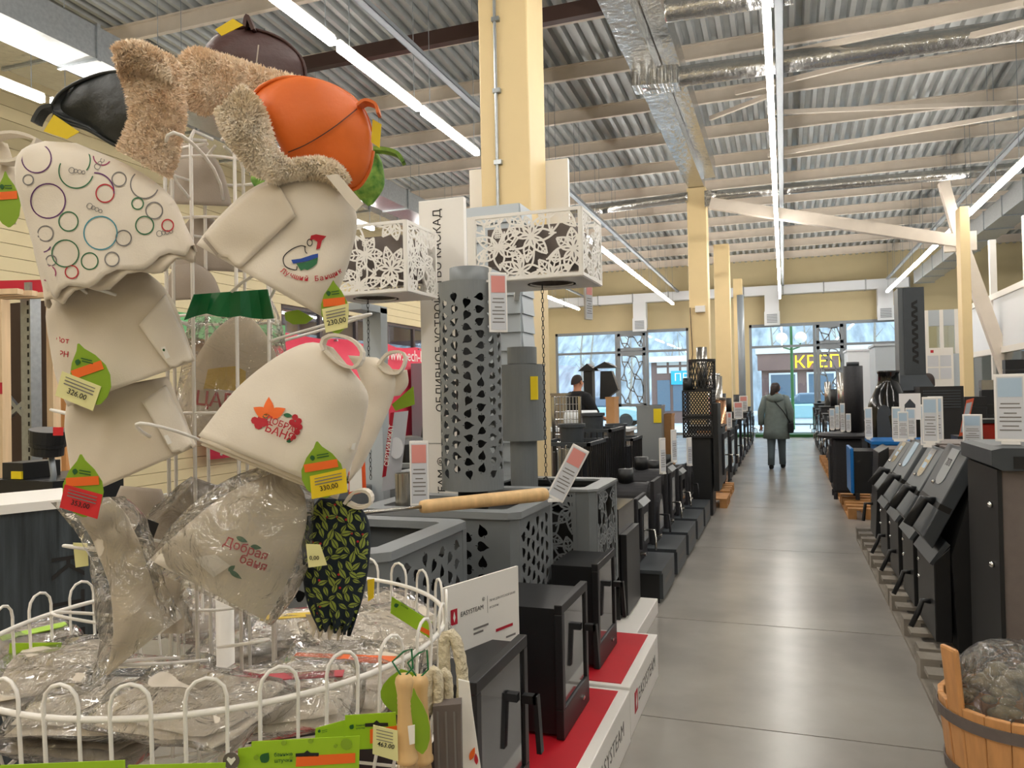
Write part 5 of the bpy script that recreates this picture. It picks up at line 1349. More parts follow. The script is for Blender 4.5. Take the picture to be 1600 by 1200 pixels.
# barred stone-basket stoves
def bar_stove(x0, x1, y0, y1, z0, zm, z1, lab, nb=9, collar=True):
    t = thing('basket_stove', lab, 'stove', ((x0 + x1) / 2, (y0 + y1) / 2, z0), 'black barred stone basket stoves')
    MB().box(x0 + .03, x1 - .03, y0 + .03, y1 - .03, z0, zm).build('firebox', 'black_metal', t)
    for z in (zm, z1):
        MB().box(x0, x1, y0, y0 + .03, z - .03, z).box(x0, x1, y1 - .03, y1, z - .03, z).box(x0, x0 + .03, y0, y1, z - .03, z).box(x1 - .03, x1, y0, y1, z - .03, z).build('rim', 'graphite', t)
    for k in range(nb):
        for (a, b) in (((x0 + .01 + (x1 - x0 - .04) * k / (nb - 1)), y0 + .012), (x1 - .014, (y0 + .03 + (y1 - y0 - .06) * k / (nb - 1)))):
            MB().box(a, a + .012, b, b + .012, zm, z1 - .03).build('bar', 'black_metal', t)
    MB().lathe([(.02, zm), (min(x1 - x0, y1 - y0) * .36, zm), (min(x1 - x0, y1 - y0) * .36, z1 - .1), (.02, z1 - .1)], ((x0 + x1) / 2, (y0 + y1) / 2, 0), 28).build('drum', 'cast_iron', t)
    if collar:
        c = ((x0 + x1) / 2, (y0 + y1) / 2, 0)
        MB().lathe([(.1, z1 - .1), (.11, z1 + .12), (.125, z1 + .12), (.125, z1 + .15), (.1, z1 + .15), (.1, z1 + .05)], c, 28).build('flue_collar', 'graphite', t)
    return t
bar_stove(-2.05, -1.56, 6.35, 7.0, 0, .55, 1.08, 'barred basket stove nearest the floral stove')
bar_stove(-2.1, -1.58, 7.3, 7.95, 0, .62, 1.15, 'barred basket stove between the other two basket stoves')
bar_stove(-2.05, -1.56, 8.3, 8.9, 0, .6, 1.0, 'barred basket stove beside the mesh tower stove')
bar_stove(-3.1, -2.6, 7.6, 8.2, 0, .8, 1.45, 'tall barred basket stove before the man in black', 11, False)
# mesh tower stove
def mesh_panel(m, o, ux, uz, w, h, n, lw=.008):
    o, ux, uz = V(o), V(ux), V(uz); nn = ux.cross(uz).normalized()
    st = w / n
    k = -int(h / st) - 1
    while k * st < w:
        for s in (1, -1):
            a0 = k * st if s == 1 else w - k * st; pts = []
            t0, t1 = 0, h
            x0_, x1_ = a0, a0 + s * h * .7
            # clip to panel
            def cl(xa, xb):
                if xa == xb: return None
                ta, tb = 0, 1
                for lo, hi in ((0, w),):
                    d = xb - xa
                    q0, q1 = (lo - xa) / d, (hi - xa) / d
                    if q0 > q1: q0, q1 = q1, q0
                    ta, tb = max(ta, q0), min(tb, q1)
                return (ta, tb) if tb > ta else None
            c = cl(x0_, x1_)
            if c:
                p = o + ux * (x0_ + (x1_ - x0_) * c[0]) + uz * h * c[0]; q = o + ux * (x0_ + (x1_ - x0_) * c[1]) + uz * h * c[1]
                if (q - p).length > .01: m.bar(p, q, lw, lw, nn)
        k += 1
ty = 9.45; tx0, tx1 = oy(1066, 640, ty).x, oy(1113, 640, ty).x
t = thing('mesh_stove', 'tall black stove with expanded mesh baskets and steel flue', 'stove', ((tx0 + tx1) / 2, ty + .25, 0))
MB().box(tx0 + .04, tx1 - .02, ty + .05, ty + .5, 0, .95).build('firebox', 'black_metal', t, bevel=.02)
for za, zb in ((.95, 1.17), (1.2, 1.5)):
    f = MB()
    for z in (za, zb): f.box(tx0, tx1, ty, ty + .5, z - .012, z + .012)
    for x in (tx0, tx1 - .02):
        for y in (ty, ty + .48): f.box(x, x + .02, y, y + .02, za, zb)
    f.build('basket_frame', 'black_metal', t)
    g = MB(); mesh_panel(g, (tx0 + .02, ty + .008, za + .012), (1, 0, 0), (0, 0, 1), tx1 - tx0 - .04, zb - za - .024, 9, .013); g.build('mesh', 'black_metal', t, kind='stuff')
    g = MB(); mesh_panel(g, (tx1 - .008, ty + .02, za + .012), (0, 1, 0), (0, 0, 1), .46, zb - za - .024, 9, .013); g.build('mesh', 'black_metal', t, kind='stuff')
MB().box(tx1, tx1 + .06, ty + .02, ty + .48, .3, 1.35).build('side_shield', 'black_metal', t)
cx, cy = tx0 + .62 * (tx1 - tx0), ty + .25
MB().lathe([(.16, 1.51), (.16, 1.535), (.155, 1.535), (.155, 1.51)], (cx, cy, 0), 28, caps=False).lathe([(.165, 1.86), (.165, 1.89), (.155, 1.89), (.155, 1.86)], (cx, cy, 0), 28, caps=False).build('drum_rim', 'black_metal', t, kind='stuff')
g = MB()
for k in range(22):
    a = 2 * pi * k / 22
    for s in (-1, 1): g.tube([(cx + .157 * cos(a + s * q * .11), cy + .157 * sin(a + s * q * .11), 1.52 + .35 * q / 6) for q in range(7)], .006, 4)
g.build('drum_mesh', 'black_metal', t, kind='stuff')
MB().cyl((cx, cy, 1.5), (cx, cy, 2.04), .065, n=22).build('flue', 'steel', t, smooth=True)
MB().cyl((tx0 + .06, ty + .1, 1.51), (tx0 + .06, ty + .1, 1.66), .06, n=18).build('side_collar', 'black_metal', t, smooth=True)
# pallet and boxed stoves farther on
def pallet(x0, x1, y0, y1, lab, mat='pallet_wood', grp='wooden pallets under the stoves', along='y'):
    t = thing('pallet', lab, 'pallet', ((x0 + x1) / 2, (y0 + y1) / 2, 0), grp)
    for x in (x0, (x0 + x1) / 2 - .045, x1 - .09):
        for y in (y0, (y0 + y1) / 2 - .06, y1 - .12): MB().box(x, x + .09, y, y + .12, .02, .1).build('block', mat, t)
        MB().box(x, x + .09, y0, y1, 0, .02).build('skid', mat, t)
    n = 5
    for k in range(n):
        y = y0 + (y1 - y0 - .12) * k / (n - 1); MB().box(x0, x1, y, y + .12, .1, .12).build('deck_board', mat, t)
    return t
def crate_stove(x0, x1, y0, y1, z0, z1, lab, pipe=0, mat='graphite', grp='stoves farther down the left row', face=1):
    t = thing('wood_stove', lab, 'stove', ((x0 + x1) / 2, (y0 + y1) / 2, z0), grp)
    MB().box(x0, x1, y0, y1, z0 + .06, z1).build('body', mat, t, bevel=.015)
    for x in (x0 + .02, x1 - .06):
        for y in (y0 + .02, y1 - .06): MB().box(x, x + .04, y, y + .04, z0, z0 + .06).build('leg', 'black_metal', t)
    MB().box(x0 - .02, x1 + .02, y0 - .02, y1 + .02, z1, z1 + .025).build('top_plate', 'black_metal', t)
    xf = x1 if face == 1 else x0
    d = MB().box(min(xf, xf + face * .03), max(xf, xf + face * .03), y0 + .06, y1 - .06, z0 + .2, z1 - .08).build('door', 'cast_iron', t, bevel=.008)
    q = xf + face * .031; MB().box(min(q, q + face * .003), max(q, q + face * .003), y0 + .12, y1 - .12, z0 + .28, z1 - .16).build('glass', 'fireglass', d)
    MB().tube([(xf + face * .03, y1 - .09, (z0 + z1) / 2), (xf + face * .09, y1 - .09, (z0 + z1) / 2), (xf + face * .1, y1 - .09, (z0 + z1) / 2 - .12)], .012, 8).build('handle', 'steel', d, smooth=True)
    if pipe: MB().cyl(((x0 + x1) / 2, (y0 + y1) / 2, z1 + .025), ((x0 + x1) / 2, (y0 + y1) / 2, z1 + pipe), .075, n=20).build('flue', 'steel' if pipe > .55 else 'black_metal', t, smooth=True)
    return t
pallet(-1.35, -.72, 10.15, 10.75, 'low pallet beside the last black plinth')
pallet(-1.3, -.74, 11.0, 12.0, 'pale wooden pallet under the dark boiler')
crate_stove(-1.28, -.84, 11.05, 11.9, .12, .98, 'dark boiler with cardboard flap on the pale pallet', 0, 'graphite')
MB_ = tag(MB().box(-1.16, -.92, 11.0, 11.04, .62, .95).build('cardboard_sheet', 'cardboard'), 'cardboard sheet leaning on the dark boiler', 'cardboard')
L_ = [('stove with tall bright flue behind the cardboard sheet', .9), ('stove with copper toned drum beside it', .5), ('stove with short black flue under the slim column', .3), ('stove with price stands near the slim column', 0), ('stove with round flue past the slim column', .45), ('low stove near the farthest column', .0), ('stove closest to the far shop window', .3)]
for k, (lab, pp) in enumerate(L_):
    y = 12.6 + k * 1.55; crate_stove(-1.32, -.84, y, y + .8, 0, .85 + .1 * (k % 3), lab, pp, 'graphite' if k % 2 else 'cast_iron')
t = thing('steel_flue', 'bright steel flue pipe displayed above the far left stoves', 'flue', (-1.1, 13.6, 1.0))
MB().cyl((-1.12, 13.65, .0), (-1.12, 13.65, 1.75), .12, n=24).build('pipe', 'steel', t, smooth=True); MB().cyl((-1.12, 13.65, 1.75), (-1.12, 13.65, 1.8), .085, n=20).build('spigot', 'chrome', t, smooth=True)
t = thing('copper_drum', 'copper toned steel drum on the far left stoves', 'drum', (-.95, 12.35, 0)); M('copper', 'b98a6a', .22, .95)
MB().cyl((-.98, 12.3, 0), (-.98, 12.3, 1.38), .13, n=24).build('shell', 'copper', t, smooth=True); MB().lathe([(.135, 1.36), (.135, 1.39), (.02, 1.4)], (-.98, 12.3, 0), 24).build('lid', 'steel', t)
for i, (px, py, Y, h, lab) in enumerate(((1058, 755, 6.7, .3, 'on the arched door stove'), (1074, 742, 7.35, .3, 'behind the arched door stove'), (1096, 722, 8.1, .28, 'on the fourth plinth stove'), (1130, 660, 11.3, .2, 'with red corner on the dark boiler'), (1142, 675, 12.8, .25, 'beside the copper drum'), (1148, 672, 13.2, .25, 'behind the copper drum'), (1172, 650, 16, .3, 'far along the left row'), (1167, 652, 15.2, .3, 'midway along the left row'))):
    p = oy(px, py, Y); z = (.79, .83, .73, 1.006, .877, .877, 1.077, .977)[i]; Y = 14.6 if i == 7 else Y
    price_stand((p.x - .12, Y, z), h, .08 if i < 3 else .16, (.9, -.5, 0) if i < 3 else (.1, -1, 0), 'white price stand ' + lab, 'white_plastic' if i < 3 else 'red' if i == 3 else 'pink_card')
# ------------------------------------------------------------------ counter, goods and banner behind
ct = thing('sales_counter', 'long counter with pale top before the man in black', 'counter', (-3.4, 10.5, 0))
MB().box(-4.9, -2.0, 10.2, 10.75, 0, .98).build('body', 'grey_wood', ct); MB().box(-4.95, -1.95, 10.15, 10.8, .98, 1.02).build('worktop', 'panel_white', ct)
def grid_stand(o, w, h, lab):
    o = V(o); t = thing('wire_grid', lab, 'display grid', o)
    m = MB()
    for k in range(9): m.cyl(o + V((w * k / 8, 0, 0)), o + V((w * k / 8, 0, h)), .004, n=5)
    for k in range(11): m.cyl(o + V((0, 0, h * k / 10)), o + V((w, 0, h * k / 10)), .004, n=5)
    m.build('wires', 'chrome', t, kind='stuff')
    for x in (0, w): MB().box(o.x + x - .012, o.x + x + .012, o.y - .02, o.y + .02, 0, o.z + h).build('post', 'chrome', t)
p = oy(866, 690, 7.14); grid_stand((p.x, 7.14, .75), .26, .72, 'chrome wire grid stand beside the nearest column')
t = thing('film_roll', 'large white roll lying below the counter', 'roll', oy(905, 656, 9.3)); p = oy(885, 655, 9.3); q = oy(932, 655, 9.3)
MB().cyl((p.x, 9.3, p.z), (q.x, 9.3, p.z), .11, n=28).build('roll', 'panel_white', t, smooth=True); MB().box(p.x, q.x, 9.1, 9.5, 0, p.z - .11).build('cradle', 'grey_wood', t)
for i, (px, py, Y, w, h, mt, lab) in enumerate(((1014, 646, 9.9, .32, .3, 'stove_grey_light', 'grey metal box with yellow sticker behind the basket stoves'), (1043, 655, 10.1, .1, .2, 'cardboard', 'cardboard carton beside the grey metal box'), (953, 628, 10.45, .12, .2, 'cardboard', 'brown carton standing on the counter'), (872, 622, 10.5, .22, .2, 'steel', 'steel drum box on the counter beside the man'))):
    p = oy(px, py, Y); z0 = 0 if i < 2 else 1.02
    t = thing('goods_box', lab, 'box', (p.x, Y + .15, z0)); MB().box(p.x - w / 2, p.x + w / 2, Y, Y + .3, z0, p.z + h * .35).build('carton', mt, t, bevel=.006)
    MB().box(p.x - w / 2 - .005, p.x + w / 2 + .005, Y - .005, Y + .305, p.z + h * .35 - .03, p.z + h * .35).build('lid', mt, t)
    if i == 0: MB().box(p.x + .06, p.x + .16, Y - .012, Y - .006, p.z - .12, p.z + .06).build('sticker', 'yellow_sticker', t)
hd = thing('flue_cowl', 'black chimney with pitched cowls beside the man', 'chimney', oy(925, 640, 12.2)); x = oy(920, 600, 12.2).x
MB().box(x - .06, x + .08, 12.1, 12.3, 0, 1.86).build('shaft', 'black_metal', hd); MB().prism([(x - .14, 12.05, 1.86), (x + .16, 12.05, 1.86), (x + .01, 12.05, 1.98)], (0, .3, 0)).build('cowl', 'black_metal', hd)
MB().prism([(x + .1, 12.05, 1.9), (x + .5, 12.05, 1.9), (x + .3, 12.05, 2.0)], (0, .3, 0)).build('cowl', 'black_metal', hd); MB().prism([(x + .2, 12.1, 1.4), (x + .3, 12.1, 1.4), (x + .5, 12.1, 1.55), (x + .4, 12.1, 1.85), (x + .22, 12.1, 1.85)], (0, .15, 0)).build('hood', 'black_metal', hd)
bn = thing('banner', 'pink red advertising banner under the side wall window', 'banner', (-9.2, 17, .4)); rows = []
zt0 = ox(620, 541, -9.2).z
for i in range(41):
    y = 10.5 + i * .3; k = .05 * sin(i * 1.3); rows.append([(-9.2 + k, y, zt0 + .03 * sin(i)), (-9.2 + k * 1.4, y, zt0 - .8), (-9.2 + k, y, .5)])
MB().rings(rows, closed=False).build('cloth', 'banner', bn, smooth=True, solid=.004)
p = ox(600, 553, -9.05); letters('www.pech-be', (-9.03, ox(600, 553, -9.03).y, p.z), (0, 1, 0), (0, 0, 1), .42, 'white_paint', bn, align='LEFT')
for y in (10.6, 14.5, 18.5, 22.4): MB().box(-9.5, -9.16, y, y + .04, zt0 - .04, zt0).build('hanger', 'galv', bn)
MB().box(-9.16, -9.12, 9.6, 12.6, zt0 - .25, zt0 + .15).build('green_strip', 'banner_green', bn)
a, b = ox(642, 568, -9.0), ox(668, 645, -9.0)
t = thing('wall_cabinet', 'teal glazed cabinet against the banner', 'cabinet', (-8.9, (a.y + b.y) / 2, 0)); MB().box(-9.0, -8.7, a.y, b.y, 0, a.z).build('body', 'grey_frame', t); MB().box(-8.7, -8.68, a.y + .06, b.y - .06, b.z, a.z - .06).build('glass', 'shop_glass', t)
for k in range(3):
    t = thing('carton', 'brown carton stacked below the banner, ' + ('bottom' if k == 0 else 'middle' if k == 1 else 'top') + ' one', 'box', at(652, 745, 7.0), 'cartons below the banner'); p = at(652, 745, 7.0)
    MB().box(p.x - .22, p.x + .22, p.y - .15, p.y + .25, k * .34, k * .34 + .33).build('box', 'cardboard', t); MB().box(p.x - .03, p.x + .03, p.y - .152, p.y - .15, k * .34, k * .34 + .33).build('tape', 'pale_wood', t)
t = thing('finial_stove', 'small black stove with pointed finial before the banner', 'stove', at(662, 720, 7.6)); p = at(662, 700, 7.6)
MB().lathe([(.02, 0), (.14, 0), (.16, .5), (.15, .9), (.08, 1.0), (.03, 1.08), (.01, 1.2)], (p.x, p.y, 0), 20).build('body', 'cast_iron', t, smooth=True); MB().cyl((p.x, p.y - .16, .6), (p.x, p.y - .2, .6), .05, n=14).build('door', 'steel', t)
t = thing('mirror_stove', 'black stove with oval bluish glass behind the white felt hat', 'stove', at(590, 745, 5.6)); p = at(590, 700, 5.6)
MB().box(p.x - .3, p.x + .2, p.y, p.y + .4, 0, 1.2).build('body', 'black_metal', t, bevel=.05); MB().prism([(p.x + .02 + .09 * cos(q * pi / 8), p.y - .012, 1.08 + .13 * sin(q * pi / 8)) for q in range(16)], (0, .01, 0)).build('glass', 'blue_card', t)

# ------------------------------------------------------------------ far left: shelving, frames, charred stove
D = 5.2
rk = thing('pallet_rack', 'galvanised pallet rack upright with red beams at the left wall', 'rack', V((at(52, 700, D).x, at(52, 700, D).y, 0)))
p = at(50, 600, D); up = MB().box(p.x - .05, p.x + .04, p.y - .04, p.y + .04, 0, at(50, 442, D).z); up.build('upright', 'galv', rk)
m = MB()
for k in range(34): m.box(p.x + .012, p.x + .026, p.y - .042, p.y - .039, .25 + k * .058, .28 + k * .058)
m.build('slots', 'black_matte', rk, kind='stuff')
a, b = at(-60, 452, D), at(76, 458, D); MB().bar((a.x, a.y, a.z), (b.x, b.y, a.z), .05, .1).build('beam', 'crimson', rk)
a, b = at(-60, 470, D - .1), at(76, 466, D - .1)
for k in range(3): MB().bar(a + V((0, -.1 * k, .02)), b + V((0, -.1 * k, .02)), .06, .035).build('timber', 'pale_wood', rk)
MB().bar(at(-40, 700, D + .4), at(48, 620, D + .3), .03, .03).build('brace', 'galv', rk); MB().bar(at(-40, 560, D + .4), at(48, 660, D + .3), .03, .03).build('brace', 'galv', rk)
for i, (x0, x1, y0, dd, mt, lab) in enumerate(((-10, 11, 468, 4.9, 'pale_wood', 'pale wooden frame post with crimson band at the left wall'), (74, 88, 465, 5.4, 'pale_wood', 'pale wooden frame post right of the galvanised upright'), (92, 108, 490, 5.6, 'wood_warm', 'warm wooden frame post behind the left felt hats'))):
    a, b = at(x0, 700, dd), at(x1, 700, dd); t = thing('frame_post', lab, 'post', ((a.x + b.x) / 2, a.y, 0)); MB().box(a.x, b.x, a.y, a.y + .06, 0, at(x0, y0, dd).z).build('post', mt, t)
    if i == 0: MB().box(a.x - .002, b.x + .002, a.y - .003, a.y, at(x0, 616, dd).z, at(x0, 598, dd).z).build('band', 'crimson', t)
a, b = at(-60, 480, 6.0), at(140, 480, 6.0); tag(MB().box(a.x, b.x, a.y, a.y + .05, 0, a.z).build('dark_partition', 'brown_steel'), 'dark brown partition behind the wooden frame posts', 'partition')
# black stove pipes in front of it
t = thing('pipe_elbow', 'black ribbed stove pipe piece with red sticker', 'pipe', V((at(75, 715, 3.2).x, at(75, 715, 3.2).y, .9))); p = at(75, 690, 3.2)
tl = V((.16, -.05, 1)).normalized()
MB().tube([p - tl * .055, p - tl * .02, p - tl * .018, p - tl * .005, p - tl * .003, p + tl * .05], [.062, .062, .068, .068, .07, .072], 24).build('pipe', 'black_metal', t)
o = at(91, 674, 3.11); MB().obox(o, RT * .02, UP * .017, FW * .002).build('sticker', 'tag_red', t); MB().tube([p - tl * .05 + V((.02, 0, 0)), p + V((.03, 0, -.14)), p + V((.01, 0, -.22))], .012, 8).build('stem', 'grey_frame', t, smooth=True)
MB().box(p.x - .02, p.x + .06, p.y - .03, p.y + .05, at(50, 748, 3.3).z, p.z - .2).build('stand', 'black_metal', t)
a, b = at(-20, 735, 3.3), at(110, 735, 3.3)
t = thing('black_cabinet', 'black low stove body with yellow sticker behind the charred panel', 'stove', ((a.x + b.x) / 2, a.y, 0)); MB().box(a.x, b.x, a.y, a.y + .4, 0, at(50, 748, 3.3).z).build('body', 'black_metal', t); q = at(28, 748, 3.3)
MB().box(q.x - .06, q.x + .06, a.y + .02, a.y + .2, q.z, q.z + .07).build('upper_box', 'black_metal', t); o = at(40, 741, 3.3); MB().box(o.x - .03, o.x + .03, a.y + .012, a.y + .02, o.z - .016, o.z + .016).build('sticker', 'yellow_sticker', t)
c0, c1 = at(-40, 808, 1.95), at(148, 795, 2.15)
t = thing('charred_stove', 'stove clad in charred dark panel with white top', 'stove', V(((c0.x + c1.x) / 2, (c0.y + c1.y) / 2, 0))); w = V((c1.x - c0.x, c1.y - c0.y, 0)); nn = V((w.y, -w.x, 0)).normalized(); zt = c0.z
MB().obox((c0 + c1) / 2 * 1 + V((0, 0, zt / 2 - (c0.z + c1.z) / 2)) - nn * .15, w / 2, nn * .15, V((0, 0, zt / 2))).build('cladding', 'charred', t)
MB().obox((c0 + c1) / 2 + V((0, 0, zt + .012 - (c0.z + c1.z) / 2)) - nn * .15, w / 2, nn * .16, V((0, 0, .012))).build('top', 'white_paint', t)
for k, ch in enumerate('КТВ'): letters(ch, V((c0.x, c0.y, 0)) + w * .73 + V((0, 0, zt - .16 - k * .1)) + nn * .002, (0, 0, -1), w, .11, 'ink', t)
# ------------------------------------------------------------------ right side: boilers
pallet(.62, 1.5, 3.45, 4.5, 'grey weathered pallet under the tall taupe boiler', 'grey_wood', 'weathered pallets on the right')
for k, y in enumerate((4.55, 5.85, 7.15)): pallet(.64, 1.45, y, y + 1.22, ('grey weathered pallet under the slanted boilers', 'second weathered pallet under the slanted boilers', 'weathered pallet below the blue boiler')[k], 'grey_wood', 'weathered pallets on the right')
for k, y in enumerate((9.6, 10.9, 12.2, 13.5, 14.8, 16.1)): pallet(.66, 1.12, y, y + 1.15, 'brown pallet under the far right stoves', 'pallet_wood', 'brown pallets under the far right stoves')
Z0 = .121
t = thing('boiler', 'tall taupe boiler with graphite lid behind the wooden bucket', 'boiler', (1.25, 4.05, Z0))
MB().box(.86, 1.75, 3.78, 4.32, Z0, 1.14).build('body', 'taupe', t, bevel=.006); MB().box(.845, .862, 3.77, 4.33, Z0, 1.14).build('side_panel', 'black_matte', t)
MB().prism([(.82, 3.74, 1.16), (.82, 3.74, 1.225), (.86, 3.74, 1.235), (1.8, 3.74, 1.235), (1.8, 3.74, 1.14), (.86, 3.74, 1.14)], (0, .6, 0)).build('lid', 'graphite', t)
MB().box(.9, 1.75, 3.735, 3.74, 1.15, 1.2).build('lid_edge', 'black_matte', t); MB().box(1.0, 1.14, 3.85, 3.9, 1.235, 1.239).build('top_label', 'white_paint', t)
for z in (.98, .72): MB().ball((.838, 3.86, z), .014).build('hinge_pin', 'chrome', t, smooth=True)
def slant_boiler(y0, y1, zt, lab, plate_mat='steel', text=None, body='boiler_grey', big=False):
    t = thing('boiler', lab, 'boiler', (1.1, (y0 + y1) / 2, Z0), 'boilers with slanted doors')
    P = [(1.45, Z0), (.82, Z0), (.80, .62), (.95, zt), (1.45, zt)]
    MB().prism([(x, y0, z) for x, z in P], (0, y1 - y0, 0)).build('body', 'black_matte', t); MB().box(.96, 1.45, y0, y1, zt, zt + .012).build('top', 'taupe', t)
    # slanted door: outer face from top edge down to the kink
    a, b = V((.90, 0, zt + .02)), V((.66, 0, .70)); ax = (b - a); l = ax.length; ax.normalize(); n = V((ax.z, 0, -ax.x)); n = n if n.x < 0 else -n
    w0, w1 = y0 + .01, y1 - .01
    def q(u, y, k): return a + ax * l * u + V((0, y, 0)) + n * k
    d = MB().prism([q(0, w0, -.07), q(0, w0, 0), q(.97, w0, 0), q(1.04, w0, -.07)], (0, w1 - w0, 0)).build('door', body, t, bevel=.006)
    MB().prism([q(.6, w0 - .001, -.06), q(.6, w0 - .001, .002), q(.66, w0 - .001, .002), q(.66, w0 - .001, -.06)], (0, w1 - w0 + .002, 0)).build('handle_recess', 'black_matte', d)
    yc = (w0 + w1) / 2
    MB().tube([q(.62, yc - .14, .0), q(.64, yc - .14, .05), q(.95, yc - .14, .06)], .026, 12).build('handle', 'black_metal', d, smooth=True)
    pw = .085 if not big else .1
    pts = [(.04, -pw), (.04, pw), (.36, pw)] + [(.36 + .09 * sin(pi * k / 8), pw * cos(pi * k / 8)) for k in range(1, 8)] + [(.36, -pw)]
    MB().prism([q(u, yc + y, .001) for u, y in pts], n * .003).build('name_plate', plate_mat, d)
    if text: letters(text, q(.2, yc, .0045), (0, -1, 0), -ax, .062, 'ink', d)
    else:
        for k in range(2): MB().prism([q(.12 + .12 * k, yc - .05, .0045), q(.12 + .12 * k, yc + .05, .0045), q(.2 + .12 * k, yc + .05, .0045), q(.2 + .12 * k, yc - .05, .0045)], n * .0008).build('plate_mark', 'blue_card', d)
    for u in (.45, .8): MB().ball(q(u, yc + .1, .004), .012).build('screw', 'chrome', d, smooth=True)
    # lower ash door
    lo = MB().prism([(.80, y0 + .03, .16), (.72, y0 + .03, .16), (.72, y0 + .03, .58), (.80, y0 + .03, .66)], (0, y1 - y0 - .06, 0)).build('ash_door', 'black_metal', t, bevel=.005)
    MB().prism([(.715, y0 + .03, .56), (.70, y0 + .03, .57), (.78, y0 + .03, .69), (.80, y0 + .03, .67)], (0, y1 - y0 - .06, 0)).build('ledge', body, lo)
    for z in (.5, .4): MB().ball((.718, y1 - .1, z), .011).build('screw', 'chrome', lo, smooth=True)
    MB().tube([(.72, y0 + .16, .34), (.68, y0 + .16, .34), (.66, y0 + .16, .28), (.62, y0 + .15, .2)], .014, 8).build('latch_handle', 'black_metal', lo, smooth=True)
slant_boiler(4.52, 5.12, 1.15, 'boiler with large steel name plate on its slanted door', 'stove_grey_light', '7078', 'graphite', True)
slant_boiler(5.22, 5.74, 1.1, 'grey slanted door boiler next to the lettered one', 'chrome')
slant_boiler(5.88, 6.4, 1.1, 'grey slanted door boiler with bluish plate', 'blue_card')
slant_boiler(6.5, 7.0, 1.06, 'grey slanted door boiler beside the blue one', 'chrome')
t = thing('boiler', 'taupe boiler with vertical black door before the blue one', 'boiler', (1.1, 7.35, Z0), 'boilers with slanted doors')
MB().box(.82, 1.45, 7.15, 7.6, Z0, .98).build('body', 'taupe', t); MB().prism([(.82, 7.16, Z0 + .1), (.70, 7.16, Z0 + .1), (.74, 7.16, .95), (.82, 7.16, 1.0)], (0, .42, 0)).build('door', 'black_metal', t, bevel=.006); MB().tube([(.7, 7.3, .5), (.64, 7.3, .5), (.62, 7.3, .35)], .014, 8).build('handle', 'black_metal', t, smooth=True)
bx0, bx1 = oy(1324, 700, 8.0).x, oy(1440, 700, 8.0).x
t = thing('boiler', 'bright blue boiler with open front door', 'boiler', ((bx0 + bx1) / 2 + .1, 8.2, Z0)); MB().box(bx0 + .25, bx1 + .2, 7.9, 8.5, Z0, .97).build('body', 'blue_paint', t, bevel=.01); MB().box(bx0 + .2, bx1 + .2, 7.88, 8.52, .97, 1.0).build('lid', 'blue_paint', t)
MB().box(bx0 + .02, bx0 + .05, 7.95, 8.45, .5, .93).build('door', 'blue_paint', t, bevel=.008); MB().box(bx0 + .05, bx0 + .25, 7.98, 8.42, .5, .9).build('door_seal', 'black_metal', t)
# cast stove with thick flue
sx0, sx1 = oy(1296, 700, 10.4).x, oy(1352, 700, 10.4).x
t = thing('cast_stove', 'dark round topped stove carrying a thick black flue', 'stove', ((sx0 + sx1) / 2, 10.6, .12), 'far right stoves')
MB().box(sx0 + .03, sx1 - .03, 10.35, 10.85, .2, .88).build('body', 'cast_iron', t, bevel=.04); MB().lathe([(.02, .88), (.33, .88), (.34, .91), (.3, .94), (.02, .95)], ((sx0 + sx1) / 2, 10.6, 0), 30).build('top', 'cast_iron', t)
MB().box(sx0 - .0, sx0 + .04, 10.42, 10.78, .32, .78).build('door', 'cast_iron', t, bevel=.008)
for x in (sx0 + .06, sx1 - .1):
    for y in (10.38, 10.78): MB().cyl((x, y, .12), (x, y, .2), .025, n=10).build('leg', 'cast_iron', t)
fx = oy(1333, 600, 10.6).x; MB().cyl((fx, 10.6, .95), (fx, 10.6, 1.78), .115, n=26).build('flue', 'cast_iron', t, smooth=True); MB().cyl((fx, 10.6, 1.78), (fx, 10.6, 1.83), .075, n=22).build('flue_spigot', 'graphite', t, smooth=True)
for k in range(9):
    y = 11.6 + k * 1.25; h = .85 + .12 * (k % 3)
    lab = ('stove with arched fittings behind the thick flue', 'stove with dark flue behind the arched one', 'stove with two price stands in the far right row', 'stove with bright flue in the far right row', 'plain stove halfway along the far right row', 'stove with short flue past the halfway stove', 'low stove before the pale booths', 'stove with tall flue before the pale booths', 'last stove of the right row')[k]
    crate_stove(.74, 1.3, y, y + .75, .12 if y < 17 else 0, h, lab, (0, .75, .6, .95, 0, .4, 0, .7, 0)[k], 'cast_iron' if k % 2 else 'graphite', 'far right stoves', -1)
t = thing('bottle_stove', 'black bottle shaped stove with narrow neck behind the blue boiler', 'stove', (oy(1388, 600, 9.12).x, 9.12, 0)); c = (oy(1388, 600, 9.12).x, 9.12, 0)
MB().lathe([(.02, 0), (.2, 0), (.22, .9), (.225, 1.2), (.2, 1.33), (.14, 1.46), (.105, 1.55), (.1, 1.64), (.11, 1.66), (.11, 1.68), (.09, 1.68), (.08, 1.6)], c, 32).build('body', 'black_gloss', t, smooth=True); MB().prism([(c[0] - .07 + .07 * cos(q * pi / 6 + pi), c[1] - .222, 1.2 + .12 * sin(q * pi / 6)) for q in range(7)] + [(c[0], c[1] - .222, .9), (c[0] - .14, c[1] - .222, .9)], (0, .02, 0)).build('arched_opening', 'graphite', t)
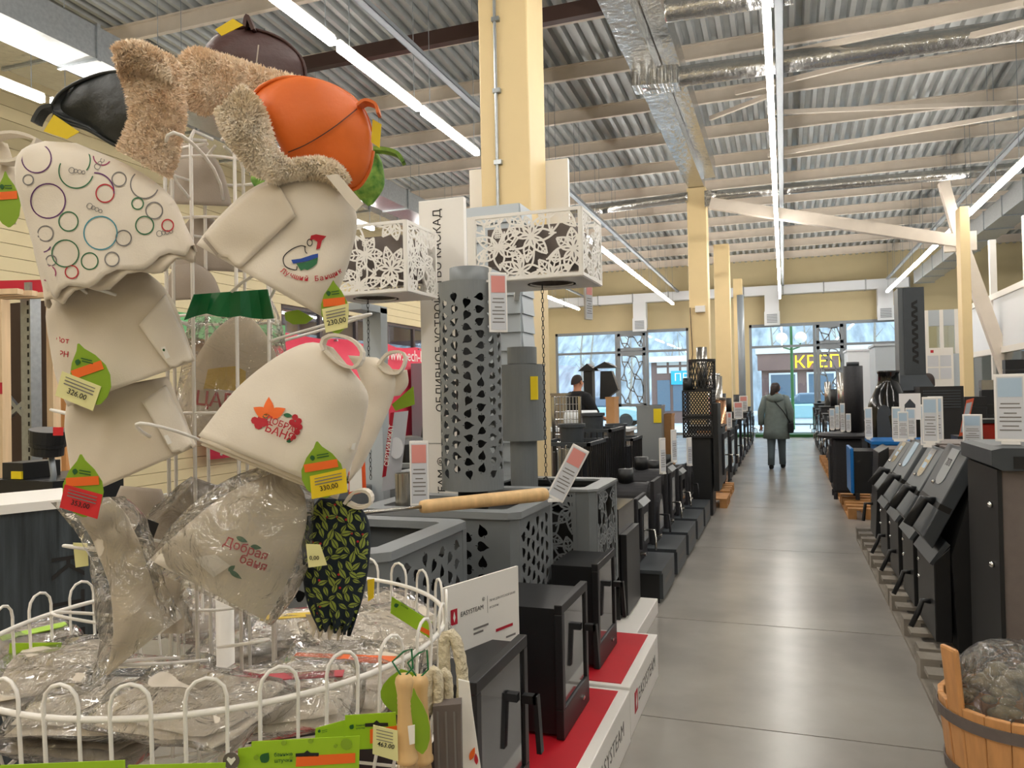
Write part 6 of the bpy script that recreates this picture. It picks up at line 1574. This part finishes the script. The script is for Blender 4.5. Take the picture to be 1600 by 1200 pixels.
# dark hood tower
x0, x1 = oy(1404, 500, 9.5).x, oy(1445, 500, 9.5).x; zt = oy(1425, 449, 9.5).z; zk = oy(1425, 586, 9.5).z; zf = oy(1425, 610, 9.5).z
t = thing('hood_fireplace', 'tall dark fireplace hood with a twisted slot', 'fireplace', ((x0 + x1) / 2, 9.7, 0))
MB().box(x0 + .05, x1, 9.5, 9.85, zk, zt).build('chimney_casing', 'graphite', t, bevel=.004); MB().box(x0, x0 + .05, 9.52, 9.85, zk, zt).build('side_fin', 'boiler_grey', t)
MB().rings([[(x0, 9.5, zk), (x1, 9.5, zk), (x1, 9.85, zk), (x0, 9.85, zk)], [(x0 - .02, 9.4, zf), (x1 + .08, 9.4, zf), (x1 + .08, 9.9, zf), (x0 - .02, 9.9, zf)]]).build('hood', 'graphite', t)
MB().box(x0 + .02, x1 + .04, 9.45, 9.88, 0, zf).build('body', 'boiler_grey', t); m = MB(); xc = (x0 + x1) / 2 + .03
for k in range(14):
    z = zk + .12 + k * (zt - zk - .28) / 14; s = 1 if k % 2 else -1
    m.prism([(xc - .03 * s, 9.497, z), (xc + .03 * s, 9.497, z + .035), (xc + .03 * s, 9.497, z + .07), (xc - .03 * s, 9.497, z + .035)], (0, .002, 0))
m.build('twisted_slot', 'black_matte', t, kind='stuff')
sg = thing('price_board', 'white board with a grey house symbol before the hood tower', 'sign', oy(1420, 655, 8.9)); p = oy(1420, 635, 8.9)
MB().box(p.x - .1, p.x + .1, 8.82, 8.83, p.z - .135, p.z + .135).build('board', 'white_plastic', sg); MB().prism([(p.x - .05, 8.818, p.z - .07), (p.x + .05, 8.818, p.z - .07), (p.x + .05, 8.818, p.z + .02), (p.x, 8.818, p.z + .08), (p.x - .05, 8.818, p.z + .02)], (0, .002, 0)).build('house_symbol', 'graphite', sg); MB().box(p.x - .012, p.x + .012, 8.825, 8.84, 0, p.z - .13).build('stand', 'white_plastic', sg)
p = oy(1472, 640, 8.95); t = thing('grill_unit', 'black slatted grill unit right of the hood tower', 'grill', (p.x, 9.1, 0)); MB().box(p.x - .2, p.x + .2, 8.95, 9.35, 0, p.z + .24).build('body', 'black_metal', t)
for k in range(7): MB().box(p.x - .17, p.x + .17, 8.94, 8.95, p.z + .02 + k * .028, p.z + .032 + k * .028).build('slat', 'graphite', t)
p = oy(1545, 670, 9.5); t = thing('red_stove', 'glossy red stove with black top behind the price stands', 'stove', (p.x, 9.7, 0)); M('red_enamel', '9c1f14', .2); MB().box(p.x - .3, p.x + .3, 9.5, 9.9, 0, p.z + .06).build('body', 'red_enamel', t, bevel=.02); MB().box(p.x - .34, p.x + .34, 9.47, 9.93, p.z + .06, p.z + .1).build('top', 'black_metal', t)
p = oy(1508, 655, 7.9); t = thing('picture_frame', 'leaning grey panel with orange frame behind the price stands', 'frame', (p.x, 7.9, .9)); a, b, c_, d_ = oy(1510, 625, 7.9), oy(1521, 622, 8.1), oy(1508, 680, 7.9), oy(1498, 682, 7.7)
MB().prism([a, b, c_, d_], (.01, .02, 0)).build('frame', 'orange_frame', t); e = (a + b + c_ + d_) / 4; MB().prism([e + (q - e) * .8 + V((0, -.006, 0)) for q in (a, b, c_, d_)], (0, .003, 0)).build('panel', 'panel_grey', t); MB().box(p.x - .1, p.x + .1, 7.7, 8.0, 0, d_.z).build('shelf', 'black_metal', t)
# price stands on the right
RS = [(1580, 685, 3.95, .3, .105, 'large price stand on the graphite lid of the taupe boiler', 1.238), (1455, 705, 4.9, .26, .07, 'price stand nearest the lettered boiler', 1.17), (1463, 700, 5.1, .26, .07, 'price stand right behind the nearest one', 1.17), (1450, 695, 5.5, .26, .07, 'third price stand on the slanted boilers', 1.115), (1412, 690, 6.1, .2, .06, 'short price stand on the bluish plate boiler', 1.115), (1402, 690, 6.7, .26, .06, 'slim price stand beside the blue boiler', 1.075), (1424, 690, 6.3, .22, .06, 'slim price stand above the slanted boilers', 1.115), (1358, 690, 8.2, .3, .06, 'price stand on the blue boiler lid', 1.0), (1317, 670, 10.5, .35, .05, 'slim price stand before the thick flue', .952), (1326, 670, 10.45, .22, .05, 'short slim price stand before the thick flue', .952), (1300, 645, 12.0, .3, .06, 'price stand on the arched fittings stove', .9), (1520, 684, 5.3, .2, .09, 'small blue price stand before the red stove', 1.117), (1308, 640, 12.2, .34, .05, 'upright price stand behind the thick flue', .9)]
for px, py, Y, h, w, lab, z in RS:
    p = oy(px, py, Y); price_stand((p.x, Y, z), h, w * 1.15, (-.35, -1, 0), lab, 'blue_card', group='price stands on the right')
# bucket of stones
c = at(1590, 1092, 2.7); bz = .0; zt = c.z; R0, R1_ = .21, .25
t = thing('wooden_bucket', 'round wooden stave bucket with two metal hoops', 'bucket', (c.x, c.y, bz)); N = 20
for k in range(N):
    a0, a1 = 2 * pi * k / N + .002, 2 * pi * (k + 1) / N - .002
    hgt = zt + (.2 if abs(((k + .5) / N * 2 * pi) - radians(205)) < .17 else 0); th = .022
    P = []
    for a, rr in ((a0, 1), (a1, 1), (a1, 0), (a0, 0)): P.append((a, rr))
    lo = [V((c.x + (R0 - th * (1 - rr)) * cos(a), c.y + (R0 - th * (1 - rr)) * sin(a), bz)) for a, rr in P]; hi = [V((c.x + (R1_ - th * (1 - rr) + (hgt - zt) * .1) * cos(a), c.y + (R1_ - th * (1 - rr) + (hgt - zt) * .1) * sin(a), hgt)) for a, rr in P]
    MB().rings([lo, hi]).build('stave', 'wood_warm', t, bevel=.004 if hgt == zt else .012)
for z in (zt - .05, zt - .24): 
    r = R0 + (R1_ - R0) * z / zt; MB().lathe([(r + .001, z - .02), (r + .005, z - .02), (r + .008, z + .02), (r + .003, z + .02)], (c.x, c.y, 0), 40, caps=False).build('hoop', 'taupe', t, smooth=False)
MB().lathe([(.01, bz + .04), (R0 - .015, bz + .04), (R0 - .015, bz + .055), (.01, bz + .055)], (c.x, c.y, 0), 24).build('bottom', 'wood_warm', t)
bg = thing('stone_bag', 'clear bag of tumbled stones heaped in the bucket', 'bag', (c.x, c.y, bz + .06)); rn = random.Random(4)
for k in range(80):
    a, rr = rn.uniform(0, 6.28), .19 * sqrt(rn.random()); z = zt - .06 + .18 * (1 - (rr / .2) ** 2) * rn.uniform(.6, 1)
    MB().ball((c.x + rr * cos(a), c.y + rr * sin(a), z), rn.uniform(.022, .036), (1, rn.uniform(.7, 1), rn.uniform(.5, .8)), 10, 6).build('stone', 'stone', bg, smooth=True)
rows = []
for j in range(14):
    v = j / 13; rr = .205 * cos(v * pi / 2) ** .6 + .004; rows.append([(c.x + rr * cos(2 * pi * k / 36) * (1 + .05 * noise.noise(V((k * .8, j * .6, 2)))), c.y + rr * sin(2 * pi * k / 36) * (1 + .05 * noise.noise(V((k * .7, j, 7)))), zt - .05 + .24 * sin(v * pi / 2) + .012 * noise.noise(V((k * .6, j * .9, 4)))) for k in range(36)])
MB().rings(rows, True, False, True).build('clear_film', PLASTIC, bg, smooth=True)

# ------------------------------------------------------------------ office partition and booths
X = 3.45
t = thing('wall_office', 'white framed office partition with glass below the panels', 'partition', (X, 9, 0)); t['kind'] = 'structure'
ys = [5.0, 7.1, 9.2, 11.3, 13.3, 15.3, ox(1514, 520, X).y]; z1, z2 = ox(1555, 464, X).z, ox(1555, 549, X).z
for i in range(len(ys)):
    MB().box(X - .05, X + .05, ys[i] - .05, ys[i] + .05, 0, z1 + 1.0).build('post', 'white_paint', t)
for i in range(len(ys) - 1):
    a, b = ys[i] + .05, ys[i + 1] - .05
    MB().box(X - .02, X + .02, a, b, z2 + .05, z1 - .05).build('panel', 'panel_white', t); MB().box(X - .006, X + .006, a, b, 1.05, z2 - .05).build('pane', OFFICE, t); MB().box(X - .02, X + .02, a, b, 0, .95).build('panel', 'panel_white', t)
    for z in (1.0, z2, z1): MB().box(X - .05, X + .05, a, b, z - .05, z + .05).build('rail', 'white_paint', t)
Yp = 15.2; xa, xb = oy(1446, 560, Yp).x, oy(1499, 560, Yp).x; za, zb = oy(1470, 553, Yp).z, oy(1470, 484, Yp).z
t = thing('wall_booth', 'grey partition with a high office window behind the hood tower', 'partition', ((xa + xb) / 2, Yp, 0)); t['kind'] = 'structure'
MB().box(xa, xb, Yp, Yp + .06, 0, za).build('lower_panel', 'panel_grey', t); MB().box(xa, xb, Yp, Yp + .06, zb - .28, zb).build('upper_panel', 'panel_grey', t); MB().box(xa, xb, Yp + .02, Yp + .03, za, zb - .28).build('pane', OFFICE, t)
for x in (xa, (xa + xb) / 2 - .03, xb - .06): MB().box(x, x + .06, Yp - .01, Yp + .06, za, zb).build('mullion', 'white_paint', t)
p = oy(1468, 577, Yp - .02); t = thing('notice_board', 'white notice board with four sheets and a red mark', 'board', (p.x, Yp, p.z - .4)); s = Yp / 1200 * .96
MB().box(p.x - 18 * s, p.x + 18 * s, Yp - .02, Yp, p.z - 30 * s, p.z + 31 * s).build('board', 'white_paint', t); MB().box(p.x - 11 * s, p.x - 7 * s, Yp - .023, Yp - .02, p.z + 24 * s, p.z + 28 * s).build('red_mark', 'red', t)
for i in range(2):
    for j in range(2): MB().box(p.x + (-15 + 16 * i) * s, p.x + (-1 + 16 * i) * s, Yp - .024, Yp - .02, p.z + (4 - 18 * j) * s, p.z + (20 - 18 * j) * s).build('sheet', 'paper_grey', t)
for px0, px1, pyt, Y, mt, lab in ((1324, 1366, 549, 22.5, 'panel_white', 'pale blue booth wall before the end window'), (1367, 1405, 541, 19.5, 'panel_grey', 'beige grey booth beside the hood tower')):
    a, b = oy(px0, pyt, Y), oy(px1, pyt, Y); t = thing('display_booth', lab, 'booth', ((a.x + b.x) / 2, Y, 0)); MB().box(a.x, b.x, Y, Y + 1.2, 0, a.z).build('walls', mt, t); MB().box(a.x - .03, b.x + .03, Y - .03, Y + 1.23, a.z, a.z + .05).build('cornice', mt, t)
for i, (px, h) in enumerate(((1525, 1.25), (1536, 1.15), (1552, 1.45), (1590, 1.7))):
    p = oy(px, 640, 10.6 + i * .2); t = thing('heater_unit', ('short black heater before the office glass', 'low black heater before the office glass', 'steel topped heater before the office glass', 'tall dark heater at the office glass')[i], 'heater', (p.x, 10.6 + i * .2, 0)); MB().box(p.x - .12, p.x + .12, 10.6 + i * .2, 10.75 + i * .2, 0, h).build('body', 'black_metal', t, bevel=.01); MB().box(p.x - .12, p.x + .12, 10.6 + i * .2, 10.75 + i * .2, h, h + .12).build('top', 'steel' if i == 2 else 'black_metal', t)
# green mat at the far window
tag(MB().box(-.9, 1.0, 25.6, 26.5, 0, .09).build('green_step', 'dark_green'), 'green turf step below the far window', 'step')
# ------------------------------------------------------------------ people
def body_mesh(name, joints, edges, mat, parent, root=0):
    """one continuous skin grown over a posed skeleton; joints: name -> (pos, rx, ry)"""
    L = org(parent); ks = list(joints); me = bpy.data.meshes.new(name)
    me.from_pydata([tuple(V(joints[k][0]) - L) for k in ks], [(ks.index(a), ks.index(b)) for a, b in edges], [])
    o = bpy.data.objects.new(name, me); COL.objects.link(o); o.parent = parent; ORG[o.name] = L
    bm = bmesh.new(); bm.from_mesh(me); sk = bm.verts.layers.skin.verify(); bm.verts.ensure_lookup_table()
    for i, k in enumerate(ks):
        bm.verts[i][sk].radius = joints[k][1:3]; bm.verts[i][sk].use_root = (i == root)
    bm.to_mesh(me); bm.free(); me.materials.append(M(mat))
    o.modifiers.new('skin', 'SKIN').use_smooth_shade = True; s = o.modifiers.new('smooth', 'SUBSURF'); s.levels = 2; s.render_levels = 2
    return o
def person(lab, loc, h, face, top_mat, leg_mat, hairmat='hair', stride=.0, arms=None, coat=None, short=False):
    """standing figure facing the direction `face` (unit x,y)"""
    b = V(loc); k = h / 1.75; f = V((face[0], face[1], 0)).normalized(); s = V((f.y, -f.x, 0)); u = V((0, 0, 1))
    def P(r, fw, z): return b + (s * r + f * fw + u * z) * k
    t = thing('person', lab, 'person', b)
    J = {'pelvis': (P(0, 0, .95), .15 * k, .11 * k), 'waist': (P(0, 0, 1.1), .135 * k, .10 * k), 'chest': (P(0, .0, 1.3), .165 * k, .115 * k), 'neck0': (P(0, -.01, 1.46), .07 * k, .065 * k), 'neck1': (P(0, 0, 1.53), .052 * k, .052 * k), 'head': (P(0, .01, 1.6), .075 * k, .085 * k), 'crown': (P(0, .005, 1.69), .07 * k, .082 * k)}
    E = [('pelvis', 'waist'), ('waist', 'chest'), ('chest', 'neck0'), ('neck0', 'neck1'), ('neck1', 'head'), ('head', 'crown')]
    for i, sd in enumerate((-1, 1)):
        st = stride * sd; n = str(i)
        J['hip' + n] = (P(.09 * sd, 0, .88), .09 * k, .09 * k); J['knee' + n] = (P(.095 * sd, st * .45 + .02, .5), .062 * k, .062 * k); J['ankle' + n] = (P(.1 * sd, st * .9 - .02, .09), .042 * k, .042 * k); J['toe' + n] = (P(.11 * sd, st * .9 + .15, .045), .042 * k, .036 * k)
        E += [('pelvis', 'hip' + n), ('hip' + n, 'knee' + n), ('knee' + n, 'ankle' + n), ('ankle' + n, 'toe' + n)]
        a = (arms or {}).get(sd, (.27, .02, 1.12, .29, .1, .88))
        J['sho' + n] = (P(.18 * sd, -.01, 1.4), .065 * k, .065 * k); J['elb' + n] = (P(a[0] * sd, a[1], a[2]), .046 * k, .046 * k); J['wri' + n] = (P(a[3] * sd, a[4], a[5]), .03 * k, .03 * k)
        E += [('chest', 'sho' + n), ('sho' + n, 'elb' + n), ('elb' + n, 'wri' + n)]
        w = V(J['wri' + n][0]); d = (w - V(J['elb' + n][0])).normalized(); q = d.cross(f).normalized() if abs(d.dot(f)) < .95 else s
        J['palm' + n] = (w + d * .075 * k, .034 * k, .018 * k); E += [('wri' + n, 'palm' + n)]
        for j in range(4):
            J['f%d%s' % (j, n)] = (w + d * (.12 - .006 * abs(j - 1.5)) * k + q * (j - 1.5) * .02 * k, .009 * k, .009 * k); J['g%d%s' % (j, n)] = (w + d * (.165 - .01 * abs(j - 1.3)) * k + q * (j - 1.5) * .021 * k + f * .012 * k, .008 * k, .008 * k); E += [('palm' + n, 'f%d%s' % (j, n)), ('f%d%s' % (j, n), 'g%d%s' % (j, n))]
        J['th' + n] = (w + d * .06 * k + q * .045 * k + f * .02 * k, .010 * k, .010 * k); E += [('palm' + n, 'th' + n)]
    body_mesh('body', J, E, 'skin', t)
    hc = V(J['head'][0]) + u * .03 * k
    # face
    for sd in (-1, 1):
        MB().ball(hc + (f * .083 + s * .032 * sd + u * .0) * k, .011 * k).build('eye', 'ink', t, smooth=True); MB().ball(hc + (s * .084 * sd - f * .005 - u * .01) * k, .024 * k, (.6, .8, 1.3)).build('ear', 'skin', t, smooth=True)
    MB().ball(hc + (f * .094 - u * .025) * k, .016 * k, (.8, .8, 1.4)).build('nose', 'skin', t, smooth=True); MB().obox(hc + (f * .085 - u * .062) * k, s * .022 * k, u * .004 * k, f * .004 * k).build('mouth', 'tag_red', t)
    # hair shell
    rows = []
    for j in range(9):
        v = j / 8; rows.append([hc + (u * (.095 * sin(v * pi / 2) - (.0 if v else .01 if short else .05) + (.012 if short else 0)) + (s * (.08 if short else .088) * cos(a) + f * ((.088 if short else .098) * sin(a) - .012)) * (cos(v * pi / 2) ** .7 + .02) + f * (-.012)) * k - (u * (.05 if short else .06) * k * max(0, -sin(a)) * (1 - v)) for a in [2 * pi * q / 20 for q in range(20)]])
    hr = MB().rings(rows, True, False, True).build('hair', hairmat, t, smooth=True)
    # trousers and shoes
    for i, sd in enumerate((-1, 1)):
        n = str(i); hp, kn, an = (V(J[q + n][0]) for q in ('hip', 'knee', 'ankle'))
        MB().tube([hp + u * .08 * k, hp, hp.lerp(kn, .5), kn, kn.lerp(an, .5), an - u * .01], [.105 * k, .108 * k, .092 * k, .078 * k, .068 * k, .064 * k], 16).build('trouser_leg', leg_mat, t, smooth=True)
        to = V(J['toe' + n][0]); MB().tube([an - u * .045 * k - f * .05 * k, an - u * .045 * k + f * .04 * k, to - u * .005, to + f * .05 * k - u * .01], [.04 * k, .048 * k, .042 * k, .025 * k], 12).build('shoe', 'black_cloth', t, smooth=True)
    # top: coat or shirt, sleeves
    prof = coat or [(.80, .165, .125), (.95, .17, .13), (1.1, .16, .125), (1.25, .19, .14), (1.38, .20, .13), (1.44, .15, .1), (1.49, .08, .075)]
    MB().rings([[P(rx * cos(a), ry * sin(a), z) for a in [2 * pi * q / 28 for q in range(28)]] for z, rx, ry in prof], True, False, False).build('coat' if coat else 'shirt', top_mat, t, smooth=True, solid=.01)
    for i in range(2):
        n = str(i); sh, el, wr = (V(J[q + n][0]) for q in ('sho', 'elb', 'wri')); e = el if not coat else wr
        pts = [sh + (V(J['chest'][0]) - sh) * .25 + u * .03 * k, sh, sh.lerp(el, .5), el] + ([el.lerp(wr, .5), wr] if coat else [])
        MB().tube(pts, ([.085 * k, .09 * k, .078 * k, .07 * k, .062 * k, .055 * k])[:len(pts)], 14).build('sleeve', top_mat, t, smooth=True)
    return t, P, f, s, u, k
t, P, f, s, u, k = person('woman in a long grey green hooded coat walking away down the aisle', (-.16, 15.47, 0), 1.66, (0.05, 1), 'jacket', 'trousers', stride=.16,
    arms={-1: (.28, -.03, 1.13, .29, .02, .88), 1: (.28, -.05, 1.13, .27, .06, .9)}, coat=[(.60, .25, .19), (.75, .24, .185), (.95, .225, .17), (1.1, .205, .155), (1.25, .215, .155), (1.38, .215, .145), (1.44, .16, .12), (1.5, .09, .085)])
MB().tube([P(-.02, -.09, 1.66), P(-.03, -.13, 1.6), P(-.05, -.14, 1.5), P(-.06, -.13, 1.44)], [.05, .055, .045, .02], 12).build('ponytail', 'hair', t, smooth=True)
MB().rings([[P(.17 * cos(a) * q, -.03 + .13 * sin(a) * q - .04, z) for a in [2 * pi * i / 20 for i in range(20)]] for z, q in ((1.33, .7), (1.38, 1.0), (1.45, .95), (1.5, .6))], True, True, True).build('hood', 'jacket', t, smooth=True)
b = thing('shoulder_bag', 'black shoulder bag at the hip of the woman in the coat', 'bag', P(.27, .02, .72))
MB().obox(P(.28, -.02, .82), s * .05, f * .13, u * .1).build('pouch', 'black_cloth', b, bevel=.03); MB().tube([P(.28, .08, .92), P(.22, .15, 1.2), P(.02, .15, 1.45), P(-.12, .0, 1.5), P(-.05, -.16, 1.4), P(.15, -.18, 1.15), P(.27, -.12, .92)], .009, 6).build('strap', 'black_cloth', b, smooth=True)
p = oy(903, 640, 11.3)
person('man in a black T-shirt with his back turned behind the counter', (p.x, 11.3, 0), 1.8, (.55, .83), 'black_cloth', 'black_cloth', short=True, arms={-1: (.27, .1, 1.15, .2, .3, 1.1), 1: (.27, .1, 1.15, .2, .3, 1.1)})
p = oy(1449, 595, 12.4)
person('person in a dark jacket half hidden behind the hood tower', (p.x, 12.4, 0), 1.72, (-.3, .95), 'black_cloth', 'black_cloth', arms={-1: (.27, .1, 1.15, .22, .28, 1.05), 1: (.27, .1, 1.15, .22, .28, 1.05)}, coat=[(.78, .19, .15), (.95, .19, .145), (1.1, .185, .14), (1.25, .205, .15), (1.38, .205, .14), (1.44, .15, .11), (1.5, .085, .08)])
